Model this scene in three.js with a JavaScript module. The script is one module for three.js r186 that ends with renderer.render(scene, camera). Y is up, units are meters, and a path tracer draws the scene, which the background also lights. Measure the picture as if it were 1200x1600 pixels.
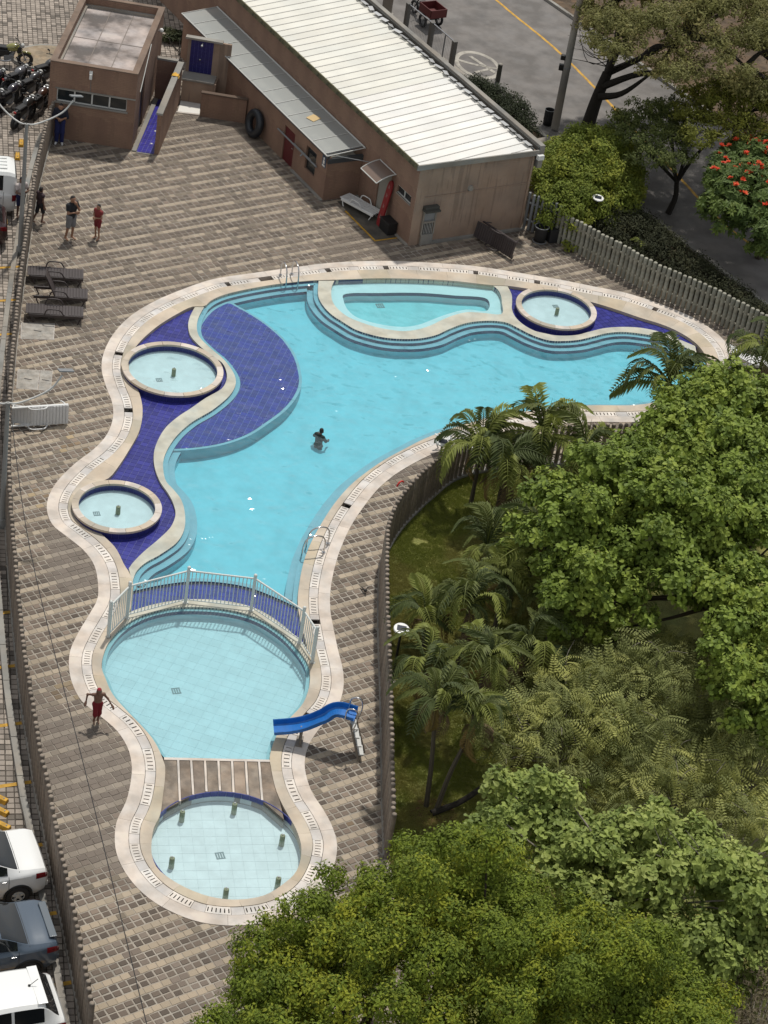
import * as THREE from 'three';
import { MarchingCubes } from 'three/addons/objects/MarchingCubes.js';
import { RoundedBoxGeometry } from 'three/addons/geometries/RoundedBoxGeometry.js';
import { mergeGeometries, mergeVertices, toCreasedNormals } from 'three/addons/utils/BufferGeometryUtils.js';

// ---------------------------------------------------------------- camera, sky, sun, exposure
const scene = new THREE.Scene();
const camera = new THREE.PerspectiveCamera(25.06, 768 / 1024, 1, 1500);
camera.position.set(0, 40, 62);
camera.up.set(-0.16705, 0.80998, -0.56216);          // held with a 9.6 degree roll
camera.lookAt(0, 40 - 57.017, 62 - 82.1525);
const sunDir = new THREE.Vector3(0.06, 1, -0.42).normalize();
{ // hazy midday sky: pale blue overhead, whiter towards the horizon, drifting thin cloud all round
  const w = 1024, h = 512, d = new Float32Array(w * h * 4), L = 64, lat = new Float32Array(L * L); let k = 7; for (let i = 0; i < lat.length; i++) { k = Math.imul(k ^ (k >>> 15), 0x2c1b3c6d) + 0x9e3779b9 | 0; k ^= k >>> 13; lat[i] = (k >>> 0) / 4294967296; }
  const nz = (x, y) => { const xi = Math.floor(x), yi = Math.floor(y), f = x - xi, g = y - yi, a = f * f * (3 - 2 * f), b = g * g * (3 - 2 * g), q = (i, j) => lat[((j % L + L) % L) * L + (i % L + L) % L]; return (q(xi, yi) * (1 - a) + q(xi + 1, yi) * a) * (1 - b) + (q(xi, yi + 1) * (1 - a) + q(xi + 1, yi + 1) * a) * b; };
  for (let y = 0; y < h; y++) { const el = (y + 0.5) / h * Math.PI - Math.PI / 2; for (let x = 0; x < w; x++) { const az = (x + 0.5) / w * 2 * Math.PI, i = (y * w + x) * 4, e = Math.max(0, Math.sin(el)), dx = Math.cos(el) * Math.cos(az) / (e + 0.25), dz = Math.cos(el) * Math.sin(az) / (e + 0.25);
    let c = 0, am = 0.5; for (let o = 0, fq = 1.3; o < 5; o++, fq *= 2.1, am *= 0.5) c += am * nz(dx * fq + 20 + o * 7, dz * fq + 20 + o * 3);
    c = Math.min(1, Math.max(0, (c - 0.36) * 3.2)); const t = Math.pow(1 - e, 2.5), bl = [0.27 + 0.30 * t, 0.36 + 0.25 * t, 0.50 + 0.14 * t], cl = [0.68, 0.665, 0.635];
    for (let q = 0; q < 3; q++) d[i + q] = el < 0 ? [0.28, 0.26, 0.22][q] : bl[q] + (cl[q] - bl[q]) * (0.35 + 0.55 * c); d[i + 3] = 1; } }
  const t = new THREE.DataTexture(d, w, h, THREE.RGBAFormat, THREE.FloatType); t.mapping = THREE.EquirectangularReflectionMapping; t.magFilter = THREE.LinearFilter; t.needsUpdate = true; scene.background = t; scene.environment = t;
}
const sun = new THREE.DirectionalLight(new THREE.Color(1, 0.955, 0.87), 3.3);
sun.name = 'sun'; sun.position.copy(sunDir).multiplyScalar(90); sun.target.position.set(0, 0, 0);
sun.castShadow = true; sun.shadow.radius = 4; sun.shadow.mapSize.set(4096, 4096);
Object.assign(sun.shadow.camera, { left: -45, right: 45, top: 55, bottom: -55, near: 1, far: 200 });
scene.add(sun, sun.target);
const renderer = new THREE.WebGLRenderer({ antialias: true });
renderer.toneMapping = THREE.LinearToneMapping;
renderer.toneMappingExposure = 0.92;
renderer.shadowMap.enabled = true;
renderer.setSize(768, 1024);

// ---------------------------------------------------------------- helpers
let seed = 12345;
const rnd = () => { seed |= 0; seed = seed + 0x6D2B79F5 | 0; let t = Math.imul(seed ^ seed >>> 15, 1 | seed); t = t + Math.imul(t ^ t >>> 7, 61 | t) ^ t; return ((t ^ t >>> 14) >>> 0) / 4294967296; };
const rr = (a, b) => a + (b - a) * rnd();
const V3 = (x, y, z) => new THREE.Vector3(x, y, z);
const lin = (r, g, b) => new THREE.Color().setRGB(r, g, b);
const taken = new Map();
function numbered(n) { const k = taken.get(n) || 0; taken.set(n, k + 1); return k ? n + '_' + String(k).padStart(3, '0') : n; }
function mesh(name, geo, mat, parent = scene) {
  const m = new THREE.Mesh(geo, mat); m.name = parent === scene ? numbered(name) : name; m.castShadow = m.receiveShadow = true; parent.add(m); return m;
}
function tag(o, label, category, group) { o.userData.label = label; if (category) o.userData.category = category; if (group) o.userData.group = group; return o; }
function thing(name, label, category, x = 0, y = 0, z = 0, turn = 0, group) {
  const g = new THREE.Group(); g.name = numbered(name); g.position.set(x, y, z); g.rotation.y = turn; scene.add(g); return tag(g, label, category, group);
}
function struct(name, geo, mat, label) { const m = mesh(name, geo, mat); m.userData = { kind: 'structure', label }; return m; }
function copy(o, label) { const c = o.clone(); c.name = numbered(o.name.replace(/_\d{3}$/, '')); c.userData = { ...o.userData, label: label || o.userData.label }; scene.add(c); return c; }
function plain(g) { const n = g.index ? g.toNonIndexed() : g; for (const k of Object.keys(n.attributes)) if (!['position', 'normal', 'uv', 'color'].includes(k)) n.deleteAttribute(k); return n; }
const merge = (list) => mergeGeometries(list.map((g) => { const p = plain(g); if (!p.attributes.uv) p.setAttribute('uv', new THREE.BufferAttribute(new Float32Array(p.attributes.position.count * 2), 2)); if (!p.attributes.normal) p.computeVertexNormals(); return p; }));
function boxUV(g0) {          // uv in metres from the face that each triangle points along
  const g = plain(g0), p = g.attributes.position, n = p.count, uv = new Float32Array(n * 2), a = V3(), b = V3(), c = V3();
  for (let i = 0; i < n; i += 3) {
    a.fromBufferAttribute(p, i); b.fromBufferAttribute(p, i + 1); c.fromBufferAttribute(p, i + 2);
    const nn = b.clone().sub(a).cross(c.clone().sub(a)), ax = Math.abs(nn.x), ay = Math.abs(nn.y), az = Math.abs(nn.z);
    [a, b, c].forEach((v, k) => { const j = (i + k) * 2;
      if (ay >= ax && ay >= az) { uv[j] = v.x; uv[j + 1] = v.z; } else if (ax > az) { uv[j] = v.z; uv[j + 1] = v.y; } else { uv[j] = v.x; uv[j + 1] = v.y; } });
  }
  g.setAttribute('uv', new THREE.BufferAttribute(uv, 2)); return g;
}
const bx = (x0, x1, y0, y1, z0, z1) => new THREE.BoxGeometry(x1 - x0, y1 - y0, z1 - z0).translate((x0 + x1) / 2, (y0 + y1) / 2, (z0 + z1) / 2);
const rbx = (x0, x1, y0, y1, z0, z1, r = 0.02) => new RoundedBoxGeometry(x1 - x0, y1 - y0, z1 - z0, 2, r).translate((x0 + x1) / 2, (y0 + y1) / 2, (z0 + z1) / 2);
function rod(a, b, r, r2 = r, seg = 8) {
  const A = V3(...a), B = V3(...b), d = B.clone().sub(A), L = d.length();
  return new THREE.CylinderGeometry(r2, r, L, seg).applyQuaternion(new THREE.Quaternion().setFromUnitVectors(V3(0, 1, 0), d.normalize())).translate((A.x + B.x) / 2, (A.y + B.y) / 2, (A.z + B.z) / 2);
}
const tube = (pts, r, n = 24, seg = 6) => new THREE.TubeGeometry(new THREE.CatmullRomCurve3(pts.map((p) => V3(...p)), false, 'centripetal'), n, r, seg, false);
function smooth(pts, closed, step = 0.1) {       // evenly spaced points along a curve through pts ([x,z])
  const c = new THREE.CatmullRomCurve3(pts.map((p) => V3(p[0], 0, p[1])), closed, 'centripetal'); c.arcLengthDivisions = pts.length * 12;
  const n = Math.max(2, Math.round(c.getLength() / step)); const out = c.getSpacedPoints(n).map((v) => [v.x, v.z]); if (closed) out.pop(); return out;
}
const area = (p) => p.reduce((s, q, i) => { const r = p[(i + 1) % p.length]; return s + q[0] * r[1] - r[0] * q[1]; }, 0) / 2;
function inset(p, d) { // closed dense polygon moved inwards by d
  const s = area(p) > 0 ? 1 : -1, n = p.length;
  return p.map((q, i) => { const a = p[(i - 2 + n) % n], b = p[(i + 2) % n], dx = b[0] - a[0], dz = b[1] - a[1], l = Math.hypot(dx, dz) || 1; return [q[0] - s * dz / l * d, q[1] + s * dx / l * d]; });
}
const shapeOf = (p) => new THREE.Shape(p.map((q) => new THREE.Vector2(q[0], -q[1])));
function prism(p, y0, y1, holes = []) {          // upright prism over a plan polygon
  const s = shapeOf(p); for (const h of holes) s.holes.push(new THREE.Path(h.map((q) => new THREE.Vector2(q[0], -q[1]))));
  return new THREE.ExtrudeGeometry(s, { depth: y1 - y0, bevelEnabled: false }).rotateX(-Math.PI / 2).translate(0, y0, 0);
}
function sheet(p, y, holes = []) {
  const s = shapeOf(p); for (const h of holes) s.holes.push(new THREE.Path(h.map((q) => new THREE.Vector2(q[0], -q[1]))));
  return new THREE.ShapeGeometry(s).rotateX(-Math.PI / 2).translate(0, y, 0);
}
function ribbon(A, B, closed = true) {           // strip between two equally long rows of [x,y,z]
  const n = A.length, pos = [], uv = []; let u = 0;
  for (let i = 0; i < (closed ? n : n - 1); i++) {
    const j = (i + 1) % n, a = A[i], b = A[j], c = B[i], d = B[j], L = Math.hypot(b[0] - a[0], b[1] - a[1], b[2] - a[2]), w = Math.hypot(c[0] - a[0], c[1] - a[1], c[2] - a[2]);
    pos.push(...a, ...c, ...b, ...b, ...c, ...d); uv.push(u, 0, u, w, u + L, 0, u + L, 0, u, w, u + L, w); u += L;
  }
  const g = new THREE.BufferGeometry(); g.setAttribute('position', new THREE.Float32BufferAttribute(pos, 3)); g.setAttribute('uv', new THREE.Float32BufferAttribute(uv, 2)); g.computeVertexNormals(); return g;
}
const at = (p, y) => p.map((q) => [q[0], y, q[1]]);
const inside = (p, x, z) => { let c = false; for (let i = 0, j = p.length - 1; i < p.length; j = i++) { if ((p[i][1] > z) !== (p[j][1] > z) && x < (p[j][0] - p[i][0]) * (z - p[i][1]) / (p[j][1] - p[i][1]) + p[i][0]) c = !c; } return c; };
function clipRect(poly, x0, x1, z0, z1) {        // polygon cut to a rectangle
  let p = poly;
  for (const [k, v, s] of [[0, x0, 1], [0, x1, -1], [1, z0, 1], [1, z1, -1]]) {
    const out = [];
    for (let i = 0; i < p.length; i++) { const a = p[i], b = p[(i + 1) % p.length], da = (a[k] - v) * s, db = (b[k] - v) * s;
      if (da >= 0) out.push(a); if ((da > 0 && db < 0) || (da < 0 && db > 0)) { const t = da / (da - db); out.push([a[0] + (b[0] - a[0]) * t, a[1] + (b[1] - a[1]) * t]); } }
    p = out; if (p.length < 3) return null;
  }
  return p;
}
function tileField(poly, ang, size, gap, y, tone) { // tiles cut to the outline, each with its own tone (vertex colours)
  const ca = Math.cos(ang), sa = Math.sin(ang), loc = poly.map(([x, z]) => [x * ca + z * sa, -x * sa + z * ca]);
  const xs = loc.map((q) => q[0]), zs = loc.map((q) => q[1]), out = [];
  for (let x = Math.floor(Math.min(...xs) / size) * size; x < Math.max(...xs); x += size) for (let z = Math.floor(Math.min(...zs) / size) * size; z < Math.max(...zs); z += size) {
    const c = clipRect(loc, x + gap / 2, x + size - gap / 2, z + gap / 2, z + size - gap / 2); if (!c || Math.abs(area(c)) < size * size * 0.04) continue;
    const w = c.map(([u, v]) => [u * ca - v * sa, u * sa + v * ca]);
    const g = plain(prism(w, y - 0.012, y)), t = tone(), col = new Float32Array(g.attributes.position.count * 3); for (let i = 0; i < col.length; i += 3) { col[i] = t[0]; col[i + 1] = t[1]; col[i + 2] = t[2]; }
    g.setAttribute('color', new THREE.BufferAttribute(col, 3)); out.push(g);
  }
  return mergeGeometries(out);
}
// tileable noise and textures
function lattice(n, s) { const a = new Float32Array(n * n); let k = s; for (let i = 0; i < a.length; i++) { k = Math.imul(k ^ (k >>> 15), 0x2c1b3c6d) + 0x9e3779b9 | 0; k ^= k >>> 13; a[i] = (k >>> 0) / 4294967296; } return a; }
const lats = new Map();
function vnoise(u, v, n, s) { const key = n * 1000 + s; if (!lats.has(key)) lats.set(key, lattice(n, key * 7919 + 17)); const L = lats.get(key);
  const x = u * n, y = v * n, xi = Math.floor(x), yi = Math.floor(y), f = x - xi, g = y - yi, fx = f * f * (3 - 2 * f), gy = g * g * (3 - 2 * g), m = (k) => ((k % n) + n) % n;
  const a = L[m(yi) * n + m(xi)], b = L[m(yi) * n + m(xi + 1)], c = L[m(yi + 1) * n + m(xi)], d = L[m(yi + 1) * n + m(xi + 1)];
  return a + (b - a) * fx + (c - a) * gy + (a - b - c + d) * fx * gy; }
const fbm = (u, v, n, oct, s = 1) => { let r = 0, w = 0.5, t = 0; for (let o = 0; o < oct; o++) { r += w * vnoise(u, v, n << o, s + o); t += w; w *= 0.55; } return r / t; };
function tex(size, metres, fn, srgb = false) {
  const d = new Uint8Array(size * size * 4);
  for (let y = 0; y < size; y++) for (let x = 0; x < size; x++) { const c = fn(x / size, y / size), i = (y * size + x) * 4; for (let k = 0; k < 3; k++) d[i + k] = Math.max(0, Math.min(255, Math.round(255 * (c.length ? c[k] : c)))); d[i + 3] = 255; }
  const t = new THREE.DataTexture(d, size, size); t.wrapS = t.wrapT = THREE.RepeatWrapping; t.magFilter = THREE.LinearFilter; t.minFilter = THREE.LinearMipmapLinearFilter; t.generateMipmaps = true; t.repeat.set(1 / metres[0], 1 / metres[1]); if (srgb) t.colorSpace = THREE.SRGBColorSpace; t.needsUpdate = true; return t;
}
const std = (c, rough = 0.8, extra = {}) => new THREE.MeshStandardMaterial({ color: c, roughness: rough, ...extra });
// mottled surfaces: a tone map that multiplies the base colour, and a matching relief
const mott = (size, m, n, lo, hi, s, warm = 0) => tex(size, [m, m], (u, v) => { const a = lo + (hi - lo) * Math.min(1, Math.max(0, (fbm(u, v, n, 5, s) - 0.25) * 2)); const w = warm * (fbm(u, v, n, 3, s + 40) - 0.5); return [a * (1 + w), a, a * (1 - w)]; });
const bumpTex = (size, m, n, s, oct = 5) => tex(size, [m, m], (u, v) => fbm(u, v, n, oct, s));
const M = {};
{
  const conc = mott(256, 2.3, 6, 0.72, 1, 3, 0.12), fine = bumpTex(256, 0.7, 16, 5), coarse = mott(512, 7, 7, 0.62, 1, 9, 0.2);
  M.copingMap = conc; M.fine = fine;
  M.grout = std(lin(0.37, 0.33, 0.28), 0.95, { map: mott(512, 9, 12, 0.65, 1, 21, 0.08), bumpMap: fine, bumpScale: 0.006 });
  M.stone = std(lin(1, 1, 1), 0.85, { bumpMap: fine, bumpScale: 0.006 });
  M.coping = std(lin(0.56, 0.48, 0.385), 0.7, { map: mott(512, 3.1, 5, 0.7, 1, 12, 0.16), bumpMap: fine, bumpScale: 0.002 });
  M.border = std(lin(0.66, 0.585, 0.52), 0.75, { map: conc, bumpMap: fine, bumpScale: 0.002 });
  M.grate = std(lin(0.74, 0.68, 0.62), 0.6, { map: conc });
  M.cover = std(lin(0.56, 0.52, 0.49), 0.6, { map: conc });
  M.pit = std(lin(0.10, 0.09, 0.08), 0.95);
  M.concrete = std(lin(0.30, 0.28, 0.25), 0.9, { map: coarse, bumpMap: fine, bumpScale: 0.004 });
  M.greenwall = std(lin(0.52, 0.51, 0.43), 0.6, { map: conc });
  M.navy = std(lin(0.018, 0.025, 0.10), 0.25);
  M.blueTile = std(lin(1, 1, 1), 0.3, { vertexColors: true });
  M.blueGrout = std(lin(0.17, 0.19, 0.42), 0.6);
  M.asphalt = std(lin(0.20, 0.185, 0.175), 0.95, { map: mott(512, 6, 10, 0.65, 1, 31, 0.05), bumpMap: fine, bumpScale: 0.006 });
  M.yellow = std(lin(0.60, 0.33, 0.03), 0.7, { map: mott(256, 1.1, 8, 0.6, 1, 33) });
  M.white = std(lin(0.72, 0.70, 0.66), 0.6);
  M.soil = std(lin(0.09, 0.065, 0.04), 1, { map: coarse, bumpMap: fine, bumpScale: 0.02 });
  M.steel = std(lin(0.55, 0.55, 0.56), 0.25, { metalness: 1 });
  M.black = std(lin(0.012, 0.012, 0.013), 0.5);
  M.rubber = std(lin(0.018, 0.018, 0.02), 0.7);
  M.greyMetal = std(lin(0.20, 0.21, 0.22), 0.5);
  M.paleMetal = std(lin(0.52, 0.52, 0.5), 0.45);
  M.whitePlastic = std(lin(0.72, 0.72, 0.7), 0.45);
  M.fence = std(lin(0.26, 0.215, 0.175), 0.9, { map: mott(256, 1.3, 8, 0.55, 1, 51, 0.1), bumpMap: fine, bumpScale: 0.004 });
  M.fenceGreen = std(lin(0.34, 0.33, 0.27), 0.9, { map: mott(256, 1.3, 8, 0.6, 1, 52, 0.1), bumpMap: fine, bumpScale: 0.004 });
  M.brick = std(lin(0.275, 0.172, 0.122), 0.92, {
    map: tex(512, [1.2, 1.12], (u, v) => { const row = Math.floor(v * 16), uu = u * 5 + (row % 2) * 0.5, col = Math.floor(uu), fu = uu - col, fv = v * 16 - row; const h = ((row * 131 + (((col % 5) + 5) % 5) * 71) * 2654435761 >>> 0) / 4294967296; const j = (fv < 0.16 || fu < 0.05) ? 0.80 : 0.84 + 0.16 * h; const s = (0.8 + 0.3 * fbm(u, v, 3, 4, 61)) * (1 - Math.min(0.1, Math.max(0, fbm(u, v * 0.2, 9, 3, 63) - 0.58) * 0.8)); return [j * s, j * s * (0.97 + 0.05 * h), j * s]; }),
    bumpMap: tex(512, [1.2, 1.12], (u, v) => { const row = Math.floor(v * 16), uu = u * 5 + (row % 2) * 0.5, fu = uu - Math.floor(uu), fv = v * 16 - row; return (fv < 0.16 || fu < 0.05) ? 0.3 : 0.8 + 0.2 * fbm(u, v, 24, 3, 66); }), bumpScale: 0.006 });
  M.render = std(lin(0.33, 0.237, 0.178), 0.95, { map: tex(512, [3.7, 3.7], (u, v) => { const a = 0.74 + 0.26 * Math.min(1, Math.max(0, (fbm(u, v, 5, 5, 71) - 0.25) * 2)), st = Math.max(0, fbm(u, v * 0.06, 40, 3, 73) - 0.56) * 2.2 * Math.max(0, fbm(u, v, 4, 2, 75) - 0.3) * 2, w = 0.1 * (fbm(u, v, 5, 3, 111) - 0.5), q = a * (1 - Math.min(0.22, st)); return [q * (1 + w), q, q * (1 - w)]; }), bumpMap: fine, bumpScale: 0.004 });
  M.roofWhite = std(lin(0.80, 0.78, 0.74), 0.45, { map: mott(512, 5.3, 5, 0.88, 1, 81, 0.05) });
  M.seam = std(lin(0.58, 0.56, 0.53), 0.5);
  M.slabRoof = std(lin(0.50, 0.43, 0.40), 0.95, { map: mott(512, 3.1, 4, 0.25, 1, 83, 0.15), bumpMap: fine, bumpScale: 0.01 });
  M.glassDark = std(lin(0.02, 0.024, 0.026), 0.08);
}

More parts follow.
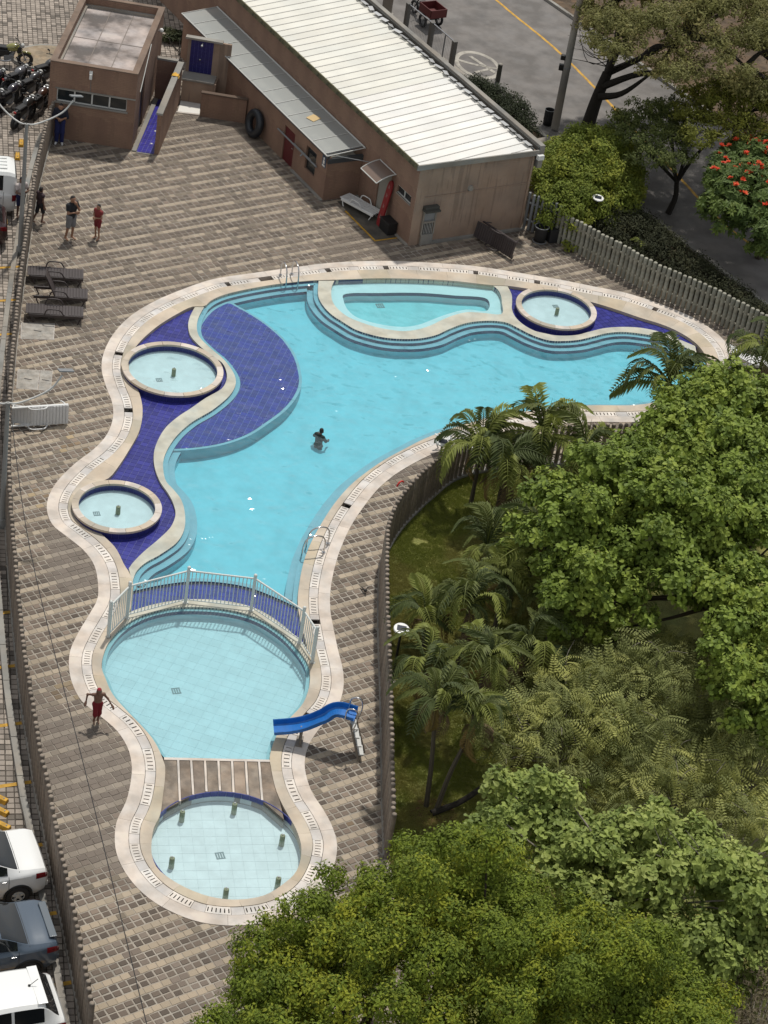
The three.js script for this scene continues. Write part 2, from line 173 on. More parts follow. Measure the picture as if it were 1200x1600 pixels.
// ---------------------------------------------------------------- surveyed plan of the place, metres ([x, z])
const D = {
  OUT: [[-5.57, -9.02], [-4.52, -9.72], [-3.44, -10.40], [-2.41, -10.89], [-1.21, -11.34], [0.32, -11.73], [1.86, -12.01], [3.48, -12.06], [4.78, -12.07], [6.07, -11.99], [7.37, -11.90], [8.66, -11.48], [9.78, -10.92], [10.60, -10.09], [11.08, -9.17], [11.25, -8.03], [10.98, -6.52], [10.17, -4.96], [8.96, -3.80], [7.66, -3.19], [6.19, -2.73], [5.11, -2.23], [4.07, -1.63], [3.14, -0.99], [2.26, -0.33], [1.54, 0.39], [0.97, 1.05], [0.25, 2.09], [-0.26, 3.11], [-0.61, 4.20], [-0.89, 5.32], [-1.04, 6.26], [-1.13, 7.15], [-1.16, 8.03], [-1.14, 8.87], [-1.03, 9.76], [-0.83, 10.61], [-0.62, 11.44], [-0.42, 12.15], [-0.30, 12.88], [-0.31, 13.58], [-0.40, 14.04], [-0.59, 14.53], [-0.81, 15.12], [-0.94, 15.68], [-0.96, 16.28], [-0.85, 16.84], [-0.61, 17.46], [-0.30, 17.95], [-0.01, 18.47], [0.22, 19.13], [0.26, 19.77], [0.19, 20.41], [-0.02, 21.10], [-0.45, 21.75], [-1.01, 22.22], [-1.72, 22.53], [-2.27, 22.64], [-2.79, 22.64], [-3.34, 22.50], [-3.90, 22.24], [-4.39, 21.85], [-4.80, 21.35], [-5.09, 20.80], [-5.24, 20.23], [-5.29, 19.68], [-5.20, 18.94], [-5.22, 18.21], [-5.31, 17.58], [-5.53, 16.95], [-5.93, 16.35], [-6.47, 15.88], [-7.05, 15.42], [-7.44, 14.79], [-7.68, 14.11], [-7.79, 13.41], [-7.74, 12.62], [-7.62, 11.79], [-7.53, 10.99], [-7.65, 10.29], [-7.94, 9.43], [-8.37, 8.83], [-8.99, 8.30], [-9.45, 7.91], [-9.74, 7.36], [-9.88, 6.73], [-9.84, 5.83], [-9.50, 4.60], [-9.10, 3.65], [-8.88, 2.77], [-8.88, 1.75], [-9.07, 0.93], [-9.46, -0.00], [-9.78, -0.94], [-9.90, -1.88], [-9.83, -3.16], [-9.51, -4.47], [-8.92, -5.69], [-8.09, -6.88], [-7.22, -7.88], [-6.36, -8.50]],
  INN: [[-8.02, -5.13], [-7.59, -5.79], [-7.22, -5.94], [-7.08, -6.34], [-6.82, -6.77], [-6.39, -7.22], [-5.55, -7.90], [-4.86, -8.37], [-3.80, -8.97], [-3.08, -9.27], [-1.54, -9.91], [-0.03, -10.38], [1.11, -10.63], [2.49, -10.80], [3.02, -10.94], [3.60, -10.97], [4.81, -10.97], [6.17, -10.77], [6.92, -10.57], [7.85, -10.25], [8.77, -9.98], [9.46, -9.53], [9.91, -9.00], [10.19, -8.21], [10.10, -7.09], [9.41, -5.72], [8.53, -4.77], [7.65, -4.24], [6.14, -3.74], [5.08, -3.24], [4.03, -2.68], [3.07, -2.10], [2.39, -1.53], [1.60, -0.81], [0.83, 0.04], [0.46, 0.54], [-0.27, 1.58], [-0.84, 2.60], [-1.17, 3.31], [-1.52, 4.37], [-1.78, 5.48], [-1.97, 6.54], [-2.07, 7.55], [-2.07, 8.61], [-2.00, 9.58], [-1.79, 10.53], [-1.54, 11.35], [-1.34, 12.22], [-1.24, 12.85], [-1.22, 13.38], [-1.30, 14.01], [-1.60, 14.78], [-1.79, 15.34], [-1.87, 15.95], [-1.87, 16.44], [-1.79, 16.75], [-1.73, 16.99], [-1.55, 17.57], [-1.29, 18.13], [-1.10, 18.47], [-0.84, 18.93], [-0.63, 19.57], [-0.65, 20.39], [-0.90, 20.90], [-1.34, 21.43], [-2.02, 21.73], [-2.62, 21.76], [-3.23, 21.60], [-3.71, 21.35], [-4.01, 21.11], [-4.22, 20.70], [-4.31, 20.26], [-4.35, 19.75], [-4.28, 19.24], [-4.33, 18.57], [-4.42, 17.68], [-4.50, 17.32], [-4.58, 17.14], [-4.72, 16.84], [-4.98, 16.42], [-5.39, 15.95], [-5.85, 15.48], [-6.34, 14.91], [-6.65, 14.31], [-6.82, 13.93], [-6.88, 13.47], [-6.86, 12.84], [-6.67, 12.06], [-6.55, 11.25], [-6.61, 10.42], [-6.72, 9.93], [-6.94, 9.46], [-7.08, 9.25], [-7.50, 8.48], [-7.91, 8.04], [-8.33, 7.64], [-8.81, 7.15], [-8.98, 6.63], [-8.93, 5.93], [-8.67, 5.47], [-8.36, 5.06], [-8.25, 4.64], [-8.07, 3.51], [-7.95, 2.22], [-8.08, 1.00], [-8.38, 0.05], [-8.71, -0.56], [-8.95, -1.29], [-9.03, -2.04], [-8.96, -2.66], [-8.79, -3.34], [-8.50, -4.16]],
  SR: [[-7.22, -5.92], [-7.28, -5.36], [-7.29, -5.01], [-7.23, -4.46], [-7.05, -3.93], [-6.56, -3.32], [-6.10, -2.84], [-5.80, -2.40], [-5.56, -1.92], [-5.45, -1.42], [-5.52, -0.73], [-5.92, 0.32], [-6.45, 1.25], [-6.77, 2.11], [-6.92, 2.90], [-6.95, 3.53], [-6.87, 4.08], [-6.66, 4.72], [-6.38, 5.06], [-6.07, 5.52], [-5.84, 6.20], [-5.73, 6.98], [-5.82, 7.66], [-6.20, 8.42], [-6.54, 8.93], [-6.71, 9.40], [-6.73, 9.93]],
  SL: [[-7.52, -5.86], [-7.58, -5.04], [-7.53, -4.49], [-7.35, -3.91], [-6.93, -3.34], [-6.44, -2.85], [-6.10, -2.59], [-5.89, -2.17], [-5.78, -1.64], [-5.84, -1.02], [-6.25, -0.29], [-6.64, 0.51], [-6.90, 1.01], [-7.18, 1.75], [-7.30, 2.54], [-7.30, 3.27], [-7.14, 4.05], [-6.84, 4.78], [-6.52, 5.28], [-6.29, 5.72], [-6.11, 6.28], [-6.13, 6.96], [-6.38, 7.70], [-6.65, 8.33], [-6.86, 8.93], [-6.95, 9.31]],
  KO: [[-3.63, -9.03], [-3.58, -8.40], [-3.49, -7.87], [-3.27, -7.36], [-2.92, -6.86], [-2.50, -6.50], [-2.01, -6.13], [-1.51, -5.97], [-0.99, -5.92], [-0.45, -6.00], [0.20, -6.25], [0.74, -6.66], [1.19, -7.25], [1.69, -7.80], [2.26, -8.16], [2.79, -8.33], [3.16, -8.32], [3.55, -8.09], [3.95, -7.83], [4.32, -7.67], [4.70, -7.60], [5.22, -7.75], [5.71, -8.00], [6.15, -8.35], [6.71, -8.81], [7.28, -9.07], [7.85, -9.15], [8.42, -9.14], [8.88, -9.02], [9.56, -8.66], [9.86, -8.49]],
  KI: [[-3.09, -9.22], [-3.13, -8.84], [-3.10, -8.33], [-2.98, -7.74], [-2.75, -7.31], [-2.36, -6.90], [-1.89, -6.68], [-1.43, -6.54], [-0.89, -6.50], [-0.39, -6.56], [0.10, -6.84], [0.52, -7.27], [0.92, -7.83], [1.31, -8.28], [1.71, -8.60], [2.22, -8.73], [2.90, -8.87], [2.88, -9.69], [2.82, -10.18], [2.69, -10.57], [2.49, -10.83]],
  KB: [[-2.67, -8.68], [-2.63, -8.27], [-2.44, -7.72], [-2.10, -7.30], [-1.66, -7.13], [-1.09, -7.06], [-0.42, -7.15], [0.07, -7.45], [0.52, -7.96], [1.04, -8.55], [1.69, -9.09], [2.39, -9.24], [2.34, -10.10], [1.17, -9.94], [0.03, -9.73], [-1.30, -9.27]],
  KR: [[3.02, -10.94], [3.19, -10.41], [3.24, -9.86], [3.26, -9.36], [3.40, -8.85], [3.70, -8.41], [4.12, -8.10], [4.46, -8.04], [4.91, -8.03], [5.59, -8.29], [6.03, -8.66], [6.59, -9.11], [7.28, -9.43], [7.96, -9.57], [8.65, -9.49], [9.23, -9.22], [9.82, -8.93]],
  SH: [[-7.22, -4.77], [-7.18, -5.22], [-7.01, -5.94], [-6.72, -6.49], [-6.47, -6.75], [-6.11, -6.56], [-5.51, -6.15], [-5.01, -5.73], [-4.54, -5.23], [-4.20, -4.78], [-3.76, -3.92], [-3.51, -3.11], [-3.37, -2.33], [-3.41, -1.55], [-3.66, -0.56], [-4.10, 0.39], [-4.59, 1.27], [-5.29, 2.02], [-6.21, 2.60], [-7.01, 2.88], [-6.88, 2.73], [-6.72, 1.98], [-6.40, 1.12], [-5.87, 0.18], [-5.47, -0.89], [-5.41, -1.59], [-5.54, -2.08], [-5.82, -2.60], [-6.09, -2.97], [-6.55, -3.45], [-7.04, -4.05]],
  BEU: [[-6.63, 10.32], [-5.92, 9.83], [-5.12, 9.43], [-4.25, 9.24], [-3.43, 9.26], [-2.75, 9.47], [-2.06, 9.77], [-1.90, 9.88]],
  EARC: [[-6.79, 14.07], [-6.88, 13.47], [-6.86, 12.84], [-6.62, 12.04], [-6.18, 11.36], [-5.47, 10.82], [-4.76, 10.57], [-3.91, 10.45], [-3.07, 10.58], [-2.25, 11.10], [-1.65, 11.79], [-1.34, 12.34], [-1.24, 12.85]],
  POSTS: [[-6.91, 12.58], [-6.57, 11.59], [-5.11, 10.46], [-3.25, 10.30], [-1.72, 11.39], [-1.26, 12.17]],
  SLT: [[-4.19, 17.05], [-3.86, 16.98], [-3.51, 16.89], [-3.17, 16.81], [-2.82, 16.74], [-2.47, 16.66], [-2.13, 16.58]],
  SLB: [[-3.88, 18.59], [-3.59, 18.27], [-3.28, 18.07], [-2.95, 17.95], [-2.60, 17.93], [-2.23, 17.93], [-1.84, 18.04]],
  FENL: [[-14.80, -16.46], [-14.76, -15.74], [-14.37, -12.02], [-13.69, -7.33], [-13.15, -3.89], [-12.61, -0.70], [-12.07, 2.27], [-11.64, 4.36], [-11.20, 6.34], [-10.62, 8.67], [-10.12, 10.50], [-9.72, 11.90], [-9.15, 13.86], [-8.53, 15.90], [-7.88, 17.81], [-7.34, 19.40], [-7.00, 20.27], [-6.25, 22.36], [-5.58, 24.14], [-4.83, 26.23], [-4.52, 27.08]],
  FENM: [[1.50, 19.36], [1.33, 17.96], [0.77, 12.88], [0.50, 10.64], [0.31, 8.75], [0.21, 7.15], [0.27, 6.32], [0.52, 5.24], [0.85, 4.32], [1.42, 3.03], [2.04, 1.91], [2.97, 1.15], [4.17, 0.56], [5.81, -0.13], [7.68, -0.78], [9.15, -1.62], [10.45, -2.80], [11.57, -4.22], [12.61, -5.57]],
  FENR: [[4.58, -15.03], [5.30, -14.47], [7.12, -13.09], [8.19, -12.25], [9.37, -11.58], [10.52, -10.94], [11.32, -10.33], [12.78, -9.24]],
  FENG: [[3.39, -15.58], [4.58, -15.03]],
  ROADL: [[1.27, -37.26], [1.91, -36.25], [4.15, -32.85], [9.02, -23.22], [11.16, -18.94], [12.76, -16.87]],
  ROADN: [[-2.07, -31.63], [0.53, -28.28], [4.11, -23.95], [8.06, -18.46], [12.59, -12.97]],
  C_FICUS: [[-1.81, 31.79], [-2.17, 30.02], [-1.65, 29.20], [-1.69, 26.70], [-1.33, 26.32], [-0.45, 25.61], [-0.06, 24.71], [0.73, 24.72], [1.22, 23.87], [1.75, 23.32], [2.64, 23.52], [3.48, 22.99], [4.10, 23.59], [4.83, 23.82], [5.58, 24.47], [7.01, 24.73], [7.87, 24.92], [8.70, 25.90], [9.10, 26.56], [8.94, 29.44]],
  C_ALMA: [[7.03, 3.40], [6.28, 5.05], [5.25, 5.37], [4.29, 7.35], [3.42, 8.43], [4.05, 10.29], [4.61, 11.33], [5.02, 12.97], [6.37, 12.30], [7.24, 12.48], [8.79, 11.90], [8.84, 14.13], [9.37, 16.10], [11.03, 15.66], [12.04, -0.07], [10.41, 0.46], [9.84, -0.51], [8.63, -0.51], [7.81, 1.30], [7.22, 2.61]],
  C_ALMB: [[3.20, 20.87], [3.80, 19.21], [4.32, 18.47], [4.89, 18.69], [5.70, 19.43], [6.96, 19.58], [8.06, 19.07], [9.15, 19.96], [10.08, 20.19], [11.16, 20.37], [11.03, 22.78], [9.50, 23.96], [8.18, 23.66], [7.29, 23.45], [5.80, 23.18], [5.03, 22.52], [3.94, 21.70]],
  C_FEA: [[4.89, 12.28], [6.26, 10.60], [7.53, 10.84], [9.33, 10.48], [9.98, 12.87], [11.93, 12.34], [11.58, 18.78], [9.50, 18.35], [8.37, 17.55], [7.23, 17.96], [5.92, 17.81], [4.74, 16.87], [3.76, 17.12], [3.26, 15.72], [4.10, 14.16]],
  C_TWIG: [[9.82, 22.29], [11.41, 21.05], [11.13, 26.34], [9.54, 26.69]],
  C_OLIVE: [[3.80, -27.66], [4.43, -23.19], [4.86, -20.84], [5.62, -19.03], [6.59, -19.73], [8.04, -18.55], [9.03, -19.85], [10.23, -19.16], [12.74, -20.79], [13.34, -32.01]],
  C_BUSH: [[3.42, -19.40], [4.16, -20.97], [5.66, -22.21], [7.20, -21.63], [7.79, -20.24], [7.67, -17.41], [6.51, -15.80], [5.10, -14.34], [3.89, -14.83], [3.52, -16.93]],
  C_MIDG: [[5.94, -20.53], [7.44, -22.63], [8.72, -23.15], [9.21, -20.94], [9.29, -18.12], [8.18, -16.71], [6.96, -17.50]],
  C_YEL: [[8.37, -21.39], [10.30, -23.28], [13.46, -25.20], [13.19, -20.08], [10.17, -18.33], [8.94, -17.85]],
  C_TULIP: [[9.62, -14.88], [9.85, -17.92], [10.63, -19.63], [11.90, -20.42], [13.47, -21.61], [12.97, -12.30], [11.83, -12.88], [10.94, -13.97], [10.23, -13.71]],
  C_HEDGE: [[4.27, -16.44], [6.70, -17.71], [8.19, -17.34], [10.11, -14.41], [12.40, -11.80], [13.50, -10.54], [13.38, -8.25], [11.21, -11.16], [8.90, -12.99], [6.50, -14.79], [4.92, -15.36]],
  C_SHR: [[0.02, -26.52], [0.75, -27.67], [2.04, -26.38], [3.16, -25.24], [3.64, -22.98], [2.45, -23.42], [1.18, -25.08]],
  C_PLA: [[-12.38, -27.01], [-11.29, -27.75], [-11.16, -26.99], [-12.19, -26.41]]
};

// ---------------------------------------------------------------- ground sheets
const outS = smooth(D.OUT, true, 0.06), innS = smooth(D.INN, true, 0.06);
const fenL = smooth(D.FENL, false, 0.25), fenM = smooth(D.FENM, false, 0.25);
struct('terrain', new THREE.PlaneGeometry(900, 900).rotateX(-Math.PI / 2).translate(0, -1.6, 0), M.soil, 'bare brown earth below everything');
const deckPoly = [...fenL, [3.5, 29.5], ...[[3.4, 24]], ...fenM, [13.2, -4], [13.2, -9.0], ...[...D.FENR].reverse(), [3.0, -16.0], [-9.0, -33.0], [-10.4, -33.0], [-10.9, -21.3], [-15.2, -21.3]];
const poolHole = inset(outS, 0.08).filter((_, i) => i % 4 === 0);
const deck = struct('pool_deck', sheet(deckPoly, 0, [poolHole]), M.grout, 'brown cobble pool deck crossed by beige diagonal bands');
const parkPoly = [[-60, -62], [-27, -62], [-9.9, -41.2], [-9.2, -40.5], [-9.2, -33.05], [-10.45, -33.05], [-10.95, -21.25], [-15.25, -21.25], ...fenL.map(([x, z]) => [x - 0.02, z]), [-4, 60], [-60, 60]];
const parking = struct('parking_area', sheet(parkPoly, -0.012), std(lin(0.075, 0.062, 0.05), 0.95, { map: M.copingMap }), 'grey square pavers of the car park with dark joints');
const lawnPoly = [[3.5, 29.6], [3.45, 24], ...fenM.map(([x, z]) => [x + 0.03, z + 0.03]), [14.5, -4.4], [60, -10], [60, 60], [3.5, 60]];
const lawn = struct('lawn', sheet(lawnPoly, -0.03), std(lin(0.27, 0.275, 0.08), 1, { map: mott(512, 5, 9, 0.6, 1, 91, 0.3), bumpMap: bumpTex(256, 0.6, 24, 92), bumpScale: 0.05 }), 'patchy green lawn behind the curved picket fence');
{ // road, kerb and planting strip behind the long building
  const N = D.ROADN, dir = [N[4][0] - N[0][0], N[4][1] - N[0][1]], L = Math.hypot(...dir), u = [dir[0] / L, dir[1] / L], nrm = [u[1], -u[0]];
  const P = (s, t) => [N[0][0] + u[0] * s + nrm[0] * t, N[0][1] + u[1] * s + nrm[1] * t];
  const W = 8.4;
  struct('planting_strip', sheet([[3.0, -16.05], [4.58, -15.05], ...D.FENR.slice(1), [13.3, -8.9], P(30, -6), P(60, -6), P(60, -0.05), P(-11.2, -0.05), [-9.2, -40.4], [-9.2, -33.1]], -0.06), M.soil, 'dark soil strip under the hedge beside the road');
  struct('road', sheet([P(-40, 0), P(60, 0), P(60, W), P(-40, W)], -0.1), M.asphalt, 'grey asphalt road running past behind the building');
  const kerb = (t, n, label) => { const g = []; for (let s = -16; s < 30; s += 1.0) g.push([s, s + 0.985]); const root = thing('kerb', label, 'kerb'); for (const [a, b] of g) mesh('kerb_stone', boxUV(prism([P(a, t), P(b, t), P(b, t + 0.16), P(a, t + 0.16)], -0.12, 0.03)), M.concrete, root); };
  kerb(-0.17, 0, 'pale kerb stones between planting strip and road'); kerb(W + 0.01, 1, 'far kerb stones of the road under the trees');
  struct('verge', sheet([P(-40, W + 0.17), P(60, W + 0.17), P(60, 60), P(-40, 60)], -0.04), std(lin(0.14, 0.095, 0.06), 1, { map: mott(512, 4, 12, 0.4, 1, 95, 0.3), bumpMap: M.fine, bumpScale: 0.02 }), 'leaf-strewn brown verge on the far side of the road');
  const line = (pts, w, label) => { const A = [], B = []; pts.forEach((p, i) => { const a = pts[Math.max(0, i - 1)], b = pts[Math.min(pts.length - 1, i + 1)], l = Math.hypot(b[0] - a[0], b[1] - a[1]); A.push([p[0] - (b[1] - a[1]) / l * w / 2, -0.096, p[1] + (b[0] - a[0]) / l * w / 2]); B.push([p[0] + (b[1] - a[1]) / l * w / 2, -0.096, p[1] - (b[0] - a[0]) / l * w / 2]); }); const o = mesh('road_line', ribbon(A, B, false), M.yellow); o.userData = { kind: 'structure', label }; };
  const Lr = D.ROADL; line(smooth([[-1.6, -41.6], ...Lr, [16, -12.6], [22, -4]], false, 0.6), 0.13, 'faded yellow line along the middle of the road');
  // painted roundel with a cyclist on the carriageway
  const sym = thing('road_marking', 'white painted roundel with a cyclist symbol on the road', 'road marking', 0.76, -0.095, -29.98, 0.35);
  const wp = std(lin(0.42, 0.39, 0.34), 0.8, { map: mott(256, 1.0, 8, 0.55, 1, 35) });
  mesh('ring', new THREE.RingGeometry(0.80, 0.98, 48).rotateX(-Math.PI / 2).scale(1, 1, 1.42), wp, sym);
  const bar = (x0, z0, x1, z1, w) => { const l = Math.hypot(x1 - x0, z1 - z0), px = -(z1 - z0) / l * w / 2, pz = (x1 - x0) / l * w / 2; return sheet([[x0 + px, z0 + pz], [x1 + px, z1 + pz], [x1 - px, z1 - pz], [x0 - px, z0 - pz]], 0.004); };
  mesh('figure', merge([bar(-0.75, -0.45, 0.05, 0.1, 0.18), bar(-0.1, -0.85, 0.55, 0.75, 0.17), bar(0.0, 0.05, 0.75, 0.35, 0.14), bar(-0.35, 0.75, 0.5, 0.35, 0.16)]), wp, sym);
}
// ---------------------------------------------------------------- paving stones
{
  const geo = (k) => { seed = 900 + k; const c = [[-1, -1], [1, -1], [1, 1], [-1, 1]].map(([x, z]) => [x * 0.5 + rr(-0.035, 0.035), z * 0.5 + rr(-0.035, 0.035)]), t = c.map(([x, z]) => [x * 0.9, z * 0.9]), pos = [];
    const q = (a, b, c2, d) => pos.push(...a, ...b, ...c2, ...a, ...c2, ...d);
    q([t[3][0], 1, t[3][1]], [t[2][0], 1, t[2][1]], [t[1][0], 1, t[1][1]], [t[0][0], 1, t[0][1]]);
    for (let i = 0; i < 4; i++) { const j = (i + 1) % 4; q([c[j][0], 0, c[j][1]], [c[i][0], 0, c[i][1]], [t[i][0], 1, t[i][1]], [t[j][0], 1, t[j][1]]); }
    const g = new THREE.BufferGeometry(); g.setAttribute('position', new THREE.Float32BufferAttribute(pos, 3)); g.computeVertexNormals(); return boxUV(g); };
  const geos = [0, 1, 2, 3].map(geo);
  const Mx = new THREE.Matrix4(), Q = new THREE.Quaternion(), pr = V3();
  camera.updateMatrixWorld(); camera.updateProjectionMatrix();
  const shown = (x, z) => { pr.set(x, 0, z).project(camera); return pr; };
  function lay(owner, name, list, near, mat, tones) {
    list.forEach((s) => { const p = shown(s.x, s.z); s.d = near(p.x * 0.5 + 0.5, 0.5 - p.y * 0.5) ? Math.hypot(s.x, 40, s.z - 62) : 1e9; });
    const first = new Set([...list].sort((a, b) => a.d - b.d).slice(0, 300).filter((s) => s.d < 1e8));
    const palette = tones.map((t) => { const m = mat.clone(); m.color.setRGB(...t); return m; });
    const put = (s, o) => { o.position.set(s.x, s.y, s.z); o.rotation.y = s.turn; o.scale.set(s.w, s.h, s.l); };
    for (const s of first) { let best = 0, bd = 9; tones.forEach((t, i) => { const e = Math.abs(t[0] - s.c[0]) + Math.abs(t[1] - s.c[1]) + Math.abs(t[2] - s.c[2]); if (e < bd) { bd = e; best = i; } }); put(s, mesh(name, geos[s.k], palette[best], owner)); }
    geos.forEach((g, k) => { const l = list.filter((s) => s.k === k && !first.has(s)); const im = new THREE.InstancedMesh(g, mat, l.length); im.name = name + 's'; im.userData = { kind: 'stuff', label: name.replace(/_/g, ' ') + 's farther off' };
      l.forEach((s, i) => { Mx.compose(V3(s.x, s.y, s.z), Q.setFromAxisAngle(V3(0, 1, 0), s.turn), V3(s.w, s.h, s.l)); im.setMatrixAt(i, Mx); im.setColorAt(i, lin(...s.c)); }); owner.add(im); });
  }
  const inPool = inset(outS, 0.25).filter((_, i) => i % 6 === 0);
  seed = 77;
  const ang = -38.5 * Math.PI / 180, e1 = [Math.cos(ang), Math.sin(ang)], e2 = [-Math.sin(ang), Math.cos(ang)], stones = [], rowH = 0.195, pitch = 0.235;
  const dkP = deckPoly;
  for (let r = -260; r < 200; r++) { const beige = ((r % 3) + 3) % 3 === 0; const off = rr(0, pitch), long = beige ? 1.0 : 1;
    for (let c = -220; c < 260; c++) {
      const u = c * pitch + (beige ? off : (Math.floor(r / 3) % 2) * 0.09), v = 12.125 + r * rowH, x = e1[0] * u + e2[0] * v, z = e1[1] * u + e2[1] * v;
      if (x < -17 || x > 14 || z < -27 || z > 29) continue; if (!inside(dkP, x, z) || inside(inPool, x, z)) continue;
      const p = shown(x, z); if (Math.abs(p.x) > 1.06 || Math.abs(p.y) > 1.06) continue;
      const n = fbm((x + 50) / 100, (z + 50) / 100, 24, 3, 5), worn = Math.max(z < -2 ? 0.3 : 0, Math.min(1, (n - 0.53) * 9)), n2 = fbm((x + 50) / 100, (z + 50) / 100, 40, 2, 15), n3 = rnd();
      let col, w, l;
      if (beige) { const dk = n3 < 0.10 + worn * 0.5 ? 0.5 : 1; const v2 = dk * rr(0.82, 1.12); col = [0.40, 0.33, 0.248].map((q) => q * v2); w = pitch * 0.985; l = rowH * 0.93; }
      else { const t = n3 < 0.3 ? rr(0.6, 0.85) : n3 > 0.85 ? rr(1.2, 1.6) : rr(0.85, 1.2); col = [0.155, 0.120, 0.094].map((q) => q * t * (0.7 + 0.6 * n2)); w = pitch * rr(0.80, 0.88); l = rowH * rr(0.76, 0.86); }
      if (worn > 0) { const g = z < -2 ? (beige ? [0.25, 0.208, 0.166] : [0.158, 0.128, 0.103]) : beige ? [0.27, 0.23, 0.19] : [0.19, 0.158, 0.132]; const v3 = rr(0.92, 1.08); col = col.map((q, i) => q + (g[i] * v3 - q) * worn * 0.85); w += (pitch * 0.985 - w) * worn; l += (rowH * 0.985 - l) * worn; }
      if (n2 > 0.80 && rnd() < 0.3) col = [col[0] * 1.08, col[1] * 1.0, col[2] * 0.82];
      stones.push({ x: x + rr(-0.006, 0.006), y: -0.004, z: z + rr(-0.006, 0.006), turn: -ang + rr(-0.03, 0.03), w, l, h: rr(0.012, 0.02), c: col.map((q) => q * 0.93), k: Math.floor(rnd() * 4) });
    } }
  lay(deck, 'paving_stone', stones, (a, b) => a > 0 && a < 0.36 && b > 0.7 && b < 1, M.stone, [[0.40, 0.325, 0.24], [0.35, 0.285, 0.21], [0.15, 0.117, 0.092], [0.105, 0.082, 0.065], [0.21, 0.168, 0.136], [0.18, 0.143, 0.115], [0.26, 0.213, 0.17], [0.47, 0.38, 0.28]]);
  const pavers = [], pa = -14.3 * Math.PI / 180, f1 = [Math.cos(pa), Math.sin(pa)], f2 = [-Math.sin(pa), Math.cos(pa)];
  for (let r = -220; r < 170; r++) for (let c = -130; c < 60; c++) {
    const u = c * 0.2, v = r * 0.2, x = f1[0] * u + f2[0] * v, z = f1[1] * u + f2[1] * v; if (z < -50 || x > -3 || !inside(parkPoly, x, z)) continue;
    const p = shown(x, z); if (Math.abs(p.x) > 1.04 || Math.abs(p.y) > 1.04) continue;
    const n2 = fbm((x + 50) / 100, (z + 50) / 100, 50, 3, 25), dk = rnd() < 0.16 ? 0.45 : 1, t = dk * rr(0.8, 1.2) * (0.65 + 0.7 * n2);
    pavers.push({ x, y: -0.016, z, turn: -pa + rr(-0.02, 0.02), w: 0.2 * rr(0.88, 0.94), l: 0.2 * rr(0.86, 0.93), h: rr(0.014, 0.022), c: [0.31 * t, 0.265 * t, 0.225 * t], k: Math.floor(rnd() * 4) });
  }
  lay(parking, 'paver', pavers, (a, b) => a > 0 && b > 0.45 && b < 1, M.stone, [[0.31, 0.265, 0.225], [0.24, 0.205, 0.175], [0.14, 0.12, 0.10], [0.19, 0.162, 0.138], [0.37, 0.32, 0.27]]);
}
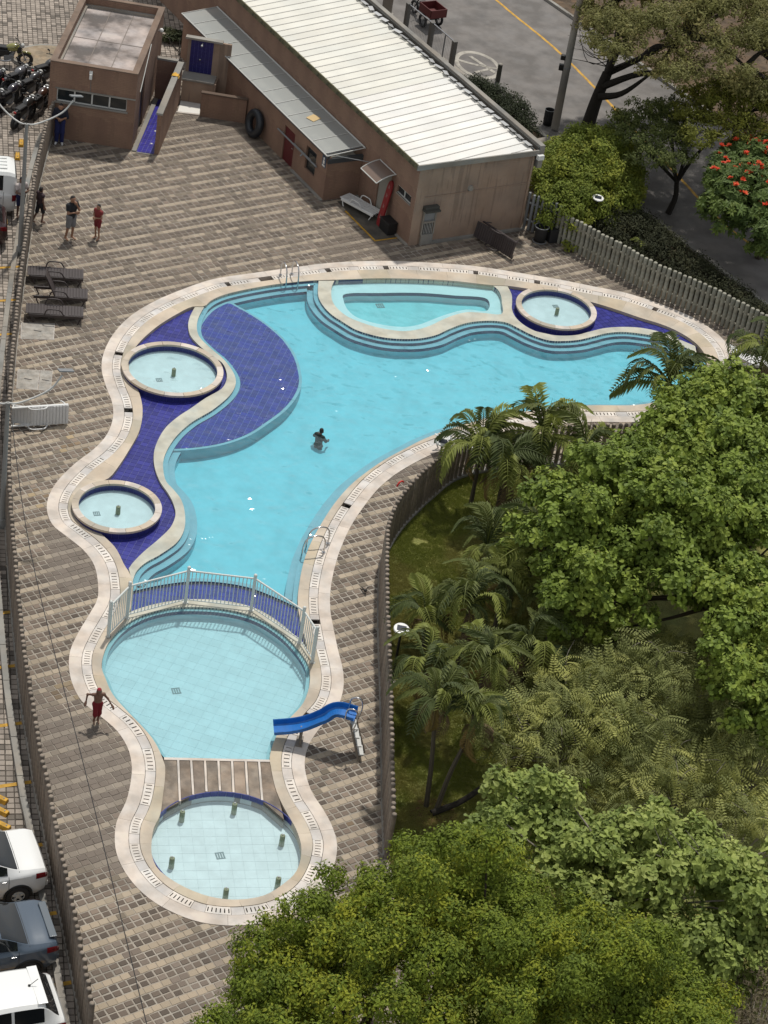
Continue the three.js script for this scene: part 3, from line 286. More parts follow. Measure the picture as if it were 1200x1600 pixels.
// ---------------------------------------------------------------- pool surround: border, drain channel with grates, coping slabs
const surr = thing('pool_surround', 'cream stone pool surround with slotted drain channel', 'pool surround');
{
  const n = outS.length, s = area(outS) > 0 ? 1 : -1, nor = outS.map((q, i) => { const a = outS[(i - 3 + n) % n], b = outS[(i + 3) % n], dx = b[0] - a[0], dz = b[1] - a[1], l = Math.hypot(dx, dz); return [-s * dz / l, s * dx / l]; });
  const step = 0.06, total = n * step;
  const C = (d, t) => { const f = ((d / step) % n + n) % n, i = Math.floor(f), j = (i + 1) % n, w = f - i; return [outS[i][0] * (1 - w) + outS[j][0] * w + (nor[i][0] * (1 - w) + nor[j][0] * w) * t, outS[i][1] * (1 - w) + outS[j][1] * w + (nor[i][1] * (1 - w) + nor[j][1] * w) * t]; };
  const seg = (d0, d1, t0, t1, k) => { const A = [], B = []; for (let i = 0; i <= k; i++) { A.push(C(d0 + (d1 - d0) * i / k, t0)); B.push(C(d0 + (d1 - d0) * i / k, t1)); } return [...A, ...B.reverse()]; };
  const T0 = 0.34, T1 = 0.62;
  // border slabs
  const nb = Math.round(total / 1.7), tones = [1, 0.94, 1.04].map((k) => { const m = M.border.clone(); m.color.multiplyScalar(k); return m; });
  for (let i = 0; i < nb; i++) mesh('border_slab', prism(seg(total * i / nb + 0.003, total * (i + 1) / nb - 0.003, 0, T0, 8), -0.2, 0.022), tones[i % 3], surr);
  // channel bed
  { const A = [], B = []; for (let i = 0; i < n; i += 3) { A.push([...C(i * step, T0 - 0.02)]); B.push(C(i * step, T1 + 0.02)); } mesh('drain_channel', ribbon(at(A, -0.16), at(B, -0.16)), M.pit, surr); }
  // grates and covers
  seed = 55; let d = 0.1, k = 0; const lidTones = [M.cover, M.cover.clone(), M.grate.clone()]; lidTones[1].color.multiplyScalar(1.15); lidTones[2].color.multiplyScalar(0.9);
  while (d < total - 1.2) {
    const gl = 0.74, parts = [], m0 = T0 + 0.012, m1 = T1 - 0.012; 
    parts.push(prism(seg(d, d + gl, m0, m0 + 0.055, 3), -0.02, 0.02), prism(seg(d, d + gl, m1 - 0.055, m1, 3), -0.02, 0.02));
    const slots = 6, pitch = gl / slots; for (let i = 0; i <= slots; i++) { const a = Math.max(d, d + i * pitch - pitch / 2 + 0.017), b = Math.min(d + gl, d + i * pitch + pitch / 2 - 0.017); parts.push(prism(seg(a, b, m0 + 0.055, m1 - 0.055, 1), -0.02, 0.02)); }
    mesh('drain_grate', merge(parts), k % 4 === 1 ? lidTones[2] : M.grate, surr); d += gl + 0.012;
    const cl = rr(0.34, 0.44); if (rnd() > 0.09) mesh('drain_cover', prism(seg(d, d + cl, m0, m1, 2), -0.02, rr(0.012, 0.02)), lidTones[k % 2], surr); else mesh('drain_cover', prism(seg(d, d + cl * 0.5, m0, m1, 2), -0.02, 0.016), lidTones[0], surr);
    d += cl + 0.012; k++;
  }
  // coping slabs between channel and water, cut at radial joints
  const nc = Math.round(total / 1.15), ni = innS.length; let jPrev = null; const js = [];
  for (let i = 0; i < nc; i++) { const p = C(total * i / nc, 1.15); let best = 0, bd = 1e9; for (let j = 0; j < ni; j++) { if (jPrev !== null && i) { const f = ((j - jPrev) % ni + ni) % ni; if (f > ni * 0.08) continue; } const e = Math.hypot(innS[j][0] - p[0], innS[j][1] - p[1]); if (e < bd) { bd = e; best = j; } } js.push(best); jPrev = best; }
  const ct = [1, 0.93, 1.05, 0.98].map((q, i) => { const m = M.coping.clone(); m.color.multiplyScalar(q); if (i === 1) m.color.b *= 0.94; return m; });
  for (let i = 0; i < nc; i++) { const A = [], B = []; for (let q = 0; q <= 6; q++) A.push(C(total * (i + q / 6) / nc + (q === 0 ? 0.004 : q === 6 ? -0.004 : 0), T1)); const a = js[i], len = ((js[(i + 1) % nc] - a) % ni + ni) % ni; if (len > ni * 0.2) continue; const kk = Math.max(1, Math.round(len / 3)); for (let q = 0; q <= kk; q++) B.push(innS[(a + Math.round(len * q / kk)) % ni]); mesh('coping_slab', prism([...A, ...B.reverse()], -0.22, 0.03), ct[(i * 7) % 4], surr); }
}
// ---------------------------------------------------------------- pools
const blueTone = () => { const t = rr(0.75, 1.25); return [0.028 * t, 0.030 * t, 0.21 * t]; };
const shelfTone = () => { const t = rr(0.75, 1.25); return [0.009 * t, 0.010 * t, 0.225 * t]; };
const waterBump = (m, n, s) => tex(512, [m, m], (u, v) => { const a = fbm(u + 0.06 * vnoise(u, v, 6, 3), v + 0.06 * vnoise(v, u, 6, 4), n, 2, s), b = Math.abs(fbm(u, v, n, 2, s + 9) - 0.5) * 2; return 0.75 * a + 0.25 * (1 - b * b); });
const wave = waterBump(7, 18, 101), wave2 = waterBump(3.4, 9, 131);
const waterMat = (c, t, bump, map) => new THREE.MeshPhysicalMaterial({ color: c, roughness: 0.1, transmission: t, thickness: 0, ior: 1.33, bumpMap: map, bumpScale: bump });
M.basin = std(lin(0.19, 0.57, 0.64), 0.5, { map: mott(256, 3, 8, 0.85, 1, 141) });
M.tread = std(lin(0.24, 0.44, 0.50), 0.5, { map: mott(256, 3, 8, 0.85, 1, 142) });
M.paleBasin = std(lin(0.43, 0.60, 0.66), 0.5, { map: mott(256, 3, 8, 0.88, 1, 143) });
M.palest = std(lin(0.57, 0.66, 0.69), 0.5, { map: mott(256, 2, 8, 0.88, 1, 144) });
const sm = (p, st = 0.1) => smooth(p, false, st);
const same = (p, n) => smooth([...p, p[0]], false, 0.01).length && p;
function tiledFloor(root, edge, y, mat, size, ang = 0.2) { // floor bed with thin joints and separate tiles above it
  const bed = mat.clone(); bed.color.multiplyScalar(0.96); mesh('floor', sheet(edge, y - 0.008), bed, root); const m = mat.clone(); m.vertexColors = true; seed = 660;
  const t = mesh('floor_tiles', tileField(edge.filter((_, i) => i % 2 === 0), ang, size, 0.005, y, () => { const k = rr(0.975, 1.025); return [k, k, k]; }), m, root); t.userData = { kind: 'stuff', label: 'pale square floor tiles under the water' };
}
function basin(root, edge, steps, floorY, floorMat, top = 0.0) { // stepped wall all round and a floor
  let ring = edge, y = top;
  for (const [drop, run] of steps) {
    mesh('wall_tiles', ribbon(at(ring, y), at(ring, y - drop)), M.navy, root); y -= drop;
    if (run > 0) { const nx = inset(ring, run); mesh('step_tread', ribbon(at(ring, y), at(nx, y)), M.tread, root); ring = nx; }
  }
  mesh('wall', ribbon(at(ring, y), at(ring, floorY)), floorMat, root);
  if (floorMat === M.basin) mesh('floor', sheet(edge, floorY), floorMat, root); else tiledFloor(root, edge, floorY, floorMat, 0.3);
}
const water = (edge, y, mat, label) => struct('water', sheet(edge, y), mat, label);
// main pool
const srS = sm(D.SR), slS = sm(D.SL), koS = sm(D.KO), krS = sm(D.KR), beuS = sm(D.BEU), kiS = sm(D.KI);
const mainPool = thing('main_pool', 'large free-form swimming pool with turquoise water', 'swimming pool');
const mainEdge = smooth([...sm(D.INN.slice(2, 9)), ...koS, ...sm(D.INN.slice(23, 45)), ...[...beuS].reverse(), ...[...srS].reverse()].filter((q, i, a) => !i || Math.hypot(q[0] - a[i - 1][0], q[1] - a[i - 1][1]) > 0.03), true, 0.08);
basin(mainPool, mainEdge, [[0.07, 0.15], [0.10, 0.22], [0.12, 0]], -0.5, M.basin);
const arcS = sm(D.EARC);
water([...sm(D.INN.slice(2, 9)), ...koS, ...sm(D.INN.slice(23, 46)), [-1.95, 11.2], [-3.3, 10.15], [-5.1, 10.3], [-6.55, 11.35], ...[...srS].reverse()], -0.028, waterMat(lin(0.74, 0.92, 0.97), 0.95, 0.115, wave), 'turquoise water filling the large pool');
{ const w = mesh('curved_wall', prism([...srS, ...[...slS].reverse()], -0.95, 0.006), M.greenwall, mainPool); tag(w, 'low S-shaped pale wall beside the blue terrace');
  const k = mesh('curved_wall', prism([...koS, ...[...krS].reverse(), ...[...kiS].reverse()], -0.95, 0.01), M.greenwall, mainPool); tag(k, 'pale wavy wall round the kidney-shaped pool'); }
{ // submerged blue terrace with a pale nosing
  const sh = smooth(D.SH, true, 0.1), inner = inset(sh, 0.10);
  seed = 61; mesh('terrace_base', prism(sh, -0.95, -0.115), M.tread, mainPool);
  mesh('terrace_grout', sheet(inner, -0.110), M.blueGrout, mainPool);
  const t = mesh('blue_tiles', tileField(inner, 0.12, 0.2, 0.011, -0.103, shelfTone), M.blueTile, mainPool); t.userData = { kind: 'stuff', label: 'blue tiles of the shallow sun terrace' };
  // blue tiled walkway along the railing
  const bl = [...beuS, [-1.62, 11.25], [-1.9, 11.12], [-3.28, 10.12], [-5.09, 10.28], [-6.5, 11.3]];
  mesh('walkway_base', prism(bl, -0.95, -0.105), M.blueGrout, mainPool);
  const t2 = mesh('blue_tiles', tileField(bl, -0.12, 0.2, 0.011, -0.09, shelfTone), M.blueTile, mainPool); t2.userData = { kind: 'stuff', label: 'blue tiles of the walkway behind the railing' };
}
// blue tiled terraces round the small round pools
{
  const a = D.INN.findIndex((q) => Math.abs(q[0] - D.INN[90][0]) < 1e-6); const iTip = 92;
  const left = [...slS, ...sm([...D.INN.slice(iTip), ...D.INN.slice(0, 2)])];
  const tl = thing('tiled_terrace', 'long cobalt tiled terrace winding past the two left round pools', 'tiled terrace');
  seed = 62; mesh('grout_bed', prism(left, -0.6, -0.095), M.blueGrout, tl);
  const f = mesh('blue_tiles', tileField(left, 0.12, 0.2, 0.010, -0.08, blueTone), M.blueTile, tl); f.userData = { kind: 'stuff' };
  const right = [...krS, ...sm([...D.INN.slice(14, 23)].reverse())];
  const trr = thing('tiled_terrace', 'cobalt tiled terrace tapering right of the far round pool', 'tiled terrace');
  mesh('grout_bed', prism(right, -0.6, -0.095), M.blueGrout, trr);
  const f2 = mesh('blue_tiles', tileField(right, -0.62, 0.2, 0.010, -0.08, blueTone), M.blueTile, trr); f2.userData = { kind: 'stuff' };
}
const ringPts = (cx, cz, r, n = 96) => Array.from({ length: n }, (_, i) => [cx + r * Math.cos(i / n * 6.28318), cz - r * Math.sin(i / n * 6.28318)]);
const spoutMat = std(lin(0.22, 0.26, 0.17), 0.6), drainMat = std(lin(0.14, 0.21, 0.23), 0.6);
function spout(x, y, z, h, parent) { const m = mesh('spout', merge([new THREE.CylinderGeometry(0.068, 0.072, h, 14).translate(x, y + h / 2, z), new THREE.SphereGeometry(0.068, 12, 6, 0, 6.3, 0, 1.57).scale(1, 0.5, 1).translate(x, y + h, z)]), spoutMat, parent); mesh('nozzle', new THREE.CylinderGeometry(0.022, 0.022, 0.03, 8).translate(x, y + h + 0.045, z), M.steel, m); return m; }
function floorDrain(x, y, z, s, parent) { const g = []; for (let i = 0; i < 4; i++) g.push(bx(-s + i * s * 0.55, -s + i * s * 0.55 + s * 0.3, 0, 0.012, -s, s)); g.push(bx(-s, s, 0, 0.011, -s, -s * 0.8), bx(-s, s, 0, 0.011, s * 0.8, s)); const m = mesh('floor_drain', merge(g).rotateY(0.4).translate(x, y, z), drainMat, parent); return m; }
function roundPool(cx, cz, R, label, wl, dr) {
  const t = thing('round_pool', label, 'pool', cx, 0, cz, 0, 'small raised round pools'), RI = R - 0.20;
  // rim cut into stones
  const nS = 16; for (let i = 0; i < nS; i++) { const a0 = i / nS * 6.28318 + 0.004, a1 = (i + 1) / nS * 6.28318 - 0.004, p = []; for (let k = 0; k <= 5; k++) p.push([R * Math.cos(a0 + (a1 - a0) * k / 5), R * Math.sin(a0 + (a1 - a0) * k / 5)]); for (let k = 5; k >= 0; k--) p.push([RI * Math.cos(a0 + (a1 - a0) * k / 5), RI * Math.sin(a0 + (a1 - a0) * k / 5)]); const m = M.coping; mesh('rim_stone', prism(p, 0.13, 0.2), i % 3 ? m : M.border, t); }
  const Ro = R - 0.045, Ri = RI + 0.03;
  const wallTiles = (r, y0, y1, name, out) => { const nT = Math.round(6.28318 * r / 0.2), g = []; for (let i = 0; i < nT; i++) for (let y = y0; y < y1 - 0.01; y += 0.115) { const a = i / nT * 6.28318, w = 6.28318 * r / nT - 0.008; g.push(bx(-w / 2, w / 2, y, Math.min(y1, y + 0.107), -0.01, 0.01).translate(0, 0, out ? r : -r).rotateY(a)); } const o = mesh(name, merge(g), std(lin(0.024, 0.028, 0.16), 0.3), t); o.userData = { kind: 'stuff' }; };
  mesh('wall', merge([ribbon(at(ringPts(0, 0, Ro - 0.01), -0.3), at(ringPts(0, 0, Ro - 0.01), 0.14)), ribbon(at(ringPts(0, 0, Ri + 0.01), -0.3), at(ringPts(0, 0, Ri + 0.01), 0.14))]), M.blueGrout, t);
  wallTiles(Ro, -0.09, 0.13, 'outer_tiles', true); wallTiles(Ri, -0.07, 0.13, 'inner_tiles', true);
  mesh('floor', sheet(ringPts(0, 0, Ri + 0.02), -0.07), M.palest, t);
  spout(0.05, -0.07, 0.03, 0.26, t); floorDrain(dr[0], -0.069, dr[1], 0.1, t);
  struct('water', sheet(ringPts(cx, cz, Ri), -0.03), wl, 'shallow clear water in a small round pool');
}
const wShallow = waterMat(lin(0.86, 0.96, 0.97), 0.92, 0.02, wave2), wRipple = waterMat(lin(0.84, 0.95, 0.96), 0.9, 0.12, wave2);
roundPool(-7.54, -1.41, 1.65, 'raised round pool with rippling water beside the S-shaped wall, largest of three', wRipple, [-0.35, 0.42]);
roundPool(-7.82, 6.65, 1.33, 'raised round pool with still water nearest the left fence', wShallow, [-0.55, 0.2]);
roundPool(4.81, -9.65, 1.45, 'raised round pool at the far right beside the kidney pool', wShallow, [0.0, -0.55]);
// kidney pool
{
  const kp = thing('kidney_pool', 'kidney-shaped spa pool with a pale underwater bench', 'pool');
  const edge = smooth([...kiS, ...sm([D.INN[13], D.INN[12], D.INN[11], D.INN[10], D.INN[9]])].filter((q, i, a) => !i || Math.hypot(q[0] - a[i - 1][0], q[1] - a[i - 1][1]) > 0.05), true, 0.1), bench = smooth(D.KB, true, 0.1);
  mesh('wall_tiles', ribbon(at(edge, 0.0), at(edge, -0.17)), M.navy, kp);
  mesh('bench', prism(edge, -0.55, -0.17, [bench]), std(lin(0.55, 0.68, 0.72), 0.5), kp);
  mesh('bench_riser', ribbon(at(inset(bench, 0.004), -0.175), at(inset(bench, 0.004), -0.30)), M.navy, kp);
  mesh('floor', sheet(bench, -0.5), M.basin, kp); floorDrain(-1.35, -0.5, -8.9, 0.14, kp);
  water(edge, -0.04, waterMat(lin(0.78, 0.95, 0.96), 0.93, 0.06, wave), 'rippled water in the kidney-shaped pool');
}
// children's pool behind the railing
{
  const cp = thing('children_pool', 'wide round children pool between the railing and the slatted bridge', 'pool');
  const edge = smooth([...arcS, ...sm(D.INN.slice(49, 55)), ...sm([[-1.9, 16.53], [-4.5, 17.09]]), ...sm(D.INN.slice(78, 84))].filter((q, i, a) => !i || Math.hypot(q[0] - a[i - 1][0], q[1] - a[i - 1][1]) > 0.05), true, 0.08);
  basin(cp, edge, [[0.06, 0.10], [0.12, 0]], -0.36, M.paleBasin);
  floorDrain(-4.75, -0.358, 13.9, 0.12, cp);
  water(edge, -0.035, waterMat(lin(0.82, 0.96, 0.97), 0.93, 0.07, wave), 'pale shallow water in the children pool');
  // dam between the children's pool and the tiled walkway, carries the railing
  const top = [...sm([[-6.95, 12.66], [-6.62, 11.42], [-5.09, 10.30], [-3.25, 10.14], [-1.85, 11.15], [-1.22, 12.22]], 0.1)];
  mesh('dam', prism([...top, ...[...arcS].reverse().filter((q) => q[1] < 13.2)], -0.95, 0.012), M.greenwall, cp);
  // slatted stone bridge
  const br = thing('slatted_bridge', 'brown stone bridge with seven pale strips between two pools', 'bridge');
  const T = [[-4.54, 17.14], ...D.SLT, [-1.82, 16.52]], B = [[-4.33, 19.15], ...D.SLB, [-1.2, 18.6]];
  const lerp = (a, b, k) => [a[0] + (b[0] - a[0]) * k, a[1] + (b[1] - a[1]) * k];
  const st = ['a', 'b', 'c'].map((_, i) => std(lin(0.30 + 0.03 * i, 0.245 + 0.02 * i, 0.195 + 0.015 * i), 0.9, { map: mott(512, 1.5 + i * 0.4, 5, 0.45, 1, 151 + i, 0.15), bumpMap: M.fine, bumpScale: 0.008 }));
  mesh('bed', prism([T[0], T[8], B[8], ...[...D.SLB].reverse(), B[0]], -0.6, -0.03), M.concrete, br);
  for (let i = 0; i < 8; i++) { const w = (p, q) => { const l = Math.hypot(q[0] - p[0], q[1] - p[1]); return 0.045 / l; }; const a = i ? lerp(T[i], T[i + 1], w(T[i], T[i + 1])) : T[i], b = i < 7 ? lerp(T[i + 1], T[i], w(T[i], T[i + 1])) : T[8], c = i < 7 ? lerp(B[i + 1], B[i], w(B[i], B[i + 1])) : B[8], d = i ? lerp(B[i], B[i + 1], w(B[i], B[i + 1])) : B[0]; mesh('stone_panel', prism([a, b, c, d], -0.1, 0.0), st[i % 3], br); }
  for (let i = 1; i < 8; i++) mesh('strip', prism([[T[i][0] - 0.028, T[i][1]], [T[i][0] + 0.028, T[i][1]], [B[i][0] + 0.028, B[i][1]], [B[i][0] - 0.028, B[i][1]]], -0.1, 0.018), M.border, br);
  mesh('nosing', prism([[-4.56, 17.06], [-1.86, 16.46], [-1.84, 16.54], [-4.54, 17.15]], -0.3, 0.02), M.border, br);
}
// splash pool with six spouts
{
  const sp = thing('splash_pool', 'round splash pool with six small spouts at the near end', 'pool'), cx = -2.48, cz = 19.87, R = 1.93;
  const ring = ringPts(cx, cz, R, 110);
  const nT = 60, g = []; for (let i = 0; i < nT; i++) { const w = 6.28318 * R / nT - 0.008; g.push(bx(-w / 2, w / 2, -0.14, 0.015, -0.01, 0.012).translate(0, 0, R).rotateY(i / nT * 6.28318).translate(cx, 0, cz)); }
  const wt = mesh('wall_tiles', merge(g), std(lin(0.05, 0.06, 0.24), 0.3), sp); wt.userData = { kind: 'stuff' };
  mesh('wall', ribbon(at(ringPts(cx, cz, R + 0.012, 110), 0.01), at(ringPts(cx, cz, R + 0.012, 110), -0.32)), M.palest, sp);
  tiledFloor(sp, ring, -0.32, M.palest, 0.3, -0.25);
  for (const [x, z] of [[-3.75, 18.95], [-2.5, 18.35], [-1.15, 19.2], [-1.05, 20.72], [-2.25, 21.4], [-3.72, 20.65]]) spout(x, -0.32, z, 0.32, sp);
  floorDrain(-2.6, -0.318, 19.95, 0.115, sp);
  water(ringPts(cx, cz, R - 0.002, 110), -0.11, waterMat(lin(0.9, 0.97, 0.975), 0.93, 0.015, wave2), 'very shallow pale water in the near splash pool');
}

// ---------------------------------------------------------------- picket fences
const picketGeo = (h, r) => { const g = new THREE.LatheGeometry([[0.001, h], [r * 0.72, h], [r * 0.95, h - 0.02], [r, h - 0.05], [r, 0]].map((q) => new THREE.Vector2(...q)).reverse(), 9); return boxUV(g); };
function picketFence(name, pts, pitch, h, r, mat, label, group, base = true) {
  const t = thing(name, label, 'fence', 0, 0, 0, 0, group), line = smooth(pts, false, pitch), g = picketGeo(h, r), v = [0, 1, 2].map((i) => { const m = mat.clone(); m.color.multiplyScalar([1, 0.85, 1.12][i]); return m; });
  seed = 400 + line.length;
  line.forEach(([x, z], i) => { const m = mesh('picket', g, v[Math.floor(rnd() * 3)], t); m.position.set(x + rr(-0.008, 0.008), 0.02, z + rr(-0.008, 0.008)); m.rotation.set(rr(-0.012, 0.012), rr(0, 6), rr(-0.012, 0.012)); m.scale.y = rr(0.985, 1.01); });
  const nrm = (p, i, o) => { const a = p[Math.max(0, i - 1)], b = p[Math.min(p.length - 1, i + 1)], l = Math.hypot(b[0] - a[0], b[1] - a[1]); return [p[i][0] - (b[1] - a[1]) / l * o, p[i][1] + (b[0] - a[0]) / l * o]; };
  const strip = (o0, o1, y0, y1, nm, m) => mesh(nm, boxUV(prism([...line.map((_, i) => nrm(line, i, o0)), ...line.map((_, i) => nrm(line, i, o1)).reverse()], y0, y1)), m, t);
  if (base) strip(-r * 1.3, r * 1.3, -0.05, 0.08, 'plinth', M.concrete);
  strip(-0.02, 0.02, h * 0.72, h * 0.72 + 0.06, 'rail', mat); strip(-0.02, 0.02, h * 0.25, h * 0.25 + 0.06, 'rail', mat);
  return t;
}
picketFence('picket_fence', D.FENL, 0.215, 1.5, 0.068, M.fence, 'brown picket fence between car park and pool deck', 'picket fences');
picketFence('picket_fence', D.FENM, 0.215, 1.5, 0.068, M.fence, 'curving brown picket fence between pool deck and lawn', 'picket fences');
picketFence('picket_fence', D.FENR, 0.205, 1.25, 0.078, M.fenceGreen, 'grey-green picket fence in front of the hedge by the road', 'picket fences', false);
picketFence('picket_fence', D.FENG, 0.2, 1.5, 0.06, M.greyMetal, 'short grey picket fence at the corner of the long building', 'picket fences', false);
{ // rough kerb on the car-park side
  const line = fenL.filter((_, i) => i % 3 === 0), t = thing('kerb', 'weathered concrete kerb along the foot of the car park fence', 'kerb'); seed = 431;
  const off = line.map((p, i) => { const a = line[Math.max(0, i - 1)], b = line[Math.min(line.length - 1, i + 1)], l = Math.hypot(b[0] - a[0], b[1] - a[1]), nx = -(b[1] - a[1]) / l, nz = (b[0] - a[0]) / l, s = nx < 0 ? 1 : -1; return [[p[0] + s * nx * 0.3, p[1] + s * nz * 0.3], [p[0] + s * nx * 0.46, p[1] + s * nz * 0.46]]; });
  for (let i = 0; i < off.length - 1; i++) { const k = 0.012; mesh('kerb_stone', boxUV(prism([[off[i][0][0], off[i][0][1] + k], off[i + 1][0], off[i + 1][1], [off[i][1][0], off[i][1][1] + k]], -0.05, 0.13 + rr(-0.01, 0.01))), M.concrete, t); }
}
// ---------------------------------------------------------------- long changing-room building
const LBX = -0.77, LBZ = -12.71, LBT = 0.6004;
const frameOf = (name, label, cat) => thing(name, label, cat, LBX, 0, LBZ, LBT);
const toW = (x, z) => [LBX + x * Math.cos(LBT) + z * Math.sin(LBT), LBZ - x * Math.sin(LBT) + z * Math.cos(LBT)];
{
  const b = frameOf('long_building', 'long brown building with white ribbed metal roof', 'building'), W = 4.93, Lz = -24, Hh = 3.28, t = 0.2;
  mesh('wall', boxUV(bx(t, W - t, -0.1, Hh, -t, 0)), M.render, b).userData.label = 'end wall facing the pool';
  // pool-side wall with the vent opening and door opening left free
  const L = []; const win = [-1.28, -0.28, 1.55, 1.87], door = [-2.62, -1.75, 0, 2.02];
  L.push(bx(0, t, -0.1, Hh, win[1], 0), bx(0, t, -0.1, win[2], win[0], win[1]), bx(0, t, win[3], Hh, win[0], win[1]), bx(0, t, -0.1, Hh, door[1], win[0]), bx(0, t, door[3], Hh, door[0], door[1]), bx(0, t, -0.1, Hh, Lz, door[0]));
  mesh('wall', boxUV(merge(L)), M.brick, b).userData.label = 'pool-side brick wall';
  mesh('wall', boxUV(bx(W - t, W, -0.1, Hh, Lz, 0)), M.render, b); mesh('wall', boxUV(bx(t, W - t, -0.1, Hh, Lz, Lz + t)), M.render, b);
  mesh('plinth', boxUV(bx(0.95, W + 0.05, -0.05, 0.1, 0.0, 0.12)), M.concrete, b); mesh('plinth', boxUV(bx(-0.1, 0, -0.05, 0.06, -3.9, 0)), M.concrete, b);
  mesh('floor', boxUV(bx(t, W - t, -0.05, 0.02, Lz + t, -t)), M.concrete, b);
  // vent window
  const vw = mesh('window', merge([bx(0.02, 0.06, win[2], win[2] + 0.03, win[0], win[1]), bx(0.02, 0.06, win[3] - 0.03, win[3], win[0], win[1]), bx(0.02, 0.06, win[2], win[3], -0.8, -0.76)]), M.paleMetal, b); mesh('pane', bx(0.08, 0.09, win[2], win[3], win[0], win[1]), M.glassDark, vw); mesh('sill', bx(-0.03, 0.03, win[2] - 0.04, win[2], win[0] - 0.03, win[1] + 0.03), M.concrete, vw);
  const dr = mesh('door', bx(0.05, 0.09, 0, door[3], door[0], door[1]), std(lin(0.26, 0.25, 0.22), 0.6), b); mesh('handle', bx(0.02, 0.05, 0.95, 1.0, -1.9, -1.8), M.steel, dr);
  // curved canopy above the door
  const can = mesh('door_canopy', (() => { const A = [], B = []; for (let i = 0; i <= 8; i++) { const k = i / 8, x = -0.78 * k, y = 2.14 - 0.26 * k * k; A.push([x, y, -2.68]); B.push([x, y, -1.5]); } return merge([ribbon(A, B, false), ribbon(B.map((q) => [q[0], q[1] + 0.012, q[2]]), A.map((q) => [q[0], q[1] + 0.012, q[2]]), false)]); })(), std(lin(0.17, 0.12, 0.095), 0.4), b);
  const rim = (z) => tube(Array.from({ length: 7 }, (_, i) => { const k = i / 6; return [-0.79 * k, 2.15 - 0.26 * k * k, z]; }), 0.022, 14, 6);
  mesh('canopy_frame', merge([rim(-2.69), rim(-1.49), rod([-0.79, 1.885, -2.69], [-0.79, 1.885, -1.49], 0.022), rod([-0.02, 2.15, -2.69], [-0.02, 2.15, -1.49], 0.022)]), M.paleMetal, can);
  // meter cabinet in the end wall
  const mc = mesh('meter_cabinet', boxUV(merge([bx(0.45, 0.95, 0, 0.42, 0.002, 0.10), bx(0.42, 0.47, 0.42, 1.4, 0.002, 0.09), bx(0.93, 0.98, 0.42, 1.4, 0.002, 0.09), bx(0.47, 0.93, 0.92, 0.98, 0.002, 0.13)])), M.concrete, b);
  mesh('meter_box', bx(0.47, 0.93, 0.98, 1.38, 0.002, 0.05), M.greyMetal, mc); mesh('hood', (() => { const s = prism([[0.36, 0], [1.02, 0], [1.0, 0.3], [0.38, 0.3]], 1.42, 1.48); return merge([s, bx(0.4, 0.98, 1.48, 1.6, 0, 0.2)]); })(), std(lin(0.06, 0.058, 0.05), 0.9), mc);
  { const g = []; for (let i = 0; i < 7; i++) g.push(bx(0.49 + i * 0.065, 0.505 + i * 0.065, 0.44, 0.92, 0.03, 0.045)); mesh('grille', merge(g), M.paleMetal, mc); mesh('back', bx(0.47, 0.93, 0.42, 0.92, 0.001, 0.01), M.black, mc); }
  mesh('conduit', merge([rod([0.0, 1.93, 0.02], [4.9, 1.98, 0.02], 0.014), rod([4.84, 0.1, 0.03], [4.84, 3.2, 0.03], 0.04, 0.04, 10)]), M.render, b);
  mesh('wall_lamp', new THREE.CylinderGeometry(0.1, 0.12, 0.07, 14).rotateX(Math.PI / 2).translate(2.3, 2.08, 0.035), M.concrete, b);
  mesh('corner_pilaster', boxUV(bx(0.003, 0.36, -0.05, Hh - 0.01, -0.02, 0.03)), M.render, b);
  // roof: each sheet between two seams is a panel; the seams run askew to the end wall
  const y0 = 3.30, poly = [[-0.14, 0.06], [W - 0.18, 0.06], [W - 0.18, Lz], [-0.14, Lz]], ra = 11 * Math.PI / 180, ca = Math.cos(ra), sa = Math.sin(ra);
  const loc = poly.map(([x, z]) => [x * ca - z * sa, x * sa + z * ca]); const v0 = Math.min(...loc.map((q) => q[1])), v1 = Math.max(...loc.map((q) => q[1])), roof = mesh('roof_deck', boxUV(prism(poly, y0 - 0.1, y0)), M.concrete, b);
  const back = (c) => c.map(([u, v]) => [u * ca + v * sa, -u * sa + v * ca]), rt = [1, 0.96, 1.03, 0.9, 0.87, 0.93].map((k, i) => { const m = M.roofWhite.clone(); m.color.multiplyScalar(k); if (i > 2) m.color.b *= 0.95; return m; }); let k = 0;
  for (let v = v0; v < v1; v += 0.46, k++) { const c = clipRect(loc, -50, 50, v + 0.006, v + 0.454); if (c && Math.abs(area(c)) > 0.02) mesh('roof_panel', prism(back(c), y0 + 0.002, y0 + 0.03), rt[(k % 3) + (v < v1 - 6.2 ? 3 : 0)], roof); const s = clipRect(loc, -50, 50, v - 0.014, v + 0.014); if (s && Math.abs(area(s)) > 0.005) mesh('roof_seam', prism(back(s), y0 + 0.031, y0 + 0.055), M.seam, roof); }
  const moss = std(lin(0.16, 0.15, 0.085), 1, { map: mott(256, 0.8, 8, 0.4, 1, 161, 0.3), bumpMap: M.fine, bumpScale: 0.01 });
  mesh('eave', boxUV(bx(-0.19, -0.142, 3.16, 3.36, Lz, 0.1)), moss, b); mesh('eave', boxUV(bx(-0.19, W + 0.08, 3.14, 3.34, 0.064, 0.13)), M.concrete, b);
  mesh('gutter', merge([bx(W - 0.16, W - 0.14, 3.2, 3.4, Lz, 0.05), bx(W - 0.14, W + 0.06, 3.2, 3.22, Lz, 0.05), bx(W + 0.06, W + 0.09, 3.2, 3.42, Lz, 0.05)]), std(lin(0.09, 0.095, 0.09), 0.6), b);
  mesh('parapet', boxUV(bx(W + 0.1, W + 0.3, 2.6, 3.5, Lz, 0.1)), M.concrete, b);
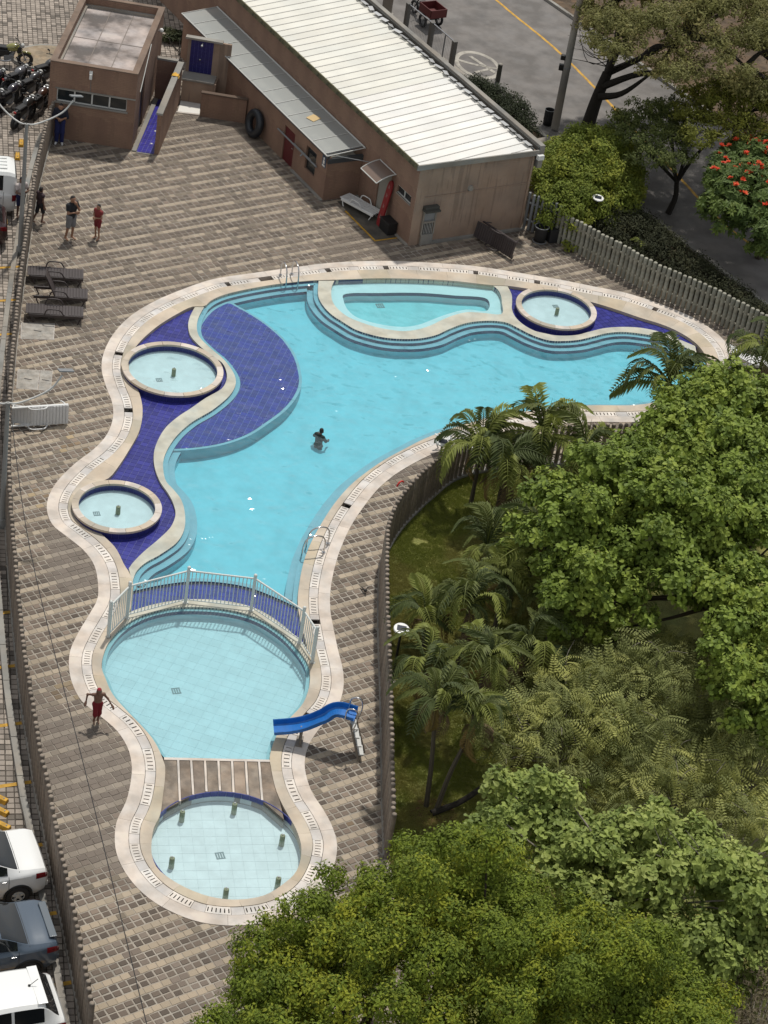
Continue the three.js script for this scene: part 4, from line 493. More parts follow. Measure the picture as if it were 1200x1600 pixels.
  seed = 440; const fl = []; for (let z = Lz; z < 0; z += 0.55) fl.push(bx(-0.09, 0.09, 0, 0.02, -0.2, 0.2).rotateY(rr(-0.4, 0.4)).rotateZ(rr(-0.5, 0.1)).translate(W - 0.2, 3.42, z)); mesh('flashing', merge(fl), std(lin(0.6, 0.6, 0.6), 0.35, { metalness: 0.6 }), b);
  mesh('floodlight', merge([bx(W - 0.05, W + 0.2, 3.02, 3.2, 0.15, 0.3), rod([W + 0.05, 3.1, 0.05], [W + 0.05, 3.1, 0.2], 0.02)]), M.whitePlastic, b);
}
// ---------------------------------------------------------------- low annex with translucent roof
{
  const b = frameOf('annex', 'low brown annex with grey translucent roof sheets beside the long building', 'building'), z0 = -3.91, z1 = -16.6, x0 = -1.5, Hh = 1.78, t = 0.15;
  const rd = [-7.35, -6.5], dk = [-5.55, -4.75];
  mesh('wall', boxUV(merge([bx(x0, x0 + t, -0.05, Hh, dk[1], z0), bx(x0, x0 + t, 1.5, Hh, dk[0], dk[1]), bx(x0, x0 + t, -0.05, 0.55, dk[0], dk[1]), bx(x0, x0 + t, -0.05, Hh, rd[1], dk[0]), bx(x0, x0 + t, 1.45, Hh, rd[0], rd[1]), bx(x0, x0 + t, -0.05, Hh, z1, rd[0])])), M.brick, b);
  mesh('wall', boxUV(bx(x0 + t, -0.01, -0.05, Hh - 0.25, z0 - t, z0)), M.brick, b).userData.label = 'short end wall'; mesh('wall', boxUV(bx(x0 + t, -0.01, -0.05, Hh, z1, z1 + t)), M.brick, b);
  mesh('floor', boxUV(bx(x0 + t, -0.01, 0.0, 0.03, z1 + t, z0 - t)), M.concrete, b);
  const d1 = mesh('door', bx(x0 + 0.05, x0 + 0.09, 0, 1.45, rd[0], rd[1]), std(lin(0.10, 0.012, 0.014), 0.6), b); d1.userData.label = 'dark red door'; mesh('handle', bx(x0 + 0.02, x0 + 0.05, 0.75, 0.8, -6.7, -6.62), M.steel, d1);
  mesh('window', bx(x0 + 0.08, x0 + 0.1, 0.55, 1.5, dk[0], dk[1]), M.glassDark, b);
  mesh('beam', boxUV(merge([bx(x0 - 0.06, x0 + 0.02, Hh, Hh + 0.12, z1, z0 + 0.08), bx(x0, 0, Hh - 0.25, Hh - 0.05, z0 - 0.1, z0 + 0.03)])), std(lin(0.05, 0.055, 0.06), 0.6), b);
  // trusses and purlins under the sheets
  const fr = []; for (let z = z1; z < z0; z += 1.4) { fr.push(rod([x0, Hh + 0.10, z], [-0.02, Hh + 0.26, z], 0.022), rod([x0, Hh + 0.10, z], [-0.05, Hh + 0.24, z + 1.4], 0.015)); } mesh('roof_frame', merge(fr), M.greyMetal, b);
  mesh('ceiling', boxUV(bx(x0 + 0.15, -0.05, 1.5, 1.52, z1 + 0.2, z0 - 0.3)), std(lin(0.50, 0.47, 0.42), 0.9, { map: mott(512, 2.1, 5, 0.55, 1, 171) }), b);
  const pc = new THREE.MeshPhysicalMaterial({ color: lin(0.62, 0.64, 0.62), roughness: 0.35, transmission: 0.55, thickness: 0, ior: 1.4 });
  for (let z = z1; z < z0 - 0.1; z += 1.05) { const a = z + 0.01, c = Math.min(z + 1.04, z0 + 0.12), q = [[x0 - 0.12, Hh + 0.13, a], [x0 - 0.12, Hh + 0.13, c], [0.0 - 0.02, Hh + 0.28, c], [-0.02, Hh + 0.28, a]]; mesh('roof_sheet', ribbon([q[0], q[3]], [q[1], q[2]], false), pc, b); }
  const bars = []; for (let z = z1; z < z0 + 0.2; z += 1.05) bars.push(rod([x0 - 0.12, Hh + 0.145, z], [-0.02, Hh + 0.295, z], 0.014)); bars.push(rod([x0 - 0.12, Hh + 0.14, z1], [x0 - 0.12, Hh + 0.14, z0 + 0.12], 0.025), rod([-0.04, Hh + 0.30, z1], [-0.04, Hh + 0.30, z0 + 0.12], 0.03), rod([x0 - 0.12, Hh + 0.14, z0 + 0.12], [-0.04, Hh + 0.30, z0 + 0.12], 0.02)); mesh('glazing_bar', merge(bars), M.paleMetal, b);
  // shower rail, small plaque
  mesh('shower_rail', merge([rod([x0 - 0.1, 1.12, -7.7], [x0 - 0.1, 1.12, -4.5], 0.035), rod([x0 - 0.12, 1.18, -6.3], [x0 - 0.12, 1.18, -4.9], 0.02), ...[-7.4, -6.4, -5.6, -4.7].map((z) => rod([x0, 1.12, z], [x0 - 0.1, 1.12, z], 0.02)), rod([x0 - 0.12, 1.12, -5.6], [x0 - 0.2, 1.02, -5.6], 0.03)]), M.greyMetal, b);
  const pl = mesh('wall_plaque', bx(x0 - 0.015, x0, 1.28, 1.72, -4.3, -4.02), std(lin(0.04, 0.07, 0.12), 0.5), b); mesh('pictogram', merge([new THREE.CylinderGeometry(0.05, 0.05, 0.006, 14).rotateZ(Math.PI / 2).translate(x0 - 0.018, 1.63, -4.16), bx(x0 - 0.021, x0 - 0.016, 1.42, 1.56, -4.22, -4.1), bx(x0 - 0.021, x0 - 0.016, 1.31, 1.38, -4.26, -4.06)]), M.white, pl);
  mesh('base_kerb', boxUV(bx(x0 - 0.12, x0, -0.04, 0.05, -6.4, z0)), M.concrete, b);
  const paper = mesh('loose_sheet', bx(-0.2, 0.2, 0, 0.01, -0.2, 0.2).rotateZ(0.1).rotateY(0.3).translate(-0.75, Hh + 0.23, -6.6), std(lin(0.55, 0.40, 0.20), 0.8)); b.remove(paper); scene.add(paper); { const [wx, wz] = toW(-0.75, -6.6); paper.geometry.translate(0.75, 0, 6.6); paper.position.set(wx, 0, wz); paper.rotation.y = LBT; } tag(paper, 'tan square of board lying on the translucent annex roof', 'board');
}
// ---------------------------------------------------------------- small flat-roofed building
{
  const b = thing('small_building', 'small brown building with stained flat roof behind a parapet', 'building', -15.0, 0, -16.5, 0.018), W = 3.27, Dp = 6.45, Hh = 3.1, t = 0.2;
  const y0 = 1.54, y1 = 2.05, a = 0.3, c = 2.95;
  mesh('wall', boxUV(merge([bx(0, W, -0.05, y0, -t, 0), bx(0, W, y1, Hh, -t, 0), bx(0, a, y0, y1, -t, 0), bx(c, W, y0, y1, -t, 0)])), M.brick, b).userData.label = 'front wall with window strip';
  mesh('wall', boxUV(bx(0, t, -0.05, Hh, -Dp, -t)), M.brick, b); mesh('wall', boxUV(merge([bx(W - t, W, -0.05, Hh, -1.3, -t), bx(W - t, W, 2.1, Hh, -2.3, -1.3), bx(W - t, W, -0.05, Hh, -Dp, -2.3)])), M.brick, b); mesh('wall', boxUV(bx(t, W - t, -0.05, Hh, -Dp, -Dp + t)), M.brick, b);
  mesh('door', bx(W - 0.1, W - 0.06, 0, 2.1, -2.3, -1.3), std(lin(0.05, 0.045, 0.04), 0.5), b);
  mesh('parapet_cap', boxUV(merge([bx(-0.02, W + 0.02, Hh, Hh + 0.04, -t - 0.02, 0.02), bx(-0.02, t + 0.02, Hh, Hh + 0.04, -Dp, -t - 0.02), bx(W - t - 0.02, W + 0.02, Hh, Hh + 0.04, -Dp, -t - 0.02), bx(t + 0.02, W - t - 0.02, Hh, Hh + 0.04, -Dp, -Dp + t)])), std(lin(0.21, 0.15, 0.115), 0.95, { map: M.copingMap }), b);
  mesh('roof', boxUV(bx(t, W - t, 2.35, 2.72, -Dp + t, -t)), M.slabRoof, b);
  mesh('flashing', boxUV(merge([bx(t, t + 0.08, 2.72, 2.82, -Dp + t, -t), bx(t, W - t, 2.72, 2.84, -Dp + t, -Dp + t + 0.1)])), M.concrete, b);
  mesh('roof_joint', merge([bx(1.2, 1.23, 2.721, 2.732, -Dp + t, -t), bx(2.1, 2.13, 2.721, 2.732, -Dp + t, -t), bx(t, W - t, 2.721, 2.733, -3.3, -3.27)]), std(lin(0.2, 0.17, 0.15), 0.9), b);
  const fw = (c - a) / 4; for (let i = 0; i < 4; i++) { const x = a + i * fw, w = mesh('window', merge([bx(x, x + fw, y0, y0 + 0.05, -0.08, -0.03), bx(x, x + fw, y1 - 0.04, y1, -0.08, -0.03), bx(x, x + 0.035, y0, y1, -0.08, -0.03), bx(x + fw - 0.02, x + fw, y0, y1, -0.08, -0.03)]), M.paleMetal, b); mesh('pane', bx(x + 0.03, x + fw - 0.02, y0 + 0.04, y1 - 0.04, -0.07, -0.06), M.glassDark, w); }
  mesh('sill', boxUV(bx(a - 0.06, c + 0.06, y0 - 0.06, y0, -0.04, 0.06)), M.concrete, b); mesh('lintel', boxUV(bx(a - 0.06, W, y1, y1 + 0.05, 0.001, 0.02)), M.concrete, b);
  const cam = mesh('security_camera', merge([bx(1.48, 1.6, 2.86, 2.96, 0.0, 0.06), bx(1.5, 1.6, 2.68, 2.88, 0.06, 0.16)]), M.whitePlastic, b); mesh('cable', rod([1.55, 2.1, 0.012], [1.55, 2.85, 0.012], 0.008), M.greyMetal, cam);
  mesh('wall_lamp', merge([new THREE.SphereGeometry(0.09, 12, 8).translate(W + 0.1, 2.7, -5.2), rod([W, 2.68, -5.2], [W + 0.1, 2.68, -5.2], 0.03)]), M.whitePlastic, b);
  mesh('downpipe', rod([W + 0.03, 2.0, -0.9], [W + 0.03, 3.05, -3.0], 0.018), M.paleMetal, b);
}
// ---------------------------------------------------------------- foot bath, shower wall and low walls
{
  const fb = thing('foot_bath', 'narrow cobalt tiled foot bath beside the small building', 'foot bath');
  const p = [[-11.52, -16.45], [-10.86, -16.55], [-10.9, -21.2], [-11.6, -21.2]];
  mesh('grout_bed', prism(p, -0.1, 0.012), M.blueGrout, fb); seed = 63; mesh('blue_tiles', tileField(p, 0.03, 0.16, 0.012, 0.026, () => { const t = rr(0.8, 1.25); return [0.04 * t, 0.035 * t, 0.27 * t]; }), M.blueTile, fb).userData = { kind: 'stuff' };
  mesh('edge', boxUV(merge([bx(-11.70, -11.53, -0.05, 0.07, -21.2, -16.42), bx(-11.53, -10.88, -0.05, 0.03, -16.45, -16.38)])), M.concrete, fb);
  mesh('jet', merge([[-11.1, -17.3], [-11.15, -18.4]].map(([x, z]) => new THREE.SphereGeometry(0.05, 8, 6).scale(1, 0.5, 1).translate(x, 0.03, z))), M.white, fb);
  const w1 = thing('low_wall', 'long low brown wall with grey cap beside the foot bath', 'wall'); mesh('wall', boxUV(bx(-10.86, -10.70, -0.05, 1.66, -21.3, -16.52)), M.brick, w1); mesh('cap', boxUV(bx(-10.90, -10.66, 1.66, 1.74, -21.3, -16.48)), M.concrete, w1);
  const w2 = thing('low_wall', 'short brown wall with grey cap closing the foot bath', 'wall'); mesh('wall', boxUV(bx(-11.72, -10.9, -0.05, 1.66, -21.46, -21.31)), M.brick, w2); mesh('cap', boxUV(bx(-11.74, -10.90, 1.66, 1.74, -21.5, -21.3)), M.concrete, w2);
  const w3 = thing('low_wall', 'low dark brown screen wall in front of the annex', 'wall'); mesh('wall', boxUV(prism([[-9.73, -20.36], [-7.95, -20.40], [-7.95, -20.54], [-9.73, -20.50]], -0.05, 1.0)), M.brick, w3); mesh('cap', boxUV(prism([[-9.76, -20.33], [-7.93, -20.37], [-7.93, -20.57], [-9.76, -20.53]], 1.0, 1.05)), std(lin(0.11, 0.075, 0.055), 0.9), w3);
  const sw = thing('shower_wall', 'brown wall with a recessed cobalt tiled shower panel', 'wall');
  mesh('ledge_wall', boxUV(bx(-10.68, -9.35, -0.05, 0.95, -22.1, -21.42)), M.render, sw); mesh('ledge_cap', boxUV(bx(-10.82, -9.42, 0.95, 1.02, -22.1, -21.36)), M.concrete, sw);
  mesh('back_wall', boxUV(merge([bx(-10.68, -10.56, 0.95, 2.42, -22.2, -22.1), bx(-9.66, -8.95, -0.05, 2.42, -22.2, -22.1), bx(-10.7, -9.1, -0.05, 2.0, -22.4, -22.21)])), M.render, sw);
  mesh('panel_bed', bx(-10.56, -9.66, 1.02, 2.42, -22.18, -22.12), M.blueGrout, sw); for (let i = 0; i < 6; i++) for (let j = 0; j < 9; j++) mesh('tile', bx(-10.56 + i * 0.15 + 0.005, -10.56 + i * 0.15 + 0.145, 1.03 + j * 0.154, 1.03 + j * 0.154 + 0.146, -22.12, -22.105), M.tileDark || (M.tileDark = std(lin(0.02, 0.018, 0.13), 0.3)), sw);
  mesh('top_cap', boxUV(bx(-10.78, -9.3, 2.42, 2.5, -22.25, -22.0)), M.concrete, sw); mesh('shower_head', merge([rod([-10.1, 2.3, -22.1], [-10.1, 2.3, -21.9], 0.02), new THREE.SphereGeometry(0.045, 8, 6).translate(-10.1, 2.28, -21.88)]), M.paleMetal, sw); mesh('tap', new THREE.SphereGeometry(0.04, 8, 6).translate(-10.15, 1.6, -22.08), M.steel, sw);
  const slab = thing('ramp_slab', 'bright white slab at the foot of the shower wall', 'slab'); mesh('slab', prism([[-10.66, -21.40], [-9.88, -21.42], [-9.76, -20.5], [-10.62, -20.4]], 0.0, 0.05), M.white, slab); mesh('edge', prism([[-10.66, -20.39], [-9.76, -20.49], [-9.76, -20.42], [-10.66, -20.32]], 0.0, 0.045), M.border, slab);
  const cl = thing('cloth', 'yellow cloth hung over the grey wall cap', 'cloth', -10.78, 1.74, -20.0); { const A = [], B = []; for (let i = 0; i <= 12; i++) { const k = i / 12, s = k * 0.6; const x = s < 0.13 ? -0.14 : s < 0.4 ? -0.14 + (s - 0.13) : 0.13 + 0.02 * Math.sin(i * 2), y = s < 0.13 ? 0.015 - (0.13 - s) : s < 0.4 ? 0.02 + 0.02 * Math.sin(k * 20) : 0.01 - (s - 0.4); A.push([x, y, -0.16 + 0.03 * Math.sin(i)]); B.push([x, y + 0.01, 0.14 + 0.04 * Math.sin(i * 1.7)]); } mesh('fabric', ribbon(A, B, false), std(lin(0.62, 0.36, 0.06), 0.9), cl); }
}

{ // raised island with sandy paving beside the motorcycles
  const is = thing('kerb_island', 'raised sandy island with a dark kerb behind the motorcycles', 'island'), p = smooth([[-17.9, -22.9], [-17.0, -24.2], [-15.6, -24.3], [-15.35, -22.3], [-16.4, -21.95], [-17.4, -22.2]], true, 0.15); mesh('kerb', boxUV(prism(p, -0.05, 0.12)), M.concrete, is); mesh('paving', boxUV(prism(inset(p, 0.12), 0.0, 0.13)), std(lin(0.34, 0.27, 0.19), 0.95, { map: mott(256, 1.6, 6, 0.5, 1, 191, 0.2), bumpMap: M.fine, bumpScale: 0.01 }), is);
}

// ---------------------------------------------------------------- railing along the children's pool
{
  const rl = thing('railing', 'white metal railing of five panels curving along the children pool', 'railing'), P = D.POSTS, h = 1.14, wm = std(lin(0.60, 0.62, 0.60), 0.5);
  P.forEach(([x, z], i) => { const p = mesh('post', rbx(-0.045, 0.045, 0, h + 0.08, -0.045, 0.045, 0.01), wm, rl); p.position.set(x, 0.01, z); mesh('cap', new THREE.SphereGeometry(0.055, 10, 6).translate(0, h + 0.1, 0), wm, p); mesh('foot', new THREE.CylinderGeometry(0.085, 0.085, 0.02, 10).translate(0, 0.01, 0), wm, p); });
  for (let i = 0; i < P.length - 1; i++) {
    const [x0, z0] = P[i], [x1, z1] = P[i + 1], L = Math.hypot(x1 - x0, z1 - z0), n = Math.max(5, Math.round(L / 0.108));
    mesh('top_rail', rod([x0, h, z0], [x1, h, z1], 0.028), wm, rl); mesh('bottom_rail', rod([x0, 0.13, z0], [x1, 0.13, z1], 0.02), wm, rl);
    const g = new THREE.CylinderGeometry(0.014, 0.014, h - 0.13, 6); for (let k = 1; k < n; k++) { const b = mesh('baluster', g, wm, rl); b.position.set(x0 + (x1 - x0) * k / n, (h + 0.13) / 2, z0 + (z1 - z0) * k / n); }
  }
}
// ---------------------------------------------------------------- pool ladders
{
  const ladder = (label, A, B) => { // A: deck anchors, B: points at the water edge
    const l = thing('pool_ladder', label, 'ladder', 0, 0, 0, 0, 'steel pool ladders'); const pr = [];
    for (let i = 0; i < 2; i++) { const [ax, az] = A[i], [bx_, bz] = B[i], m = (k) => [ax + (bx_ - ax) * k, az + (bz - az) * k], at3 = (k, y) => { const q = m(k); return [q[0], y, q[1]]; };
      pr.push(m(1)); const r = mesh('rail', tube([at3(0, 0.02), at3(0, 0.45), at3(0.15, 0.62), at3(0.5, 0.68), at3(0.85, 0.6), at3(1, 0.35), at3(1.04, -0.1), at3(1.04, -0.48)], 0.024, 40, 8), M.steel, l); mesh('flange', new THREE.CylinderGeometry(0.06, 0.06, 0.03, 12).translate(ax, 0.045, az), M.steel, r); }
    for (const y of [-0.12, -0.32]) mesh('rung', rod([pr[0][0], y, pr[0][1]], [pr[1][0], y, pr[1][1]], 0.022), M.steel, l);
  };
  ladder('steel pool ladder on the far edge of the large pool', [[-4.99, -8.94], [-4.61, -9.15]], [[-4.72, -8.35], [-4.32, -8.52]]);
  ladder('steel pool ladder on the near right edge above the railing', [[-1.56, 7.01], [-1.49, 6.53]], [[-2.16, 7.30], [-2.08, 6.82]]);
}
// ---------------------------------------------------------------- blue slide
{
  const s = thing('pool_slide', 'small blue slide with ladder at the edge of the children pool', 'slide');
  const c = new THREE.CatmullRomCurve3([[0.16, 1.12, 15.49], [-0.33, 1.1, 15.42], [-0.62, 0.87, 15.47], [-1.02, 0.58, 15.51], [-1.41, 0.42, 15.56], [-1.9, 0.34, 15.66]].map((q) => V3(...q)), false, 'centripetal');
  const n = 26, sec = [[-0.27, 0.16], [-0.25, 0.17], [-0.235, 0.15], [-0.22, 0.02], [-0.18, 0.0], [0.18, 0.0], [0.22, 0.02], [0.235, 0.15], [0.25, 0.17], [0.27, 0.16]];
  const rows = []; for (let i = 0; i <= n; i++) { const p = c.getPoint(i / n), t = c.getTangent(i / n), sd = V3(t.z, 0, -t.x).normalize(), up = sd.clone().cross(t).normalize(); if (up.y < 0) up.negate(); rows.push(sec.map(([a, b]) => { const q = p.clone().addScaledVector(sd, a).addScaledVector(up, b); return [q.x, q.y, q.z]; })); }
  const g = []; for (let j = 0; j < sec.length - 1; j++) g.push(ribbon(rows.map((r) => r[j]), rows.map((r) => r[j + 1]), false));
  const bm = std(lin(0.012, 0.15, 0.50), 0.4, { map: mott(256, 0.8, 5, 0.82, 1, 187) }); mesh('trough', merge(g), bm, s);
  // ladder legs and treads behind the platform
  const T0 = [0.12, 1.05, 15.28], T1 = [0.06, 1.05, 15.72], B0 = [0.55, 0.0, 15.52], B1 = [0.45, 0.0, 15.95]; const mix = (a, b, k) => a.map((v, i) => v + (b[i] - v) * k);
  const lm = std(lin(0.20, 0.17, 0.14), 0.6);
  mesh('leg', rod(B0, T0, 0.035), lm, s); mesh('leg', rod(B1, T1, 0.035), lm, s);
  for (const k of [0.2, 0.42, 0.64, 0.86]) { const a = mix(B0, T0, k), b = mix(B1, T1, k), x = (a[0] + b[0]) / 2, z = (a[2] + b[2]) / 2; mesh('tread', bx(-0.08, 0.08, -0.02, 0.02, -0.22, 0.22).rotateY(0.2).translate(x, a[1], z), M.paleMetal, s); }
  mesh('handrail', tube([[0.2, 0.75, 15.3], [0.3, 1.3, 15.25], [0.22, 1.55, 15.24], [0.0, 1.52, 15.24], [-0.05, 1.15, 15.25]], 0.02, 24, 6), M.steel, s); mesh('handrail', tube([[0.12, 0.75, 15.78], [0.22, 1.3, 15.76], [0.14, 1.55, 15.74], [-0.06, 1.52, 15.72], [-0.1, 1.15, 15.7]], 0.02, 24, 6), M.steel, s);
  mesh('support', merge([rod([-1.2, 0.02, 15.42], [-1.2, 0.5, 15.5], 0.025), rod([-1.16, 0.02, 15.72], [-1.16, 0.5, 15.6], 0.025), bx(-1.28, -1.1, 0.03, 0.06, 15.36, 15.78)]), lm, s);
}
// ---------------------------------------------------------------- sun loungers
function lounger(label, mat, back, group) { // length along x, head end at -x
  const t = thing('sun_lounger', label, 'sun lounger', 0, 0, 0, 0, group), w = 0.31, y = 0.30;
  const side = (z) => merge([rbx(-0.9, 0.9, y - 0.09, y + 0.01, z - 0.025, z + 0.025, 0.015)]);
  mesh('bed', rbx(-0.2, 0.9, y - 0.03, y + 0.004, -w, w, 0.01), mat, t);
  mesh('side_frame', side(-w), mat, t); mesh('side_frame', side(w), mat, t);
  const slat = rbx(-0.042, 0.042, -0.012, 0.012, -w, w, 0.008);
  for (let x = -0.14; x < 0.9; x += 0.1) { const s = mesh('slat', slat, mat, t); s.position.set(x, y + 0.018, 0); if (Math.abs(x - 0.36) < 0.05) s.position.y -= 0.012; }
  const b = new THREE.Group(); b.name = 'backrest'; b.position.set(-0.2, y + 0.02, 0); b.rotation.z = -back; t.add(b); for (let x = -0.05; x > -0.75; x -= 0.1) { const s = mesh('slat', slat, mat, b); s.position.set(x, 0, 0); } mesh('back_panel', rbx(-0.72, 0.02, -0.018, -0.006, -w, w, 0.004), mat, b); for (const k of [-1, 1]) mesh('back_frame', rbx(-0.72, 0, -0.02, 0.02, k * (w - 0.0175) - 0.0175, k * (w - 0.0175) + 0.0175, 0.01), mat, b);
  for (const [x, z] of [[-0.72, -w], [-0.72, w], [0.72, -w], [0.72, w]]) mesh('leg', tube([[x + 0.1 * Math.sign(x), y - 0.03, z], [x + 0.06 * Math.sign(x), 0.12, z * 1.04], [x, 0.0, z * 1.05]], 0.024, 8, 6), mat, t);
  for (const z of [-w, w]) mesh('armrest', tube([[-0.38, y, z * 1.05], [-0.3, y + 0.2, z * 1.1], [-0.05, y + 0.23, z * 1.1], [0.12, y + 0.2, z * 1.1], [0.26, y, z * 1.05]], 0.024, 18, 6), mat, t);
  return t;
}
{
  const dk = std(lin(0.045, 0.034, 0.034), 0.5), wh = std(lin(0.66, 0.66, 0.65), 0.5), gb = 'dark brown loungers by the car park fence';
  const put = (o, x, y, z, ry) => { o.position.set(x, y, z); o.rotation.y = ry; return o; };
  put(lounger('dark lounger with flat back and armrests, farthest of three by the fence', dk, 0, gb), -12.35, 0.02, -6.0, 0.2);
  put(lounger('dark lounger with its back raised steeply, middle of three by the fence', dk, 1.15, gb), -11.95, 0.02, -4.75, 0.2);
  put(lounger('dark flat lounger nearest the pale manhole slab', dk, 0, gb), -11.85, 0.02, -3.55, 0.2);
  const tip = lounger('white lounger tipped over on its side near the left fence', wh, -0.45); tip.rotation.order = 'YXZ'; put(tip, -11.1, 0.36, 2.65, 0.42); tip.rotation.x = Math.PI / 2 - 0.12;
  put(lounger('white lounger standing beside the door with the curved canopy', wh, 0), -2.72, 0.02, -14.75, -0.62).scale.setScalar(0.88);
  const tb = lounger('dark lounger tipped up against the end wall of the long building', dk, 0.2); tb.rotation.order = 'YXZ'; put(tb, 2.62, 0.36, -13.75, -0.75); tb.rotation.x = Math.PI / 2 - 0.2;
  put(lounger('white lounger behind the palm at the fence bend', wh, 0.35), 2.15, 0.03, 0.35, 0.45);
  put(lounger('white lounger at the far right end of the pool', wh, 0.4), 11.85, 0.02, -8.1, 0.1);
}
// ---------------------------------------------------------------- lamp posts with two curved arms, solar lamps
function lampPost(label, x, z, h, arms) {
  const t = thing('lamp_post', label, 'lamp post', x, 0, z, 0, 'lamp posts along the car park fence');
  mesh('pole', merge([new THREE.CylinderGeometry(0.06, 0.085, h, 12).translate(0, h / 2, 0), new THREE.CylinderGeometry(0.12, 0.14, 0.3, 12).translate(0, 0.15, 0)]), std(lin(0.26, 0.26, 0.25), 0.6), t);
  for (const [dx, dz, up, ln] of arms) { const a = mesh('arm', tube([[0, h, 0], [dx * 0.12, h - 0.05, dz * 0.12], [dx * 0.4, h + up * 0.05, dz * 0.4], [dx * 0.8, h + up * 0.45, dz * 0.8], [dx, h + up, dz]], 0.028, 30, 8), M.paleMetal, t); mesh('lamp_head', rbx(-0.11, 0.11, 0, 0.05, -0.22, 0.22, 0.02).rotateY(Math.atan2(dx, dz) ).rotateX(-0.25).translate(dx * 1.06, h + up + 0.12, dz * 1.06), M.greyMetal, a); }
}
lampPost('tall lamp post with curved arms beside the white van', -13.95, -7.45, 4.95, [[1.35, -0.9, 0.7], [-1.35, -0.5, 0.9]]);
lampPost('tall lamp post with curved arms beside the tipped white lounger', -10.88, 8.35, 4.3, [[1.35, -0.7, 0.75], [-1.1, 0.2, 0.9]]);
function solarLamp(label, x, z, h) {
  const t = thing('solar_lamp', label, 'solar lamp', x, 0, z, 0, 'solar garden lamps'); mesh('pole', new THREE.CylinderGeometry(0.035, 0.04, h, 10).translate(0, h / 2, 0), M.black, t); mesh('base', new THREE.CylinderGeometry(0.09, 0.1, 0.06, 12).translate(0, 0.03, 0), M.concrete, t);
  const hd = mesh('lamp_head', new THREE.LatheGeometry([[0, 0.03], [0.20, 0.03], [0.22, 0.015], [0.22, -0.02], [0.12, -0.05], [0.04, -0.10], [0, -0.10]].map((q) => new THREE.Vector2(...q)).reverse(), 28), M.whitePlastic, t); hd.position.set(0, h + 0.06, 0); hd.rotation.set(0.12, 0, -0.05);
  const pn = mesh('solar_panel', bx(-0.13, 0.13, 0.031, 0.037, -0.10, 0.10), std(lin(0.025, 0.03, 0.045), 0.2), hd); 
}
solarLamp('white solar lamp on the lawn among the near palms', 1.0, 12.42, 1.82);
solarLamp('white solar lamp beside the bend of the picket fence', 1.41, 2.89, 1.85);
solarLamp('white solar lamp above the hedge near the road', 5.9, -15.75, 1.62);
